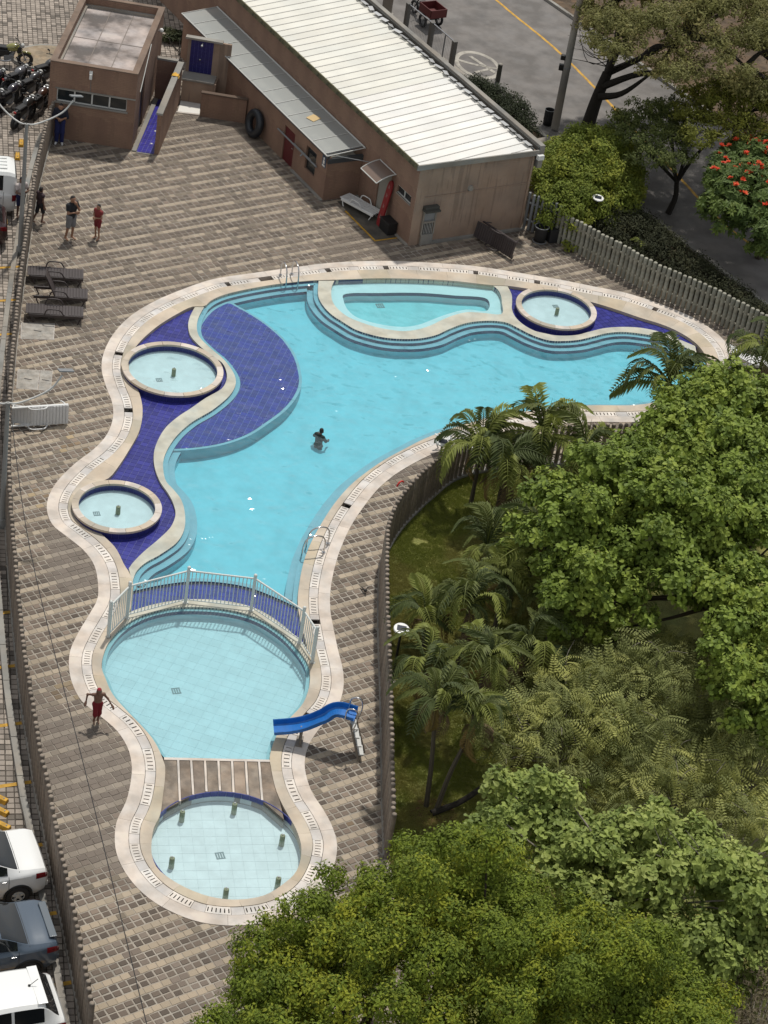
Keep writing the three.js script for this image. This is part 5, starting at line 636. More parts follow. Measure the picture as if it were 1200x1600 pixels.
// ---------------------------------------------------------------- things along the buildings
{
  const tt = thing('inner_tube', 'big black inner tube leaning against the annex wall', 'inner tube'); { const [x, z] = toW(-1.75, -9.3); tt.position.set(x, 0.58, z); tt.rotation.y = LBT; } mesh('tube', new THREE.TorusGeometry(0.42, 0.155, 14, 36).rotateY(Math.PI / 2).rotateZ(-0.18), std(lin(0.016, 0.02, 0.026), 0.45), tt); mesh('valve', rod([-0.05, -0.1, 0.25], [-0.05, -0.02, 0.2], 0.012), M.steel, tt);
  const rb = thing('rescue_board', 'red rescue board with white lettering leaning beside the door', 'rescue board'); { const [x, z] = toW(-0.32, -1.62); rb.position.set(x, 0.02, z); rb.rotation.order = 'YXZ'; rb.rotation.y = LBT; rb.rotation.z = -0.16; rb.scale.z = 0.78; }
  const sh = new THREE.Shape(); sh.moveTo(-0.12, 0); sh.quadraticCurveTo(-0.2, 0.1, -0.19, 0.5); sh.lineTo(-0.18, 1.5); sh.quadraticCurveTo(-0.16, 1.8, 0, 1.82); sh.quadraticCurveTo(0.16, 1.8, 0.18, 1.5); sh.lineTo(0.19, 0.5); sh.quadraticCurveTo(0.2, 0.1, 0.12, 0); sh.closePath();
  mesh('board', new THREE.ExtrudeGeometry(sh, { depth: 0.05, bevelEnabled: true, bevelSize: 0.015, bevelThickness: 0.015, bevelSegments: 2 }).rotateY(-Math.PI / 2), std(lin(0.23, 0.013, 0.016), 0.5), rb);
  const ink = []; for (const y of [0.3, 0.72, 1.15, 1.5]) ink.push(bx(-0.0685, -0.0655, y, y + 0.16, -0.05, -0.02), bx(-0.0685, -0.0655, y + 0.02, y + 0.13, 0.02, 0.05), bx(-0.0685, -0.0655, y + 0.06, y + 0.09, -0.05, 0.05)); mesh('lettering', merge(ink), std(lin(0.35, 0.2, 0.18), 0.6), rb);
  const bb = thing('storage_box', 'black box standing against the brown wall beside the red board', 'box'); { const [x, z] = toW(-0.22, -1.15); bb.position.set(x, 0.02, z); bb.rotation.y = LBT; } mesh('body', rbx(-0.2, 0.19, 0, 0.44, -0.32, 0.32, 0.02), M.black, bb); mesh('lid', rbx(-0.21, 0.2, 0.442, 0.48, -0.33, 0.33, 0.01), M.black, bb);
  const bn = thing('litter_bin', 'black litter bin beside the short grey picket fence', 'bin', 4.02, 0.02, -14.72); mesh('body', new THREE.LatheGeometry([[0, 0.05], [0.2, 0.05], [0.25, 0.62], [0.27, 0.64], [0.25, 0.65], [0.22, 0.62], [0.18, 0.1]].map((q) => new THREE.Vector2(...q)), 20), M.rubber, bn); mesh('rim', new THREE.TorusGeometry(0.26, 0.018, 6, 24).rotateX(Math.PI / 2).translate(0, 0.64, 0), M.greyMetal, bn); mesh('foot_ring', new THREE.TorusGeometry(0.25, 0.018, 6, 24).rotateX(Math.PI / 2).translate(0, 0.03, 0), M.greyMetal, bn);
  const bm = thing('planter_box', 'black plastic planter box behind the bin at the fence corner', 'planter', 4.62, 0.02, -14.98, 0.5); mesh('body', rbx(-0.35, 0.35, 0, 0.5, -0.14, 0.14, 0.02), M.rubber, bm); mesh('rim', rbx(-0.37, 0.37, 0.501, 0.54, -0.16, 0.16, 0.01), M.rubber, bm);
  // yellow painted bay line and dark mat beside the door
  const q = (x, z) => toW(x, z), pt = thing('bay_marking', 'yellow painted line framing the dark floor by the door', 'floor marking'); mesh('line', sheet([q(-1.08, -2.95), q(-1.0, -2.95), q(-1.0, -0.66), q(-1.08, -0.58)], 0.021), M.yellow, pt); mesh('line', sheet([q(-1.08, -0.58), q(-1.0, -0.66), q(-0.11, -0.64), q(-0.11, -0.57)], 0.0212), M.yellow, pt);
  const mat = thing('floor_slab', 'dark grey cement slab under the white lounger', 'slab'); mesh('slab', boxUV(prism([q(-0.98, -3.7), q(-0.11, -3.7), q(-0.11, -0.67), q(-0.98, -0.67)], -0.01, 0.0195)), std(lin(0.12, 0.105, 0.085), 0.95, { map: mott(256, 1.7, 5, 0.5, 1, 181, 0.1) }), mat);
}
// ---------------------------------------------------------------- inspection covers on the deck
{
  const mh = (label, quads) => { const t = thing('inspection_cover', label, 'manhole cover'); for (const p of quads) { const m = mesh('slab', boxUV(prism(p, -0.02, 0.024)), std(lin(0.42, 0.39, 0.35), 0.9, { map: mott(256, 0.9, 6, 0.6, 1, 185, 0.1), bumpMap: M.fine, bumpScale: 0.01 }), t); const c = p.reduce((a, q) => [a[0] + q[0] / 4, a[1] + q[1] / 4], [0, 0]); const fr = p.map((q) => [c[0] + (q[0] - c[0]) * 1.04, c[1] + (q[1] - c[1]) * 1.04]); mesh('frame', prism(fr, -0.02, 0.018), M.cover, t); mesh('handle_slot', bx(-0.12, 0.12, 0.0245, 0.027, -0.02, 0.02).translate(c[0], 0, c[1]), M.black, t); } };
  mh('worn pale slab in the deck below the dark loungers', [[[-12.85, -2.9], [-11.82, -3.2], [-11.64, -2.22], [-12.64, -1.95]]]);
  mh('pale double slab in the deck above the tipped white lounger', [[[-12.32, -0.07], [-11.66, -0.22], [-11.48, 0.9], [-12.11, 1.01]], [[-11.62, -0.23], [-11.25, -0.30], [-11.07, 0.83], [-11.44, 0.89]]]);
}
// ---------------------------------------------------------------- car park: bay lines, wheel stops, overhead wire
{
  const pl = (a, b, w, label) => { const l = Math.hypot(b[0] - a[0], b[1] - a[1]), nx = -(b[1] - a[1]) / l * w / 2, nz = (b[0] - a[0]) / l * w / 2; const m = mesh('bay_line', sheet([[a[0] + nx, a[1] + nz], [b[0] + nx, b[1] + nz], [b[0] - nx, b[1] - nz], [a[0] - nx, a[1] - nz]], 0.009), M.yellow); m.userData = { kind: 'structure', label }; };
  const far = (b, d) => [b[0] - 0.897 * d, b[1] + 0.442 * d];
  for (const b of [[-8.39, 16.65], [-7.66, 18.8], [-6.9, 20.94], [-6.08, 23.12], [-5.27, 25.2], [-9.68, 12.16], [-9.05, 14.4], [-12.9, -2.2], [-13.2, -4.4], [-13.6, -6.6]]) pl(far(b, 4.6), b, 0.12, 'yellow painted parking bay line');
  const ws = (label, x, z, ry) => { const t = thing('wheel_stop', label, 'wheel stop', x, 0.0, z, ry, 'yellow wheel stops'); const g = new THREE.ExtrudeGeometry(new THREE.Shape([[-0.09, 0], [0.09, 0], [0.055, 0.1], [-0.055, 0.1]].map((q) => new THREE.Vector2(...q))), { depth: 0.46, bevelEnabled: true, bevelSize: 0.01, bevelThickness: 0.015, bevelSegments: 2 }).translate(0, 0, -0.23); mesh('block', g, M.yellow, t); mesh('bolt', merge([-0.15, 0.15].map((k) => new THREE.CylinderGeometry(0.02, 0.02, 0.02, 8).translate(0, 0.115, k))), M.greyMetal, t); };
  ws('yellow wheel stop above the white sedan, farthest of three', -8.30, 19.62, 1.2); ws('yellow wheel stop above the white sedan, middle of three', -8.18, 20.05, 1.2); ws('yellow wheel stop just above the white sedan', -8.02, 20.55, 1.2);
  ws('yellow wheel stop beside the fence nearest the motorcycles', -15.74, -15.53, 0.2); ws('yellow wheel stop beside the fence just above the van', -15.63, -14.42, 0.2);
  const wire = (label, pts) => { const m = mesh('overhead_wire', tube(pts, 0.011, 40, 5), M.rubber); tag(m, label, 'wire', 'overhead wires'); };
  wire('black wire slung from the lamp post over the deck', [[-10.85, 4.25, 8.3], [-8.9, 4.05, 14.4], [-5.6, 3.95, 22.9], [-2.6, 4.3, 31]]);
}
// ---------------------------------------------------------------- roadside: utility pole, wire fence, drum
{
  const up = thing('utility_pole', 'tall concrete utility pole beside the road', 'utility pole', 4.26, 0, -24.8); mesh('pole', boxUV(new THREE.CylinderGeometry(0.11, 0.17, 9, 14).translate(0, 4.5, 0)), M.concrete, up); mesh('junction_box', rbx(-0.32, -0.14, 2.55, 2.8, -0.08, 0.1, 0.02), M.black, up); mesh('junction_box', rbx(-0.32, -0.14, 3.0, 3.2, -0.08, 0.1, 0.02), M.black, up); mesh('band', new THREE.CylinderGeometry(0.165, 0.165, 0.05, 14).translate(0, 2.7, 0), M.greyMetal, up);
  const dm = thing('waste_drum', 'dark drum standing at the foot of the utility pole', 'drum', 3.95, -0.06, -25.2); dm.scale.setScalar(0.72); mesh('drum', new THREE.LatheGeometry([[0, 0], [0.27, 0], [0.28, 0.28], [0.29, 0.3], [0.28, 0.32], [0.28, 0.58], [0.29, 0.6], [0.28, 0.62], [0.28, 0.9], [0.24, 0.9], [0.24, 0.6]].map((q) => new THREE.Vector2(...q)), 18), M.rubber, dm); mesh('rim', new THREE.TorusGeometry(0.28, 0.015, 6, 20).rotateX(1.5708).translate(0, 0.9, 0), M.greyMetal, dm);
  const wf = thing('roadside_fence', 'low fence of dark posts with a steel top rail along the road', 'fence'), P = [[-2.6, -32.19], [-1.43, -30.58], [-0.36, -28.98]]; P.forEach(([x, z]) => mesh('post', boxUV(bx(-0.09, 0.09, -0.1, 1.22, -0.09, 0.09).rotateY(0.6).translate(x, 0, z)), std(lin(0.13, 0.125, 0.115), 0.8), wf)); for (let i = 0; i < 2; i++) { mesh('top_rail', rod([P[i][0], 1.18, P[i][1]], [P[i + 1][0], 1.18, P[i + 1][1]], 0.03), M.steel, wf); const g = []; for (let k = 0.02; k < 1; k += 0.06) g.push(rod([P[i][0] + (P[i + 1][0] - P[i][0]) * k, 0, P[i][1] + (P[i + 1][1] - P[i][1]) * k], [P[i][0] + (P[i + 1][0] - P[i][0]) * k, 1.18, P[i][1] + (P[i + 1][1] - P[i][1]) * k], 0.004, 0.004, 4)); mesh('mesh_wire', merge(g), M.greyMetal, wf); } mesh('middle_post', rod([-0.8, 0, -29.6], [-0.8, 1.15, -29.6], 0.025), M.greyMetal, wf);
  const bo = thing('bollard', 'dark wooden bollard standing in front of the roadside shrubs', 'bollard', 1.69, 0, -28.62); mesh('post', boxUV(new THREE.CylinderGeometry(0.1, 0.11, 0.75, 10).translate(0, 0.32, 0)), std(lin(0.05, 0.05, 0.04), 0.9), bo); mesh('cap', new THREE.CylinderGeometry(0.08, 0.105, 0.03, 10).translate(0, 0.71, 0), M.concrete, bo);
  const cp = thing('concrete_post', 'thick pale concrete post at the far end of the roadside fence', 'post', -3.55, 0, -33.3); mesh('post', boxUV(bx(-0.22, 0.22, -0.1, 2.4, -0.2, 0.2)), M.concrete, cp); mesh('footing', boxUV(bx(-0.3, 0.3, -0.1, 0.08, -0.28, 0.28)), M.concrete, cp);
  const lw = thing('kerb_wall', 'short concrete block wall beside the drum', 'wall', 4.35, -0.06, -22.9, -0.9); for (let i = 0; i < 3; i++) mesh('block', boxUV(bx(-0.2, 0.2, 0, 0.55, -1.05 + i * 0.71, -0.36 + i * 0.71)), M.concrete, lw);
  const fl = thing('safety_ring', 'curved red float hanging on the pickets at the fence bend', 'float', 0.30, 0.45, 4.55, 0.9); fl.scale.setScalar(0.62); mesh('ring', new THREE.TorusGeometry(0.24, 0.045, 8, 20, 2.4).rotateZ(0.6).translate(0, 1.22, 0.1), std(lin(0.5, 0.02, 0.015), 0.5), fl); mesh('cord', tube([[0.2, 1.36, 0.1], [0.02, 1.2, 0.12], [-0.2, 1.2, 0.1]], 0.008, 10, 5), M.white, fl);
}

// ---------------------------------------------------------------- vehicles
function carSurface(st) { // st: [x, yBottom, yBelt, yTop, halfWidth, halfTop]; returns the skin as a function of (station 0..1, round 0..1)
  const N = 56, crv = [0, 1, 2, 3, 4, 5].map((k) => st.map((s) => s[k]));
  const xs = crv[0], at1 = (f) => { const x = xs[0] + (xs[xs.length - 1] - xs[0]) * f; let i = 0; while (i < xs.length - 2 && x < xs[i + 1]) i++; const t = (x - xs[i]) / (xs[i + 1] - xs[i]); return [1, 2, 3, 4, 5].map((k) => { const c = crv[k], p0 = c[Math.max(0, i - 1)], p1 = c[i], p2 = c[i + 1], p3 = c[Math.min(c.length - 1, i + 2)]; const m1 = (p2 - p0) * 0.5 * 0.7, m2 = (p3 - p1) * 0.5 * 0.7, t2 = t * t, t3 = t2 * t; return (2 * t3 - 3 * t2 + 1) * p1 + (t3 - 2 * t2 + t) * m1 + (-2 * t3 + 3 * t2) * p2 + (t3 - t2) * m2; }).concat(x); };
  const half = ([yb, ye, yt, w, wt]) => [[w * 0.90, yb], [w * 0.98, yb + (ye - yb) * 0.22], [w, yb + (ye - yb) * 0.55], [w * 0.985, ye - 0.05], [w * 0.95, ye], [wt + (w * 0.95 - wt) * 0.12, ye + (yt - ye) * 0.86], [wt * 0.9, yt - 0.008], [wt * 0.5, yt + 0.012], [0, yt + 0.02]];
  const rowAt = (f) => { const p = at1(f), h = half(p), all = [...h.map(([z, y]) => [p[5], y, z]), ...h.slice(0, -1).reverse().map(([z, y]) => [p[5], y, -z])]; return all; };
  const S = (f, g) => { const r = rowAt(f), v = g * (r.length - 1), i = Math.min(r.length - 2, Math.floor(v)), t = v - i; return r[i].map((q, k) => q + (r[i + 1][k] - q) * t); };
  const nrm = (f, g) => { const e = 0.004, a = S(Math.min(1, f + e), g), b = S(Math.max(0, f - e), g), c = S(f, Math.min(1, g + e)), d = S(f, Math.max(0, g - e)); return V3(...a).sub(V3(...b)).cross(V3(...c).sub(V3(...d))).normalize(); };
  const patch = (f0, f1, g0, g1, nf, ng, off = 0) => { const P = []; for (let i = 0; i <= nf; i++) { const row = []; for (let j = 0; j <= ng; j++) { const f = f0 + (f1 - f0) * i / nf, g = g0 + (g1 - g0) * j / ng, p = S(f, g); if (off) { const n = nrm(f, g), c = V3(p[0] - xs[0] * 0.5 - xs[xs.length - 1] * 0.5, p[1] - 0.7, p[2]); if (n.dot(c) < 0) n.negate(); row.push([p[0] + n.x * off, p[1] + n.y * off, p[2] + n.z * off]); } else row.push(p); } P.push(row); } const g = []; for (let i = 0; i < nf; i++) g.push(ribbon(P[i], P[i + 1], false)); return toCreasedNormals(mergeVertices(merge(g).deleteAttribute('uv').deleteAttribute('normal'), 1e-4), 0.5); };
  return { patch, rowAt };
}
const paint = (c, r = 0.3) => new THREE.MeshPhysicalMaterial({ color: c, roughness: r, clearcoat: 1, clearcoatRoughness: 0.08 });
const carGlass = new THREE.MeshPhysicalMaterial({ color: lin(0.012, 0.014, 0.016), roughness: 0.06, clearcoat: 0.6 });
function wheel(parent, x, z, r, w = 0.19) { const g = mesh('wheel', new THREE.LatheGeometry([[r * 0.55, -w / 2], [r * 0.92, -w / 2], [r, -w / 3], [r, w / 3], [r * 0.92, w / 2], [r * 0.55, w / 2]].map((q) => new THREE.Vector2(...q)), 26).rotateX(Math.PI / 2), M.rubber, parent); g.position.set(x, r, z); const sp = []; for (let i = 0; i < 5; i++) sp.push(bx(-0.03, 0.03, 0.03, r * 0.56, -0.02, 0.02).rotateZ(i * 1.2566).translate(0, 0, Math.sign(z) * (w / 2 - 0.03))); sp.push(new THREE.CylinderGeometry(0.06, 0.06, 0.05, 12).rotateX(Math.PI / 2).translate(0, 0, Math.sign(z) * (w / 2 - 0.03)), new THREE.TorusGeometry(r * 0.57, 0.02, 6, 24).translate(0, 0, Math.sign(z) * (w / 2 - 0.03))); mesh('rim', merge(sp), M.paleMetal, g); mesh('brake', new THREE.CylinderGeometry(r * 0.5, r * 0.5, 0.03, 16).rotateX(Math.PI / 2), M.greyMetal, g); return g; }
function car(name, label, kind, col, x, z, turn, s = 0.95) { // rear bumper at the origin, front towards -x
  const t = thing(name, label, 'car', x, 0.0, z, turn, 'vehicles parked along the fence'); t.scale.setScalar(s);
  const st = { sedan: [[0, 0.42, 0.76, 0.80, 0.70, 0.58], [-0.07, 0.28, 0.90, 0.96, 0.80, 0.68], [-0.3, 0.22, 0.95, 1.02, 0.86, 0.72], [-0.72, 0.2, 0.95, 1.05, 0.88, 0.70], [-1.5, 0.2, 0.95, 1.38, 0.89, 0.62], [-2.3, 0.2, 0.94, 1.44, 0.89, 0.62], [-2.85, 0.2, 0.93, 1.38, 0.89, 0.60], [-3.5, 0.2, 0.92, 0.99, 0.88, 0.70], [-4.15, 0.2, 0.85, 0.89, 0.84, 0.66], [-4.42, 0.26, 0.72, 0.76, 0.74, 0.56], [-4.48, 0.36, 0.6, 0.63, 0.62, 0.5]],
    hatch: [[0, 0.42, 0.80, 0.86, 0.72, 0.58], [-0.06, 0.28, 0.92, 0.98, 0.80, 0.66], [-0.16, 0.22, 0.96, 1.05, 0.84, 0.66], [-0.52, 0.2, 0.97, 1.42, 0.85, 0.63], [-0.66, 0.2, 0.97, 1.47, 0.85, 0.62], [-1.2, 0.2, 0.96, 1.5, 0.85, 0.62], [-1.9, 0.2, 0.95, 1.47, 0.85, 0.61], [-2.4, 0.2, 0.94, 1.35, 0.85, 0.60], [-2.95, 0.2, 0.92, 1.02, 0.84, 0.68], [-3.5, 0.22, 0.84, 0.88, 0.78, 0.62], [-3.7, 0.34, 0.68, 0.72, 0.66, 0.52]],
    van: [[0, 0.42, 0.95, 1.62, 0.74, 0.66], [-0.06, 0.3, 0.98, 1.76, 0.80, 0.68], [-0.3, 0.25, 1.0, 1.84, 0.83, 0.70], [-1.6, 0.25, 1.0, 1.87, 0.83, 0.70], [-2.7, 0.25, 0.98, 1.84, 0.83, 0.69], [-3.2, 0.25, 0.96, 1.7, 0.83, 0.68], [-3.8, 0.25, 0.92, 1.12, 0.81, 0.68], [-4.05, 0.3, 0.78, 0.86, 0.74, 0.6], [-4.1, 0.36, 0.6, 0.64, 0.66, 0.54]] }[kind];
  const L = -st[st.length - 1][0], F = (x) => -x / L, S = carSurface(st), pm = paint(col);
  const body = mesh('body', merge([S.patch(0, 1, 0, 1, 60, 32), ...[0, 1].map((f) => { const r = S.rowAt(f), c = [r[0][0], 0.55, 0], pos = []; for (let i = 0; i < r.length - 1; i++) pos.push(...r[i], ...r[i + 1], ...c); const g = new THREE.BufferGeometry(); g.setAttribute('position', new THREE.Float32BufferAttribute(pos, 3)); g.computeVertexNormals(); return g; })].map((g) => { g.deleteAttribute('uv'); return g; })), pm, t);
  const g1 = 4.2 / 16, g2 = 5.0 / 16; // belt to roof edge along the round
  const win = (nm, f0, f1, a, b, nf, ng) => mesh(nm, S.patch(F(f0), F(f1), a, b, nf, ng, 0.008), carGlass, t);
  const K = { sedan: { rw: [-0.78, -1.42], ws: [-2.9, -3.44], sw: [[-1.05, -1.9], [-1.96, -2.95]] }, hatch: { rw: [-0.18, -0.50], ws: [-2.42, -2.88], sw: [[-0.55, -1.25], [-1.32, -2.45]] }, van: { rw: [-0.015, -0.05], ws: [-3.22, -3.72], sw: [[-0.5, -1.5], [-1.65, -2.45], [-2.55, -3.3]] } }[kind];
  const rwin = win('rear_window', K.rw[0], K.rw[1], 5.25 / 16, 10.75 / 16, 6, 12); win('windscreen', K.ws[0], K.ws[1], 5.25 / 16, 10.75 / 16, 6, 12);
  for (const [a, b] of K.sw) { win('side_window', a, b, g1, g2, 6, 3); win('side_window', a, b, 1 - g2, 1 - g1, 6, 3); }
  const seam = (f0, f1, a, b) => S.patch(F(f0), F(f1), a, b, 2, 10, 0.005), sm_ = []; for (const [a, b] of K.sw) for (const e of [a + 0.03, b - 0.03]) for (const k of [0, 1]) sm_.push(seam(e, e - 0.012, k ? 1 - 4.1 / 16 : 0.8 / 16, k ? 1 - 0.8 / 16 : 4.1 / 16)); if (kind === 'sedan') sm_.push(seam(-0.74, -0.752, 4.6 / 16, 11.4 / 16)); sm_.push(seam(K.ws[1] - 0.06, K.ws[1] - 0.074, 4.2 / 16, 11.8 / 16)); mesh('panel_gap', merge(sm_), M.black, t);
  const red = std(lin(0.16, 0.006, 0.01), 0.2), hl = std(lin(0.6, 0.6, 0.6), 0.15);
  const tl = kind === 'van' ? [2.2 / 16, 3.6 / 16] : [2.6 / 16, 3.8 / 16], tf = kind === 'hatch' ? [-0.03, -0.26] : kind === 'van' ? [-0.02, -0.16] : [-0.03, -0.34];
  for (const k of [0, 1]) { mesh('tail_light', S.patch(F(tf[0]), F(tf[1]), k ? 1 - tl[1] : tl[0], k ? 1 - tl[0] : tl[1], 5, 4, 0.012), red, t); mesh('headlight', S.patch(F(-L + 0.12), F(-L + 0.42), k ? 1 - 3.9 / 16 : 2.8 / 16, k ? 1 - 2.8 / 16 : 3.9 / 16, 5, 3, 0.01), hl, t); }
  const r = kind === 'van' ? 0.30 : 0.31, wz = st[4][4] - 0.1, wx = [-0.78, -L + 0.82];
  for (const x of wx) for (const sgn of [-1, 1]) { wheel(t, x, sgn * (wz + 0.02), r); mesh('wheel_arch', new THREE.TorusGeometry(r + 0.035, 0.035, 6, 24, Math.PI).translate(x, r, sgn * (wz + 0.085)), M.black, t); }
  const bump = mesh('bumper', merge([rbx(-0.06, 0.035, 0.30, 0.46, -0.66, 0.66, 0.03)]), pm, t); mesh('number_plate', bx(0.036, 0.042, 0.44, 0.54, -0.17, 0.17).translate(kind === 'van' ? 0 : -0.02, kind === 'hatch' ? 0.2 : 0.12, 0), M.yellow, bump);
  for (const sgn of [-1, 1]) mesh('wing_mirror', rbx(-0.08, 0.06, -0.06, 0.06, -0.09, 0.09, 0.03).translate(K.ws[0] - 0.2, 1.0, sgn * (st[4][4] + 0.08)), pm, t);
  for (const sgn of [-1, 1]) for (const [a] of K.sw) mesh('door_handle', rbx(-0.07, 0.07, -0.012, 0.012, -0.012, 0.012, 0.008).translate(a - 0.1, 0.86, sgn * (st[4][4] + 0.005)), kind === 'hatch' ? pm : M.steel, t);
  if (kind === 'hatch') { const sp = mesh('spoiler', rbx(-0.68, -0.44, 1.465, 1.495, -0.6, 0.6, 0.015), pm, t); mesh('antenna', merge([rod([-0.75, 1.5, 0], [-0.55, 1.68, 0], 0.008), new THREE.SphereGeometry(0.035, 8, 6).translate(-0.75, 1.505, 0)]), M.black, t); mesh('rear_wiper', rod([-0.2, 1.13, 0.1], [-0.3, 1.24, -0.25], 0.01), M.black, t); }
  if (kind === 'sedan') mesh('antenna', rbx(-1.75, -1.6, 1.42, 1.47, -0.02, 0.02, 0.01), pm, t);
  if (kind === 'van') mesh('roof_rib', merge([-0.4, -0.13, 0.13, 0.4].map((z) => rbx(-2.6, -0.35, 1.86, 1.9, z - 0.03, z + 0.03, 0.015))), pm, t);
  return t;
}
const PT = 0.458;
car('parked_car', 'white sedan with dark rear window, farthest of the three parked below', 'sedan', lin(0.76, 0.76, 0.75), -6.74, 22.0, PT);
{ const d = car('parked_car', 'dark blue-grey sedan with rear spoiler between two white cars', 'sedan', lin(0.065, 0.09, 0.125), -5.98, 24.27, PT); mesh('spoiler', merge([rbx(-0.22, -0.04, 1.03, 1.06, -0.6, 0.6, 0.012), rbx(-0.16, -0.12, 0.98, 1.04, -0.5, -0.46, 0.01), rbx(-0.16, -0.12, 0.98, 1.04, 0.46, 0.5, 0.01)]), paint(lin(0.10, 0.12, 0.14)), d); }
car('parked_car', 'white hatchback with red tail lights at the bottom left corner', 'hatch', lin(0.78, 0.78, 0.77), -5.34, 26.5, PT);
car('parked_van', 'white van with red tail light beside the lamp post', 'van', lin(0.78, 0.78, 0.76), -14.85, -10.55, 0.26);
car('parked_car', 'dark red car mostly cut off below the white van', 'hatch', lin(0.03, 0.008, 0.008), -14.62, -8.25, 0.26);
// ---------------------------------------------------------------- motorcycles
function motorcycle(label, x, z, turn, col, lean = 0.12) { // front towards +x
  const t = thing('motorcycle', label, 'motorcycle', x, 0, z, turn, 'motorcycles parked at the corner of the car park'); t.rotation.order = 'YXZ'; t.rotation.x = lean;
  const bp = paint(col), whl = (wx, nm) => { const w = mesh(nm, new THREE.TorusGeometry(0.25, 0.075, 10, 28), M.rubber, t); w.position.set(wx, 0.31, 0); const sp = []; for (let i = 0; i < 6; i++) sp.push(rod([0, 0, 0], [0.24 * Math.cos(i * 1.047), 0.24 * Math.sin(i * 1.047), 0], 0.012)); sp.push(new THREE.CylinderGeometry(0.05, 0.05, 0.1, 10).rotateX(1.5708), new THREE.TorusGeometry(0.22, 0.014, 6, 24)); mesh('rim', merge(sp), M.greyMetal, w); };
  whl(0.64, 'wheel'); whl(-0.64, 'wheel');
  mesh('fork', merge([rod([0.64, 0.31, 0.07], [0.42, 0.95, 0.07], 0.025), rod([0.64, 0.31, -0.07], [0.42, 0.95, -0.07], 0.025)]), M.steel, t);
  mesh('frame', merge([rod([0.42, 0.85, 0], [-0.1, 0.45, 0], 0.03), rod([-0.1, 0.45, 0], [-0.64, 0.31, 0.09], 0.025), rod([-0.1, 0.45, 0], [-0.64, 0.31, -0.09], 0.025), rod([-0.1, 0.5, 0], [-0.55, 0.72, 0], 0.03)]), M.black, t);
  mesh('side_panel', rbx(-0.5, 0.02, 0.48, 0.74, -0.13, 0.13, 0.05), M.black, t); mesh('cowl', rbx(0.3, 0.48, 0.62, 0.9, -0.14, 0.14, 0.05), M.black, t); mesh('engine', merge([rbx(-0.2, 0.2, 0.25, 0.55, -0.13, 0.13, 0.05), new THREE.CylinderGeometry(0.08, 0.09, 0.2, 12).rotateZ(-0.4).translate(0.16, 0.58, 0)]), M.greyMetal, t);
  mesh('fuel_tank', new THREE.SphereGeometry(0.2, 16, 12).scale(1.5, 0.85, 0.85).rotateZ(0.12).translate(0.16, 0.82, 0), bp, t);
  mesh('seat', rbx(-0.72, -0.08, 0.74, 0.84, -0.12, 0.12, 0.045).rotateZ(-0.06), M.rubber, t); mesh('tail', merge([new THREE.ConeGeometry(0.12, 0.35, 10).rotateZ(1.57).translate(-0.72, 0.76, 0)]), bp, t); mesh('tail_light', rbx(-0.86, -0.8, 0.72, 0.8, -0.05, 0.05, 0.01), std(lin(0.3, 0.01, 0.01), 0.3), t);
  mesh('handlebar', tube([[0.22, 1.04, -0.36], [0.34, 1.05, -0.2], [0.42, 1.0, 0], [0.34, 1.05, 0.2], [0.22, 1.04, 0.36]], 0.018, 20, 6), M.black, t); for (const s of [-1, 1]) mesh('mirror', merge([rod([0.3, 1.05, s * 0.24], [0.3, 1.2, s * 0.32], 0.008), rbx(0.27, 0.3, 1.17, 1.24, s * 0.32 - 0.06, s * 0.32 + 0.06, 0.01)]), M.black, t);
  mesh('headlight', new THREE.SphereGeometry(0.1, 12, 10).scale(0.8, 1, 1).translate(0.52, 0.92, 0), M.paleMetal, t); mesh('front_mudguard', new THREE.TorusGeometry(0.33, 0.05, 6, 16, 1.6).rotateZ(0.9).translate(0.64, 0.31, 0), bp, t); mesh('exhaust', tube([[0.1, 0.3, 0.12], [-0.1, 0.25, 0.15], [-0.4, 0.3, 0.17], [-0.75, 0.42, 0.17]], 0.04, 16, 8), M.steel, t); mesh('side_stand', rod([-0.05, 0.3, -0.08], [-0.1, 0.02, -0.24], 0.012), M.black, t);
  return t;
}
motorcycle('motorcycle with yellow-green tank at the kerb, farthest left of the bikes', -17.75, -22.1, 0.2, lin(0.22, 0.21, 0.05));
motorcycle('black motorcycle parked alone against the corner of the small building', -16.05, -21.1, 1.0, lin(0.02, 0.02, 0.022));
motorcycle('black motorcycle with pale mirrors just below the lone bike', -16.35, -19.6, 1.15, lin(0.03, 0.03, 0.034));
motorcycle('grey motorcycle in the middle of the row of bikes', -17.0, -19.9, 1.1, lin(0.12, 0.12, 0.13));
motorcycle('dark motorcycle with white sticker left of the lamp arm', -16.9, -18.3, 1.2, lin(0.025, 0.02, 0.03));
motorcycle('dark motorcycle against the side wall of the small building', -15.75, -18.35, 1.35, lin(0.05, 0.02, 0.012));
motorcycle('dark motorcycle behind the grey one at the left edge', -17.75, -19.2, 1.1, lin(0.02, 0.02, 0.03));
motorcycle('dark motorcycle at the left edge above the van', -17.35, -17.4, 1.2, lin(0.02, 0.02, 0.02));
motorcycle('black motorcycle nearest the fence end below the other bikes', -16.1, -17.3, 1.3, lin(0.02, 0.02, 0.02));
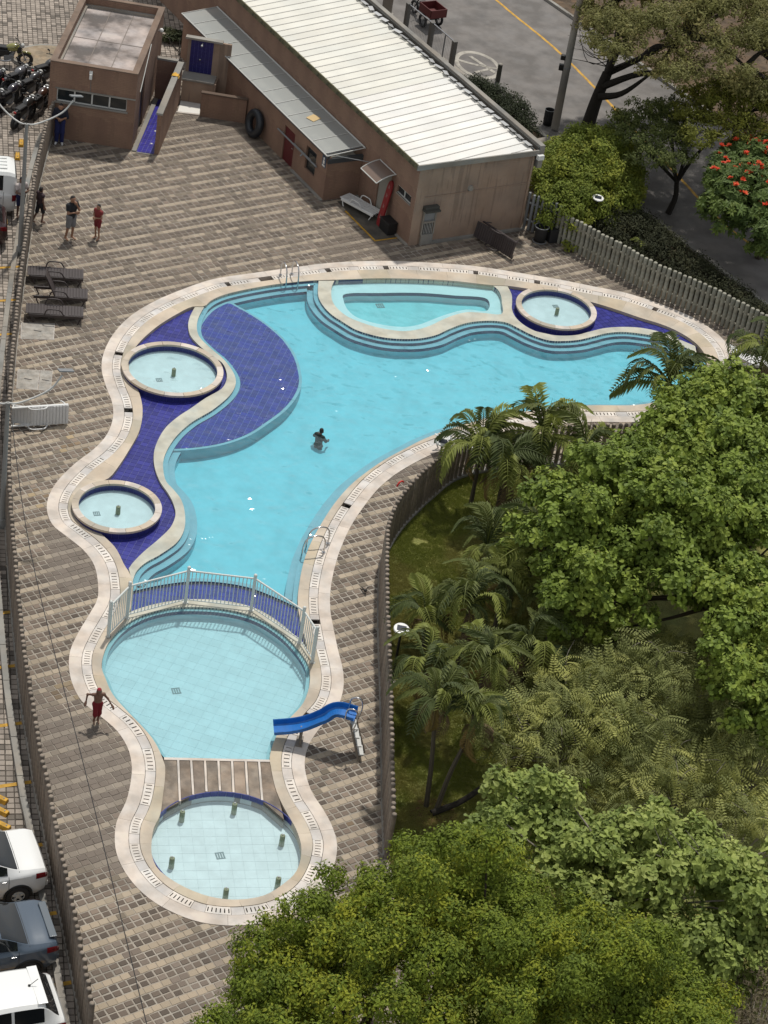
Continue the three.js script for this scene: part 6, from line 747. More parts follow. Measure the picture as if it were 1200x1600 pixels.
{ // cargo tricycle on the road
  const t = thing('cargo_tricycle', 'dark red cargo tricycle parked on the road by the roadside fence', 'tricycle', -1.9, -0.1, -33.7, -0.95); const whl = (x, z) => { const w = mesh('wheel', new THREE.TorusGeometry(0.25, 0.06, 8, 24), M.rubber, t); w.position.set(x, 0.31, z); const sp = []; for (let i = 0; i < 6; i++) sp.push(rod([0, 0, 0], [0.22 * Math.cos(i * 1.047), 0.22 * Math.sin(i * 1.047), 0], 0.012)); mesh('rim', merge(sp), M.greyMetal, w); };
  whl(0.55, 0.42); whl(0.55, -0.42); whl(-0.85, 0); const rm = std(lin(0.10, 0.015, 0.015), 0.6);
  mesh('cargo_box', merge([rbx(0.1, 1.1, 0.6, 0.66, -0.42, 0.42, 0.01), rbx(0.1, 0.14, 0.66, 0.98, -0.42, 0.42, 0.01), rbx(1.06, 1.1, 0.66, 0.98, -0.42, 0.42, 0.01), rbx(0.1, 1.1, 0.66, 0.98, -0.42, -0.38, 0.01), rbx(0.1, 1.1, 0.66, 0.98, 0.38, 0.42, 0.01)]), rm, t); mesh('frame', merge([rod([-0.85, 0.31, 0], [-0.5, 0.95, 0], 0.03), rod([-0.6, 0.6, 0], [0.5, 0.45, 0], 0.035), rod([0.55, 0.31, -0.42], [0.55, 0.31, 0.42], 0.03)]), M.black, t); mesh('seat', rbx(-0.35, 0.05, 0.72, 0.82, -0.15, 0.15, 0.03), M.rubber, t); mesh('handlebar', tube([[-0.35, 1.05, -0.35], [-0.5, 1.05, 0], [-0.35, 1.05, 0.35]], 0.018, 12, 6), M.black, t); mesh('engine', rbx(-0.3, 0.05, 0.3, 0.6, -0.14, 0.14, 0.04), M.greyMetal, t);
}
// ---------------------------------------------------------------- people
function blob(bones, res, cx, cy, cz, half, k = 0.035) { // smooth union of tapered capsules, meshed
  const mc = new MarchingCubes(res, new THREE.MeshBasicMaterial(), false, false, 200000); mc.isolation = 0; const n = mc.size, hs = mc.halfsize, f = mc.field;
  const B = bones.map(([a, b, r0, r1]) => ({ a, d: [b[0] - a[0], b[1] - a[1], b[2] - a[2]], r0, r1: r1 === undefined ? r0 : r1 })); B.forEach((q) => { q.l = q.d[0] ** 2 + q.d[1] ** 2 + q.d[2] ** 2 || 1e-9; });
  for (let z = 0; z < n; z++) for (let y = 0; y < n; y++) for (let x = 0; x < n; x++) { const px = cx + (x - hs) / hs * half, py = cy + (y - hs) / hs * half, pz = cz + (z - hs) / hs * half; let s = 9;
    for (const q of B) { const vx = px - q.a[0], vy = py - q.a[1], vz = pz - q.a[2]; let t = (vx * q.d[0] + vy * q.d[1] + vz * q.d[2]) / q.l; t = t < 0 ? 0 : t > 1 ? 1 : t; const d = Math.sqrt((vx - t * q.d[0]) ** 2 + (vy - t * q.d[1]) ** 2 + (vz - t * q.d[2]) ** 2) - (q.r0 + (q.r1 - q.r0) * t); if (d > s + k) continue; const h = Math.max(0, k - Math.abs(d - s)) / k; s = Math.min(d, s) - h * h * k * 0.25; }
    f[x + y * n + z * n * n] = -s; }
  mc.update(); const c = mc.count, g = new THREE.BufferGeometry(), p = new Float32Array(c * 3); for (let i = 0; i < c * 3; i += 3) { p[i] = cx + mc.positionArray[i] * half; p[i + 1] = cy + mc.positionArray[i + 1] * half; p[i + 2] = cz + mc.positionArray[i + 2] * half; }
  g.setAttribute('position', new THREE.BufferAttribute(p, 3)); g.setAttribute('normal', new THREE.BufferAttribute(mc.normalArray.slice(0, c * 3).map((v) => v), 3)); const m = mergeVertices(g.deleteAttribute('normal'), 1e-4); m.computeVertexNormals(); return m;
}
function hand(w, dir, side, out, s) { // palm and five fingers of unequal length, slightly curled
  const d = V3(...dir).normalize(), sd = V3(...side).normalize(), n = d.clone().cross(sd).normalize(), W = V3(...w), P = (a, b, c) => { const q = W.clone().addScaledVector(d, a * s).addScaledVector(sd, b * s).addScaledVector(n, c * s); return [q.x, q.y, q.z]; };
  [[-0.03, 0.075], [-0.01, 0.085], [0.01, 0.08], [0.03, 0.062]].forEach(([b, l]) => { out.push([P(0.07, b, 0), P(0.07 + l * 0.55, b * 1.1, 0.008), 0.0095 * s, 0.009 * s], [P(0.07 + l * 0.55, b * 1.1, 0.008), P(0.07 + l * 0.9, b * 1.1, 0.03), 0.009 * s, 0.0075 * s]); }); out.push([P(0.02, -0.035, 0), P(0.06, -0.065, 0.015), 0.012 * s, 0.0095 * s], [P(0.06, -0.065, 0.015), P(0.088, -0.06, 0.03), 0.0095 * s, 0.008 * s], [P(0.0, 0, 0), P(0.075, -0.012, 0), 0.024 * s, 0.022 * s], [P(0.02, 0.012, 0), P(0.07, 0.022, 0), 0.02 * s, 0.018 * s]); }
function person(label, o) { // joints for a height of 1.72 m, facing +z
  const s = (o.h || 1.72) / 1.72, t = thing('person', label, 'person', o.x, o.y || 0.02, o.z, o.turn || 0), J = Object.assign({ head: [0, 1.60, 0.02], neck: [0, 1.46, 0], chest: [0, 1.28, 0], waist: [0, 1.05, 0], hipL: [-0.09, 0.93, 0], hipR: [0.09, 0.93, 0], shL: [-0.18, 1.40, 0], shR: [0.18, 1.40, 0], elL: [-0.23, 1.13, -0.02], elR: [0.23, 1.13, -0.02], wrL: [-0.24, 0.88, 0.05], wrR: [0.24, 0.88, 0.05], knL: [-0.10, 0.50, 0.01], knR: [0.10, 0.50, 0.01], anL: [-0.10, 0.08, -0.03], anR: [0.10, 0.08, -0.03], toL: [-0.13, 0.035, 0.13], toR: [0.13, 0.035, 0.13] }, o.J || {});
  for (const k in J) J[k] = J[k].map((v) => v * s); const b = o.slim || 1, R = (v) => v * s, q = (p, d) => [p[0] + d[0] * s, p[1] + d[1] * s, p[2] + d[2] * s];
  const bones = [[q(J.head, [0, 0.03, 0]), q(J.head, [0, -0.045, 0.015]), R(0.092), R(0.07)], [q(J.head, [0, -0.01, 0.085]), q(J.head, [0, -0.035, 0.10]), R(0.012), R(0.014)], [q(J.head, [-0.09, -0.01, 0]), q(J.head, [-0.09, -0.04, 0]), R(0.016)], [q(J.head, [0.09, -0.01, 0]), q(J.head, [0.09, -0.04, 0]), R(0.016)], [q(J.head, [0, -0.05, 0]), J.neck, R(0.052), R(0.055)], [J.neck, J.chest, R(0.06), R(0.11 * b)], [q(J.chest, [-0.07, 0.03, 0]), q(J.waist, [-0.055, 0, 0]), R(0.105 * b), R(0.095 * b)], [q(J.chest, [0.07, 0.03, 0]), q(J.waist, [0.055, 0, 0]), R(0.105 * b), R(0.095 * b)], [J.waist, q(J.hipL, [0.02, 0, 0]), R(0.10 * b), R(0.10 * b)], [J.waist, q(J.hipR, [-0.02, 0, 0]), R(0.10 * b), R(0.10 * b)], [J.neck, J.shL, R(0.05), R(0.058)], [J.neck, J.shR, R(0.05), R(0.058)]];
  for (const S of ['L', 'R']) { bones.push([J['sh' + S], J['el' + S], R(0.05 * b), R(0.038 * b)], [J['el' + S], J['wr' + S], R(0.038 * b), R(0.027)], [J['hip' + S], J['kn' + S], R(0.082 * b), R(0.056 * b)], [J['kn' + S], J['an' + S], R(0.054 * b), R(0.036)], [J['an' + S], J['to' + S], R(0.038), R(0.03)]); const e = J['el' + S], w = J['wr' + S]; hand(w, [w[0] - e[0], w[1] - e[1], w[2] - e[2]], o['side' + S] || [0, 0, 1], bones, s); }
  const H = 1.72 * s; const body = mesh('body', blob(bones, 100, 0, H * 0.5, 0, H * 0.6), o.skin, t);
  const cl = (nm, list, mat, cy, half, cz = 0) => mesh(nm, blob(list, 44, 0, cy * s, cz * s, half * s, 0.04), mat, t);
  const fat = 0.018 * s, grow = (l) => l.map(([a, c, r0, r1]) => [a, c, r0 + fat, (r1 === undefined ? r0 : r1) + fat]);
  if (o.shirt) { const sl = ['L', 'R'].map((S) => { const a = J['sh' + S], e = J['el' + S], k = o.sleeve || 0.5; return [a, a.map((v, i) => v + (e[i] - v) * k), R(0.06 * b), R(0.055 * b)]; }); cl('shirt', grow([[q(J.neck, [0, -0.04, 0]), J.chest, R(0.08), R(0.11 * b)], ...bones.slice(6, 10), [q(J.neck, [0, -0.03, 0]), J.shL, R(0.05), R(0.056)], [q(J.neck, [0, -0.03, 0]), J.shR, R(0.05), R(0.056)], ...sl]), o.shirt, 1.2, 0.46); }
  if (o.shorts) { const k = o.leg || 0.7, lg = ['L', 'R'].map((S) => { const a = J['hip' + S], e = J['kn' + S]; const kk = Math.min(k, 1); return [a, a.map((v, i) => v + (e[i] - v) * kk), R(0.088 * b), R(0.075 * b)]; }); const low = k > 1 ? ['L', 'R'].map((S) => { const a = J['kn' + S], e = J['an' + S]; return [a, a.map((v, i) => v + (e[i] - v) * (k - 1)), R(0.07 * b), R(0.06 * b)]; }) : []; cl('shorts', grow([[q(J.waist, [-0.04, -0.03, 0]), J.hipL, R(0.095 * b), R(0.1 * b)], [q(J.waist, [0.04, -0.03, 0]), J.hipR, R(0.095 * b), R(0.1 * b)], ...lg, ...low]), o.shorts, k > 1 ? 0.62 : 0.78, k > 1 ? 0.62 : 0.48); }
  const hd = J.head; mesh(o.cap ? 'swim_cap' : 'hair', blob([[q(hd, [0, 0.055, -0.012]), q(hd, [0, 0.01, -0.03]), R(0.088), R(0.085)]], 30, hd[0], hd[1] + 0.03 * s, hd[2] - 0.01 * s, 0.16 * s, 0.02), o.hair, t);
  if (o.shoes) for (const S of ['L', 'R']) mesh('shoe', blob([[q(J['an' + S], [0, -0.03, -0.02]), q(J['to' + S], [0, 0.005, 0.01]), R(0.052), R(0.042)]], 24, J['an' + S][0], 0.07 * s, J['an' + S][2] + 0.06 * s, 0.2 * s, 0.02), o.shoes, t);
  return t;
}
{
  const skinA = std(lin(0.30, 0.16, 0.10), 0.6), skinB = std(lin(0.16, 0.085, 0.058), 0.6), hair = std(lin(0.012, 0.009, 0.008), 0.7), cloth = (r, g, b) => std(lin(r, g, b), 0.9);
  person('man in black shirt and grey shorts holding a hand to his face', { x: -12.5, z: -8.95, turn: 0.9, h: 1.72, skin: skinA, hair, shirt: cloth(0.015, 0.016, 0.02), shorts: cloth(0.17, 0.17, 0.18), leg: 0.85, J: { elR: [0.24, 1.16, 0.12], wrR: [0.07, 1.44, 0.16], elL: [-0.24, 1.14, 0.08], wrL: [0.0, 1.16, 0.2], anL: [-0.13, 0.08, -0.1], knL: [-0.11, 0.5, -0.02], toL: [-0.15, 0.035, 0.06] }, sideR: [1, 0, 0], sideL: [0, 1, 0] });
  person('child in red swimwear standing beside the man in black', { x: -11.62, z: -9.3, turn: -0.6, h: 1.38, slim: 0.9, skin: skinA, hair, shirt: cloth(0.20, 0.03, 0.03), sleeve: 0.25, shorts: cloth(0.16, 0.015, 0.02), leg: 0.6, J: { elL: [-0.24, 1.14, 0.03], wrL: [-0.05, 1.1, 0.18], elR: [0.24, 1.14, 0.03], wrR: [0.05, 1.12, 0.18] }, sideL: [0, 1, 0], sideR: [0, 1, 0] });
  person('child in white top and dark blue shorts behind the van', { x: -14.52, z: -9.95, turn: 0.7, h: 1.58, slim: 0.9, skin: skinB, hair, shirt: cloth(0.5, 0.44, 0.42), shorts: cloth(0.015, 0.02, 0.07), leg: 0.8, J: { elR: [0.25, 1.15, 0.1], wrR: [0.12, 1.2, 0.24], elL: [-0.25, 1.15, 0.1], wrL: [-0.08, 1.12, 0.24] }, sideL: [0, 1, 0], sideR: [0, 1, 0] });
  person('child in dark shorts walking beside the lamp post', { x: -13.78, z: -9.75, turn: 2.4, h: 1.42, slim: 0.92, skin: skinB, hair, shirt: cloth(0.05, 0.03, 0.035), sleeve: 0.1, shorts: cloth(0.02, 0.02, 0.024), leg: 0.9, J: { knL: [-0.1, 0.52, 0.12], anL: [-0.1, 0.09, 0.06], toL: [-0.12, 0.04, 0.22], knR: [0.1, 0.5, -0.08], anR: [0.1, 0.12, -0.28], toR: [0.12, 0.04, -0.14] } });
  person('man in dark jacket and blue trousers looking down by the small building', { x: -14.42, z: -16.05, turn: 0.15, h: 1.7, skin: skinA, hair, shirt: cloth(0.012, 0.015, 0.028), sleeve: 1, shorts: cloth(0.012, 0.018, 0.09), leg: 1.95, shoes: cloth(0.6, 0.6, 0.6), J: { head: [0, 1.57, 0.08], elL: [-0.26, 1.15, 0.05], wrL: [-0.08, 1.16, 0.24], elR: [0.26, 1.15, 0.05], wrR: [0.08, 1.14, 0.24] }, sideL: [0, 1, 0], sideR: [0, 1, 0] });
  person('child in red swim cap and red shorts running beside the children pool', { x: -6.52, z: 16.2, turn: 0.35, y: 0.03, h: 1.24, slim: 0.92, skin: skinB, hair: cloth(0.28, 0.02, 0.035), cap: true, shorts: cloth(0.16, 0.008, 0.014), leg: 1.25, J: { head: [0, 1.58, 0.08], neck: [0, 1.45, 0.05], chest: [0, 1.28, 0.03], shL: [-0.19, 1.40, 0.03], shR: [0.19, 1.40, 0.03], elL: [-0.38, 1.32, -0.1], wrL: [-0.44, 1.06, 0.02], elR: [0.34, 1.2, 0.06], wrR: [0.48, 1.0, 0.22], knL: [-0.09, 0.56, 0.16], anL: [-0.09, 0.16, 0.0], toL: [-0.1, 0.06, 0.14], knR: [0.08, 0.5, 0.02], anR: [0.07, 0.09, -0.08], toR: [0.08, 0.035, 0.08] } });
  const sw = person('swimmer with dark hair and dark swim shirt in the large pool', { x: -2.42, z: 0.72, turn: 2.6, h: 1.3, y: -1.1, skin: skinB, hair, shirt: cloth(0.01, 0.02, 0.018), sleeve: 0.9, shorts: cloth(0.02, 0.03, 0.03), leg: 0.7, J: { head: [0, 1.6, 0.1], elL: [-0.3, 1.2, 0.1], wrL: [-0.22, 1.12, 0.32], elR: [0.32, 1.22, 0.08], wrR: [0.36, 1.2, 0.3] }, sideL: [0, 1, 0], sideR: [0, 1, 0] });
  // a small dark bird on the deck
  const bd = thing('bird', 'small dark bird with raised wings on the deck strip by the fence', 'bird', -0.18, 0.02, 8.57, 0.6); mesh('body', merge([blob([[[0, 0.07, -0.06], [0, 0.08, 0.05], 0.02, 0.04], [[0, 0.08, 0.05], [0, 0.13, 0.1], 0.03, 0.026], [[0, 0.13, 0.1], [0, 0.125, 0.15], 0.02, 0.005], [[0, 0.07, -0.06], [0, 0.06, -0.18], 0.018, 0.012], [[0.015, 0.05, 0.02], [0.02, 0.0, 0.02], 0.006], [[-0.015, 0.05, 0.02], [-0.02, 0.0, 0.02], 0.006], [[0.02, 0.1, 0.03], [0.16, 0.16, -0.02], 0.02, 0.008], [[-0.02, 0.1, 0.03], [-0.16, 0.16, -0.02], 0.02, 0.008]], 40, 0, 0.08, 0, 0.22, 0.02)]), std(lin(0.02, 0.018, 0.016), 0.7), bd);
}

// ---------------------------------------------------------------- vegetation
const leafMat = (tr, gloss) => new THREE.MeshPhysicalMaterial({ color: lin(1, 1, 1), roughness: 0.85, transmission: tr, thickness: 0, side: THREE.DoubleSide, clearcoat: gloss, clearcoatRoughness: 0.5, specularIntensity: 0.35 });
const barkMat = std(lin(0.075, 0.055, 0.04), 0.95, { map: mott(256, 0.7, 7, 0.45, 1, 201, 0.15), bumpMap: M.fine, bumpScale: 0.02 }), barkDark = std(lin(0.022, 0.018, 0.014), 0.95, { bumpMap: M.fine, bumpScale: 0.02 }), barkGrey = std(lin(0.26, 0.23, 0.19), 0.95, { bumpMap: M.fine, bumpScale: 0.02 });
function leaf(out, base, dir, up, len, wid, droop = 0.15) { // folded blade of four triangles
  const d = dir.clone().normalize(), s = d.clone().cross(up).normalize(), n = s.clone().cross(d).normalize(), P = (a, b, c) => base.clone().addScaledVector(d, a * len).addScaledVector(s, b * wid).addScaledVector(n, c * len).addScaledVector(V3(0, -1, 0), droop * len * a * a);
  const A = P(0, 0, 0), L = P(0.5, -0.5, 0.07), R = P(0.5, 0.5, 0.07), Mid = P(0.55, 0, 0), T = P(1, 0, -0.02); for (const q of [A, Mid, L, L, Mid, T, A, R, Mid, Mid, R, T]) out.push(q.x, q.y, q.z);
}
function roundLeaf(out, base, dir, up, len, wid, droop) { // obovate blade, broad towards the tip
  const d = dir.clone().normalize(), s = d.clone().cross(up).normalize(), n = s.clone().cross(d).normalize(), P = (a, b, c) => { const q = base.clone().addScaledVector(d, a * len).addScaledVector(s, b * wid).addScaledVector(n, c * len).addScaledVector(V3(0, -1, 0), droop * len * a * a); return [q.x, q.y, q.z]; };
  const A = P(0, 0, 0), C = P(0.5, 0, 0), T = P(1, 0, -0.03); for (const k of [-1, 1]) { const e1 = P(0.4, k * 0.3, 0.06), e2 = P(0.72, k * 0.5, 0.07), e3 = P(0.93, k * 0.33, 0.03); for (const t of [[A, e1, C], [e1, e2, C], [e2, e3, C], [e3, T, C]]) out.push(...t[0], ...t[1], ...t[2]); }
}
const fromPos = (pos) => { const g = new THREE.BufferGeometry(); g.setAttribute('position', new THREE.Float32BufferAttribute(pos, 3)); g.computeVertexNormals(); return g; };
function sprig(sd, n, len, wid, kind) { seed = sd; const o = [];
  for (let i = 0; i < n; i++) {
    if (kind === 'round') { const a = i / n * 6.283 + rr(-0.4, 0.4), e = rr(-0.1, 0.9); roundLeaf(o, V3(rr(-0.06, 0.06), rr(-0.06, 0.08), rr(-0.06, 0.06)), V3(Math.cos(a) * Math.cos(e), Math.sin(e), Math.sin(a) * Math.cos(e)), V3(rr(-0.3, 0.3), 1, rr(-0.3, 0.3)), len * rr(0.7, 1.15), wid * rr(0.8, 1.15), 0.25); }
    else if (kind === 'rosette') { const a = i / n * 6.283 + rr(-0.3, 0.3), e = rr(0.1, 0.75); leaf(o, V3(0, 0, 0), V3(Math.cos(a) * Math.cos(e), Math.sin(e), Math.sin(a) * Math.cos(e)), V3(0, 1, 0), len * rr(0.75, 1.1), wid * rr(0.8, 1.1), 0.25); }
    else if (kind === 'pinnate') { const k = Math.floor(i / 2) / (n / 2), sgn = i % 2 ? 1 : -1; leaf(o, V3(0, 0.16 * k - 0.1 * k * k, 0.42 * k), V3(sgn, 0.05, 0.45), V3(0, 1, 0), len * (1 - 0.45 * k), wid, 0.25); }
    else { const k = i / n, a = i * 2.4 + rr(-0.4, 0.4), e = rr(-0.5, 0.7); leaf(o, V3(0.1 * k * Math.cos(i), 0.16 * k, 0.1 * k * Math.sin(i)), V3(Math.cos(a) * Math.cos(e), Math.sin(e), Math.sin(a) * Math.cos(e)), V3(0.2, 1, 0.1), len * rr(0.8, 1.15), wid * rr(0.85, 1.15), 0.35); }
  }
  return fromPos(o); }
const G = { ficus: sprig(1, 12, 0.08, 0.04), small: sprig(2, 8, 0.11, 0.055), almond: sprig(3, 7, 0.165, 0.10, 'round'), almondB: sprig(13, 6, 0.185, 0.115, 'round'), pin: sprig(4, 16, 0.12, 0.032, 'pinnate'), tulip: sprig(5, 9, 0.22, 0.08, 'rosette'), thin: sprig(6, 7, 0.13, 0.04) };
function clumps(poly, sd, h, dome, r, gap, jitter = 0.35) { // clump centres spread over a canopy outline (metres); higher away from the rim
  seed = sd; const xs = poly.map((q) => q[0]), zs = poly.map((q) => q[1]), x0 = Math.min(...xs), x1 = Math.max(...xs), z0 = Math.min(...zs), z1 = Math.max(...zs), out = [], edge = (x, z) => { let b = 9; for (let i = 0; i < poly.length; i++) { const p = poly[i], q = poly[(i + 1) % poly.length], dx = q[0] - p[0], dz = q[1] - p[1], t = Math.max(0, Math.min(1, ((x - p[0]) * dx + (z - p[1]) * dz) / (dx * dx + dz * dz))); b = Math.min(b, Math.hypot(x - p[0] - dx * t, z - p[1] - dz * t)); } return b; };
  for (let i = 0; i < 6000; i++) { const x = rr(x0, x1), z = rr(z0, z1); if (!inside(poly, x, z)) continue; const e = edge(x, z), rad = r * rr(0.7, 1.25) * (e < r ? 0.65 : 1); if (e < rad * 0.55) continue; if (out.some((c) => Math.hypot(c[0] - x, c[2] - z) < gap * (c[3] + rad))) continue; out.push([x, h - dome * 0.5 + dome * Math.min(1, e / 2.2) + rr(-jitter, jitter), z, rad]); }
  return out; }
const Cm = new THREE.Matrix4(), Cq = new THREE.Quaternion(), Cq2 = new THREE.Quaternion();
function foliage(parent, name, list, geo, mat, o) { // leaves on the outside of each clump
  seed = o.seed; const put = [];
  for (let ci = 0; ci < list.length; ci++) { const [cx, cy, cz, r] = list[ci], n = Math.round(o.density * 12.57 * r * r), hue = rnd(), near = list.filter((c, j) => j !== ci && Math.hypot(c[0] - cx, c[1] - cy, c[2] - cz) < r + c[3]);
    for (let i = 0; i < n; i++) { const y = rr(-0.75, 1), a = rr(0, 6.283), s = Math.sqrt(1 - y * y); if (y < -0.2 && rnd() < 0.55) continue; const k = r * (1 + (o.rough || 0.3) * (rnd() - 0.55) - 0.3 * rnd() * rnd()) * (1 + 0.18 * Math.sin(a * 3 + ci) * s), d = V3(Math.cos(a) * s, y * (o.flat || 0.8), Math.sin(a) * s), p = V3(cx + d.x * k, cy + d.y * k, cz + d.z * k); if (near.some((c) => Math.hypot(p.x - c[0], p.y - c[1], p.z - c[2]) < c[3] * 0.72)) continue; put.push([p, d, hue]); } }
  const im = new THREE.InstancedMesh(geo, mat, put.length); im.name = name; im.userData = { kind: 'stuff' }; const up = V3(0, 1, 0);
  put.forEach(([p, d, hue], i) => { const ax = d.clone().multiplyScalar(o.out || 0.8).add(V3(rr(-0.5, 0.5), (o.up || 0.5) + rr(-0.2, 0.3), rr(-0.5, 0.5))).normalize(); Cq.setFromUnitVectors(up, ax).multiply(Cq2.setFromAxisAngle(up, rr(0, 6.283))); const s = rr(0.55, 1.45) * (o.size || 1); Cm.compose(p, Cq, V3(s, s, s)); im.setMatrixAt(i, Cm); const c = o.tone(hue, rnd()); im.setColorAt(i, lin(...c)); });
  parent.add(im); return put.length; }
function limb(pts, r0, r1) { // tapered branch
  const c = new THREE.CatmullRomCurve3(pts.map((p) => V3(...p)), false, 'centripetal'), n = 10, seg = 7, g = new THREE.TubeGeometry(c, n, 1, seg, false), p = g.attributes.position; for (let i = 0; i <= n; i++) { const q = c.getPointAt(i / n), r = r0 + (r1 - r0) * i / n; for (let j = 0; j <= seg; j++) { const k = i * (seg + 1) + j; p.setXYZ(k, q.x + (p.getX(k) - q.x) * r, q.y + (p.getY(k) - q.y) * r, q.z + (p.getZ(k) - q.z) * r); } } g.computeVertexNormals(); return g; }
function tree(name, label, group, base, fork, list, geo, mat, o, bark, r0 = 0.16, every = 3) { // trunk, limbs reaching into the clumps, leaf crown
  const t = thing(name, label, o.category || 'tree', 0, 0, 0, 0, group); seed = o.seed + 5;
  const mid = base.map((v, i) => (v + fork[i]) / 2 + (i === 1 ? 0 : rr(-0.12, 0.12))); mesh('trunk', limb([[base[0], base[1] - 0.1, base[2]], mid, fork], r0, r0 * 0.7), bark, t);
  const forks = o.forks || [fork]; list.forEach((c, i) => { if (i % every) return; const fork = forks.reduce((a, f) => Math.hypot(f[0] - c[0], f[1] - c[1], f[2] - c[2]) < Math.hypot(a[0] - c[0], a[1] - c[1], a[2] - c[2]) ? f : a, forks[0]); const m = [(fork[0] + c[0]) / 2 + rr(-0.25, 0.25), (fork[1] * 0.45 + c[1] * 0.55) + rr(-0.1, 0.25), (fork[2] + c[2]) / 2 + rr(-0.25, 0.25)]; mesh('branch', limb([fork, m, [c[0], c[1], c[2]]], r0 * 0.42, 0.015), bark, t); });
  foliage(t, 'crown', list, geo, mat, o); return t; }
const split = (list, trunks) => trunks.map((b, k) => list.filter((c) => { let best = 0, bd = 1e9; trunks.forEach((t, i) => { const d = Math.hypot(t[0] - c[0], t[1] - c[2]); if (d < bd) { bd = d; best = i; } }); return best === k; }));
const under = (list, f, dy) => [...list, ...list.filter((_, i) => i % f === 0).map(([x, y, z, r]) => [x + 0.1, y - dy, z + 0.1, r * 1.1])];
const mixc = (a, b, k) => a.map((v, i) => v + (b[i] - v) * k);
{
  // leaf colour is drawn at random for every sprig between two mature tones; some clumps hold more young, yellower leaves. It does not depend on place, height or direction.
  const tone = (matureA, matureB, young, share) => (clump, q) => { const c = mixc(mixc(matureA, matureB, 0.3), matureB, q); const k = Math.max(0, Math.min(1, (clump - share + 0.35) / 0.7)); return rnd() < 0.15 + 0.6 * k ? mixc(c, young, (0.15 + 0.5 * k) * (0.4 + 0.6 * rnd())) : c; };
  // dense ficus in the foreground
  const fm = leafMat(0.32, 0.1), fT = [[1.3, 28.0], [4.2, 28.4], [7.2, 27.6]], fL = split(under(clumps(D.C_FICUS, 301, 4.8, 2.0, 0.5, 0.86, 0.75), 1, 1.15), fT), fl = ['dense yellow-green leafy tree overhanging the deck at the bottom, leftmost of three', 'dense yellow-green leafy tree at the bottom edge, middle of three', 'dense yellow-green leafy tree at the bottom edge, rightmost of three'];
  fT.forEach(([x, z], i) => tree('ficus_tree', fl[i], 'dense leafy trees along the bottom edge', [x, 0, z], [x, 2.2, z], fL[i], G.ficus, fm, { seed: 310 + i, density: 78, flat: 0.85, up: 0.3, rough: 0.4, size: 1.1, tone: tone([0.045, 0.08, 0.010], [0.225, 0.29, 0.03], [0.46, 0.45, 0.035], 0.6) }, barkMat, 0.2, 5));
  // broad-leaved almond trees
  const am = leafMat(0.28, 0.35), aT = [[7.0, 7.6], [9.6, 9.8]], aL = split(under(clumps(D.C_ALMA, 321, 4.3, 1.4, 0.5, 0.74, 0.75), 2, 0.9), aT), at_ = tone([0.055, 0.10, 0.012], [0.235, 0.315, 0.042], [0.36, 0.42, 0.06], 0.6);
  tree('broadleaf_tree', 'broad glossy-leaved tree hanging over the far right end of the pool', 'broad-leaved trees', [7.0, 0, 7.6], [7.0, 2.4, 7.4], aL[0], G.almond, am, { seed: 330, density: 42, flat: 0.85, up: 0.6, rough: 0.9, size: 1.0, tone: at_ }, barkMat, 0.18, 4);
  tree('broadleaf_tree', 'broad glossy-leaved tree at the right edge beside the feathery shrubs', 'broad-leaved trees', [9.6, 0, 9.8], [9.6, 2.4, 9.6], aL[1], G.almond, am, { seed: 331, density: 42, flat: 0.85, up: 0.6, rough: 0.9, size: 1.0, tone: at_ }, barkMat, 0.18, 4);
  tree('broadleaf_tree', 'broad-leaved tree with bare grey twigs behind the bottom trees', 'broad-leaved trees', [7.0, 0, 22.0], [7.1, 1.9, 21.9], under(clumps(D.C_ALMB, 341, 3.4, 1.0, 0.46, 0.76, 0.55), 2, 0.8), G.almondB, am, { seed: 342, density: 36, flat: 0.85, up: 0.6, rough: 0.9, size: 1.0, tone: tone([0.07, 0.115, 0.02], [0.31, 0.38, 0.085], [0.48, 0.52, 0.15], 0.65) }, barkGrey, 0.1, 2);
  { const t = scene.children.filter((o) => o.name.startsWith('broadleaf_tree')).pop(); seed = 345; for (let i = 0; i < 12; i++) { const a = rr(0, 6.28), x = 8.1 + rr(-1.2, 1.4), z = 21.4 + rr(-0.7, 0.7), y = 3.3 + rr(-0.2, 0.3); mesh('bare_twig', limb([[x, y, z], [x + 0.15 * Math.cos(a), y + 0.5, z + 0.15 * Math.sin(a)], [x + 0.55 * Math.cos(a), y + rr(0.7, 1.1), z + 0.55 * Math.sin(a)]], 0.022, 0.006), barkGrey, t); } }
  // feathery shrubs
  const fe = leafMat(0.42, 0.05), sT = [[5.6, 15.6], [7.4, 13.4], [8.6, 16.6], [10.6, 15.6], [10.2, 18.8]], sL = split(clumps(D.C_FEA, 351, 2.0, 0.9, 0.48, 0.7, 0.6), sT), sl = ['feathery yellow-green shrub nearest the palms', 'feathery shrub just below the glossy-leaved tree', 'feathery shrub with dry twigs in the middle of the thicket', 'feathery shrub at the right edge of the picture', 'feathery shrub behind the bare-twigged tree'];
  sT.forEach(([x, z], i) => tree('feathery_shrub', sl[i], 'feathery shrubs behind the palms', [x, 0, z], [x, 0.8, z], sL[i], G.pin, fe, { seed: 360 + i, density: 26, flat: 0.8, up: 0.3, size: 1.15, category: 'shrub', tone: tone([0.10, 0.115, 0.04], [0.34, 0.37, 0.13], [0.66, 0.65, 0.20], 0.5) }, barkGrey, 0.05, 1));
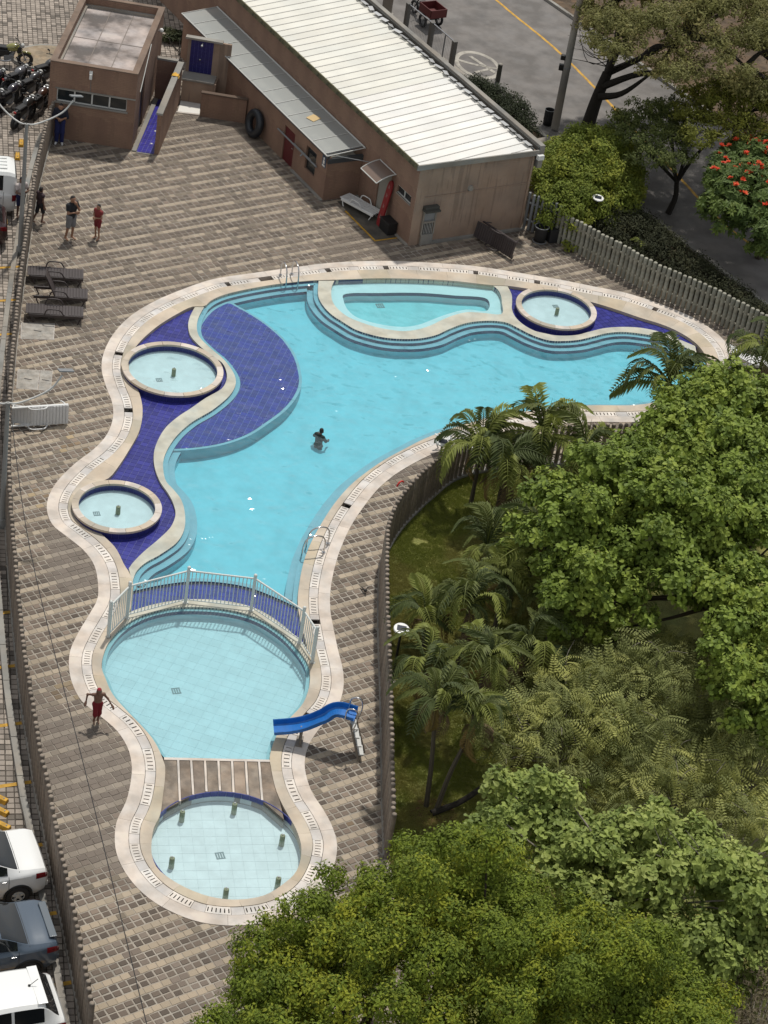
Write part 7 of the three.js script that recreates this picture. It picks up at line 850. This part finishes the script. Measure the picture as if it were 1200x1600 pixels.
  scene.children.filter((o) => o.name.startsWith('feathery_shrub')).forEach((t, k) => { seed = 366 + k; const L = sL[k]; for (let i = 0; i < 9 && L.length; i++) { const c = L[Math.floor(rnd() * L.length)], a = rr(0, 6.28), r = c[3]; mesh('dry_twig', limb([[c[0], c[1] - 0.1, c[2]], [c[0] + r * 0.6 * Math.cos(a), c[1] + r * 0.85, c[2] + r * 0.6 * Math.sin(a)], [c[0] + r * 1.7 * Math.cos(a + 0.3), c[1] + r * rr(0.9, 1.5), c[2] + r * 1.7 * Math.sin(a + 0.3)]], 0.016, 0.005), barkGrey, t); } });
  tree('dry_shrub', 'dry brown twiggy shrub in the bottom right corner', undefined, [10.4, 0, 25.4], [10.4, 0.9, 25.4], clumps(D.C_TWIG, 371, 2.2, 0.6, 0.5, 0.62), G.thin, fe, { seed: 372, density: 16, up: 0.3, category: 'shrub', tone: tone([0.10, 0.08, 0.05], [0.20, 0.165, 0.105], [0.18, 0.20, 0.07], 0.7) }, barkGrey, 0.05, 1);
  // roadside trees
  const om = leafMat(0.4, 0.05);
  { const L = clumps(D.C_OLIVE, 381, 6.0, 1.6, 0.58, 0.66, 0.6), t = tree('rain_tree', 'big olive-leaved tree with dark forked trunk beside the road', 'roadside trees', [5.53, 0, -24.99], [5.95, 2.4, -25.6], L, G.small, om, { seed: 382, forks: [[5.6, 6.0, -24.4], [6.4, 4.6, -22.9], [8.6, 5.2, -24.0], [9.4, 3.9, -23.6], [8.0, 5.6, -21.6], [11.5, 5.4, -23.2], [10.8, 5.4, -21.4]], density: 34, flat: 0.7, rough: 0.8, up: 0.5, size: 1.2, tone: tone([0.10, 0.10, 0.034], [0.28, 0.275, 0.095], [0.36, 0.29, 0.11], 0.75) }, barkDark, 0.3, 3);
    for (const [a, b, c] of [[[5.95, 2.4, -25.6], [6.0, 4.2, -25.2], [5.6, 6.4, -24.4]], [[5.95, 2.4, -25.6], [7.2, 3.5, -25.2], [8.6, 5.2, -24.0]], [[5.9, 1.9, -25.4], [7.2, 2.9, -24.9], [9.4, 3.9, -23.6]], [[5.8, 1.5, -25.2], [6.6, 1.9, -24.9], [7.6, 3.1, -24.6]], [[5.95, 2.4, -25.6], [6.1, 3.8, -24.4], [6.4, 4.6, -22.9]], [[7.2, 3.5, -25.2], [7.5, 4.8, -23.4], [8.0, 5.6, -21.6]], [[8.6, 5.2, -24.0], [10.0, 5.5, -23.4], [11.5, 5.4, -23.2]], [[8.6, 5.2, -24.0], [9.8, 5.6, -22.6], [10.8, 5.4, -21.4]]]) mesh('limb', limb([a, b, c], 0.16, 0.05), barkDark, t);
    seed = 387; for (let i = 0; i < 14; i++) { const x = 5.9, y = rr(2.6, 4.6), z = -25.5; mesh('twig', limb([[x, y, z], [x - rr(0.5, 1.0), y + rr(0, 0.5), z + rr(-0.8, 0.8)], [x - rr(1.2, 2.1), y + rr(-0.2, 0.9), z + rr(-1.4, 1.4)]], 0.022, 0.006), barkDark, t); } }
  tree('bushy_tree', 'rounded bushy green tree at the corner of the long building', 'roadside trees', [5.0, 0, -17.6], [5.1, 0.9, -17.7], under(clumps(D.C_BUSH, 391, 1.75, 1.5, 0.45, 0.62), 2, 0.7), G.small, fm, { seed: 392, density: 50, flat: 0.9, up: 0.4, size: 1.1, tone: tone([0.075, 0.115, 0.016], [0.25, 0.30, 0.045], [0.38, 0.38, 0.05], 0.6) }, barkMat, 0.12, 3);
  { const t = tree('forked_tree', 'slender tree with dark forked trunk standing at the road edge', 'roadside trees', [8.95, 0, -19.05], [9.0, 1.2, -19.2], [...clumps(D.C_MIDG, 401, 3.0, 0.6, 0.42, 0.68)], G.small, om, { seed: 402, density: 34, flat: 0.6, up: 0.6, tone: tone([0.05, 0.072, 0.018], [0.14, 0.17, 0.045], [0.20, 0.22, 0.045], 0.7) }, barkDark, 0.13, 4); mesh('limb', limb([[9.0, 1.2, -19.2], [9.5, 2.2, -19.6], [10.6, 3.6, -20.2]], 0.09, 0.03), barkDark, t);
    tree('yellow_tree', 'yellow-green spreading tree over the far kerb of the road', 'roadside trees', [11.5, 0, -25.5], [11.2, 2.2, -23.0], clumps(D.C_YEL, 411, 4.0, 0.7, 0.5, 0.66), G.small, om, { seed: 412, density: 36, flat: 0.55, up: 0.6, size: 1.1, tone: tone([0.09, 0.105, 0.016], [0.24, 0.25, 0.036], [0.32, 0.27, 0.04], 0.7) }, barkDark, 0.14, 3); }
  { const L = under(clumps(D.C_TULIP, 421, 3.2, 1.2, 0.45, 0.64), 2, 0.7), t = tree('tulip_tree', 'green tree topped with clusters of orange-red flowers', 'roadside trees', [12.4, 0, -16.6], [12.2, 1.6, -16.3], L, G.tulip, am, { seed: 422, density: 26, flat: 0.8, up: 0.5, tone: tone([0.04, 0.072, 0.014], [0.12, 0.18, 0.036], [0.20, 0.26, 0.042], 0.65) }, barkMat, 0.14, 3);
    const fp = []; seed = 423; const pet = []; for (let i = 0; i < 9; i++) { const a = i * 0.7, e = rr(0.2, 1.1); leaf(pet, V3(0, 0, 0), V3(Math.cos(a) * Math.cos(e), Math.sin(e), Math.sin(a) * Math.cos(e)), V3(0, 1, 0), 0.13, 0.08, 0.1); } const fg = fromPos(pet), fmt = std(lin(0.62, 0.055, 0.012), 0.6, { side: THREE.DoubleSide }), fm2 = std(lin(0.70, 0.10, 0.03), 0.6, { side: THREE.DoubleSide });
    for (const [x, y, z] of L.filter((c, i) => c[1] > 3.0).map((c) => [c[0], c[1] + c[3] * 0.8, c[2]])) { const n = 1 + Math.floor(rnd() * 3); for (let i = 0; i < n; i++) { const f = mesh('flower', fg, i % 2 ? fm2 : fmt, t); f.position.set(x + rr(-0.35, 0.35), y + rr(-0.08, 0.1), z + rr(-0.35, 0.35)); f.rotation.set(rr(-0.4, 0.4), rr(0, 6), rr(-0.4, 0.4)); f.scale.setScalar(rr(0.9, 1.4)); } } }
  { const hd = tree('hedge', 'dark clipped hedge between the grey-green fence and the road', undefined, [7.2, 0, -15.2], [7.2, 0.3, -15.2], clumps(D.C_HEDGE, 431, 0.55, 0.5, 0.42, 0.55, 0.12), G.thin, leafMat(0.2, 0.1), { seed: 432, density: 46, flat: 1, up: 0.5, category: 'hedge', tone: tone([0.014, 0.018, 0.008], [0.045, 0.05, 0.022], [0.085, 0.08, 0.032], 0.8) }, barkDark, 0.06, 6); }
  { const s = tree('roadside_shrub', 'dark green shrubs with spiky leaves beside the roadside fence', undefined, [1.0, 0, -27.6], [1.0, 0.2, -27.6], clumps(D.C_SHR, 441, 0.55, 0.5, 0.38, 0.6, 0.15), G.thin, om, { seed: 442, density: 42, up: 0.5, category: 'shrub', tone: tone([0.018, 0.026, 0.012], [0.05, 0.065, 0.03], [0.08, 0.09, 0.04], 0.8) }, barkDark, 0.04, 3);
    tree('garden_plant', 'leafy plants in the bed behind the small building', undefined, [-11.6, 0, -25.6], [-11.4, 0.1, -25.6], clumps(D.C_PLA, 451, 0.35, 0.2, 0.3, 0.6, 0.1), G.tulip, om, { seed: 452, density: 26, up: 0.7, category: 'plant', tone: tone([0.03, 0.045, 0.018], [0.08, 0.09, 0.04], [0.12, 0.11, 0.05], 0.7) }, barkDark, 0.03, 2); }
}
// palms: every frond is a part
{
  function frondGeo(sd, L, arch) { seed = sd; const o = [], n = 22, c = (k) => V3(0, arch * 0.55 * Math.sin(k * 2.2) * L - 0.42 * k * k * k * L, k * L * (1 - 0.18 * k)); for (let i = 2; i <= n; i++) { const k = i / n, p = c(k), tan = c(Math.min(1, k + 0.02)).sub(c(k - 0.02)).normalize(), l = (0.20 + 0.5 * Math.sin(Math.PI * Math.min(1, 0.12 + 0.85 * k))) * L * 0.40; for (const s of [-1, 1]) { const d = V3(s, 0.32 + rr(-0.12, 0.12), 0).addScaledVector(tan, 0.75 + rr(-0.1, 0.1)).normalize(); leaf(o, p, d, V3(0, 1, 0), l * rr(0.9, 1.1), 0.05 * L, 0.5); } }
    const g = fromPos(o), r = []; const pts = []; for (let i = 0; i <= 6; i++) { const q = c(i / 6); pts.push([q.x, q.y, q.z]); } const st = limb(pts, 0.02 * L, 0.004).toNonIndexed(); st.deleteAttribute('uv'); return mergeGeometries([g, st]); }
  const FG = [frondGeo(501, 1, 0.75), frondGeo(502, 1, 0.95), frondGeo(503, 1, 0.5), frondGeo(504, 1, 0.3)], green = [[0.075, 0.10, 0.026], [0.13, 0.155, 0.038], [0.23, 0.26, 0.055]].map((c) => { const m = leafMat(0.3, 0.3); m.color.setRGB(...c); return m; }), dry = [[0.19, 0.14, 0.08], [0.24, 0.175, 0.06]].map((c) => { const m = leafMat(0.2, 0.05); m.color.setRGB(...c); return m; });
  const trunkM = std(lin(0.10, 0.085, 0.06), 0.95, { map: tex(64, [0.5, 0.16], (u, v) => { const k = v < 0.2 ? 0.5 : 0.85 + 0.15 * vnoise(u, v, 8, 3); return [k, k, k]; }) });
  function palm(label, x, z, h, L, n, sd, dryN = 3, lean = [0, 0]) {
    const t = thing('palm', label, 'palm', x, 0, z, 0, 'feather palms on the lawn'), top = [lean[0], h, lean[1]]; mesh('trunk', limb([[0, -0.1, 0], [lean[0] * 0.35, h * 0.5, lean[1] * 0.35], top], 0.075, 0.05), trunkM, t); mesh('crownshaft', limb([[top[0], h - 0.1, top[2]], [top[0], h + 0.15, top[2]], [top[0], h + 0.35, top[2]]], 0.06, 0.03), green[1], t);
    seed = sd; if (dryN) n += 3; for (let i = 0; i < n + dryN; i++) { const d = i >= n, f = mesh('frond', FG[d ? 3 : Math.floor(rnd() * 3)], d ? dry[i % 2] : green[Math.floor(rnd() * 3)], t); f.position.set(top[0], h + (d ? 0.05 : 0.25), top[2]); f.rotation.order = 'YXZ'; f.rotation.y = i * 2.4 + rr(-0.3, 0.3); f.rotation.x = d ? rr(0.7, 1.2) : rr(-0.85, 0.35); f.scale.setScalar(L * rr(0.65, 1.2) * (d ? 0.8 : 1)); f.rotation.z = rr(-0.5, 0.5); }
    if (!dryN) return; const sp = mesh('spear', limb([[top[0], h + 0.3, top[2]], [top[0], h + 0.8, top[2]], [top[0] + 0.03, h + L * 0.85, top[2]]], 0.02, 0.004), green[2], t);
  }
  palm('palm with a tall spear leaf beside the solar lamp at the fence bend', 2.6, 3.2, 2.0, 1.75, 12, 511);
  palm('palm arching over the near edge of the large pool', 4.4, 2.6, 2.3, 1.9, 13, 512);
  palm('palm between the two poolside palms', 3.4, 3.6, 1.6, 1.7, 12, 525, 3);
  palm('palm in front of the straight run of pickets', 5.7, 2.6, 1.9, 1.8, 12, 526, 3);
  palm('palm at the far right end of the pool below the terrace', 8.3, -1.6, 2.4, 1.9, 13, 513);
  palm('palm half hidden beside the white lounger at the right edge', 11.6, -5.2, 1.9, 1.7, 11, 514);
  palm('low dark palm with dry fronds in the middle of the lawn', 3.1, 7.3, 1.2, 1.4, 10, 515, 4);
  palm('palm behind the low dark palm under the glossy tree', 4.6, 6.4, 1.5, 1.5, 10, 516, 4);
  palm('low palm leaning over the fence beside the near solar lamp', 1.75, 10.6, 0.9, 1.35, 9, 517, 1, [-0.15, 0.1]);
  palm('bright green palm in the middle of the near palm group', 2.75, 11.1, 1.9, 1.6, 12, 518, 2);
  palm('palm with a yellowing frond beside the feathery shrub', 4.5, 12.6, 1.8, 1.65, 12, 519, 4);
  palm('palm with hanging dry fronds above the bare trunks', 3.3, 14.2, 2.3, 1.5, 11, 520, 4);
  palm('slim palm with long bare trunk nearest the slide', 2.35, 17.2, 2.9, 1.35, 9, 521, 3, [-0.25, -0.5]);
  palm('slim palm leaning right with long bare trunk near the slide', 2.6, 17.35, 2.6, 1.4, 9, 522, 3, [0.6, -0.6]);
  palm('palm filling the gap between the low dark palm and the bright palm', 3.7, 9.2, 1.6, 1.55, 11, 527, 2);
  palm('palm close to the fence above the slim bare trunks', 1.75, 13.6, 1.5, 1.4, 10, 528, 2);
  palm('palm in the shade under the left rim of the glossy tree', 5.2, 9.6, 1.5, 1.6, 11, 529, 3);
  palm('small bright yellow-green palm in front of the hedge', 7.75, -14.6, 0.3, 0.55, 9, 523, 0);
  palm('small shrubby palm at the right edge above the pool', 10.2, -3.4, 1.2, 1.4, 9, 524, 1);
  const lg = thing('fallen_branch', 'curved bare trunk leaning from the palm roots to the shrubs', 'trunk'); mesh('trunk', limb([[2.5, 0.05, 17.5], [3.3, 0.25, 17.0], [4.1, 0.9, 16.3], [4.6, 1.8, 15.2]], 0.09, 0.05), barkDark, lg); mesh('twig', limb([[4.1, 0.9, 16.3], [4.6, 1.2, 16.3], [5.1, 1.7, 16.0]], 0.03, 0.01), barkDark, lg);
  const bed = mesh('soil_bed', sheet(ringPts(2.55, 17.45, 0.62, 24), -0.024), std(lin(0.13, 0.065, 0.035), 1, { bumpMap: M.fine, bumpScale: 0.03 })); bed.userData = { kind: 'structure', label: 'reddish bare soil round the palm roots' };
}
{ // grass blades on the lawn
  seed = 601; const o = []; for (let i = 0; i < 7; i++) { const a = rr(0, 6.28), e = rr(0.6, 1.3); leaf(o, V3(rr(-0.05, 0.05), 0, rr(-0.05, 0.05)), V3(Math.cos(a) * Math.cos(e), Math.sin(e), Math.sin(a) * Math.cos(e)), V3(Math.sin(a), 0.2, -Math.cos(a)), rr(0.06, 0.11), 0.014, 0.3); } const g = fromPos(o), list = [];
  for (let i = 0; i < 110000; i++) { const x = rr(0.3, 8.5), z = rr(1.0, 21); if (x > 1.5 + 7 * rnd() || !inside(lawnPoly, x, z)) continue; const n = fbm((x + 50) / 100, (z + 50) / 100, 90, 3, 77); if (n < 0.2) continue; list.push([x, z, n]); }
  const im = new THREE.InstancedMesh(g, leafMat(0.3, 0.05), list.length); im.name = 'grass'; im.userData = { kind: 'stuff', label: 'short grass' }; list.forEach(([x, z, n], i) => { Cq.setFromAxisAngle(V3(0, 1, 0), rr(0, 6.28)); const s = rr(0.7, 1.3); Cm.compose(V3(x, -0.03, z), Cq, V3(s, s, s)); im.setMatrixAt(i, Cm); const k = rnd(), y = Math.min(1, Math.max(0, (n - 0.45) * 5)); im.setColorAt(i, lin(...mixc(mixc([0.20, 0.23, 0.04], [0.31, 0.34, 0.07], k), [0.38, 0.33, 0.12], y * 0.6))); }); lawn.add(im);
}

scene.traverse((o) => { if (o.isMesh) o.castShadow = o.receiveShadow = true; });
renderer.render(scene, camera);
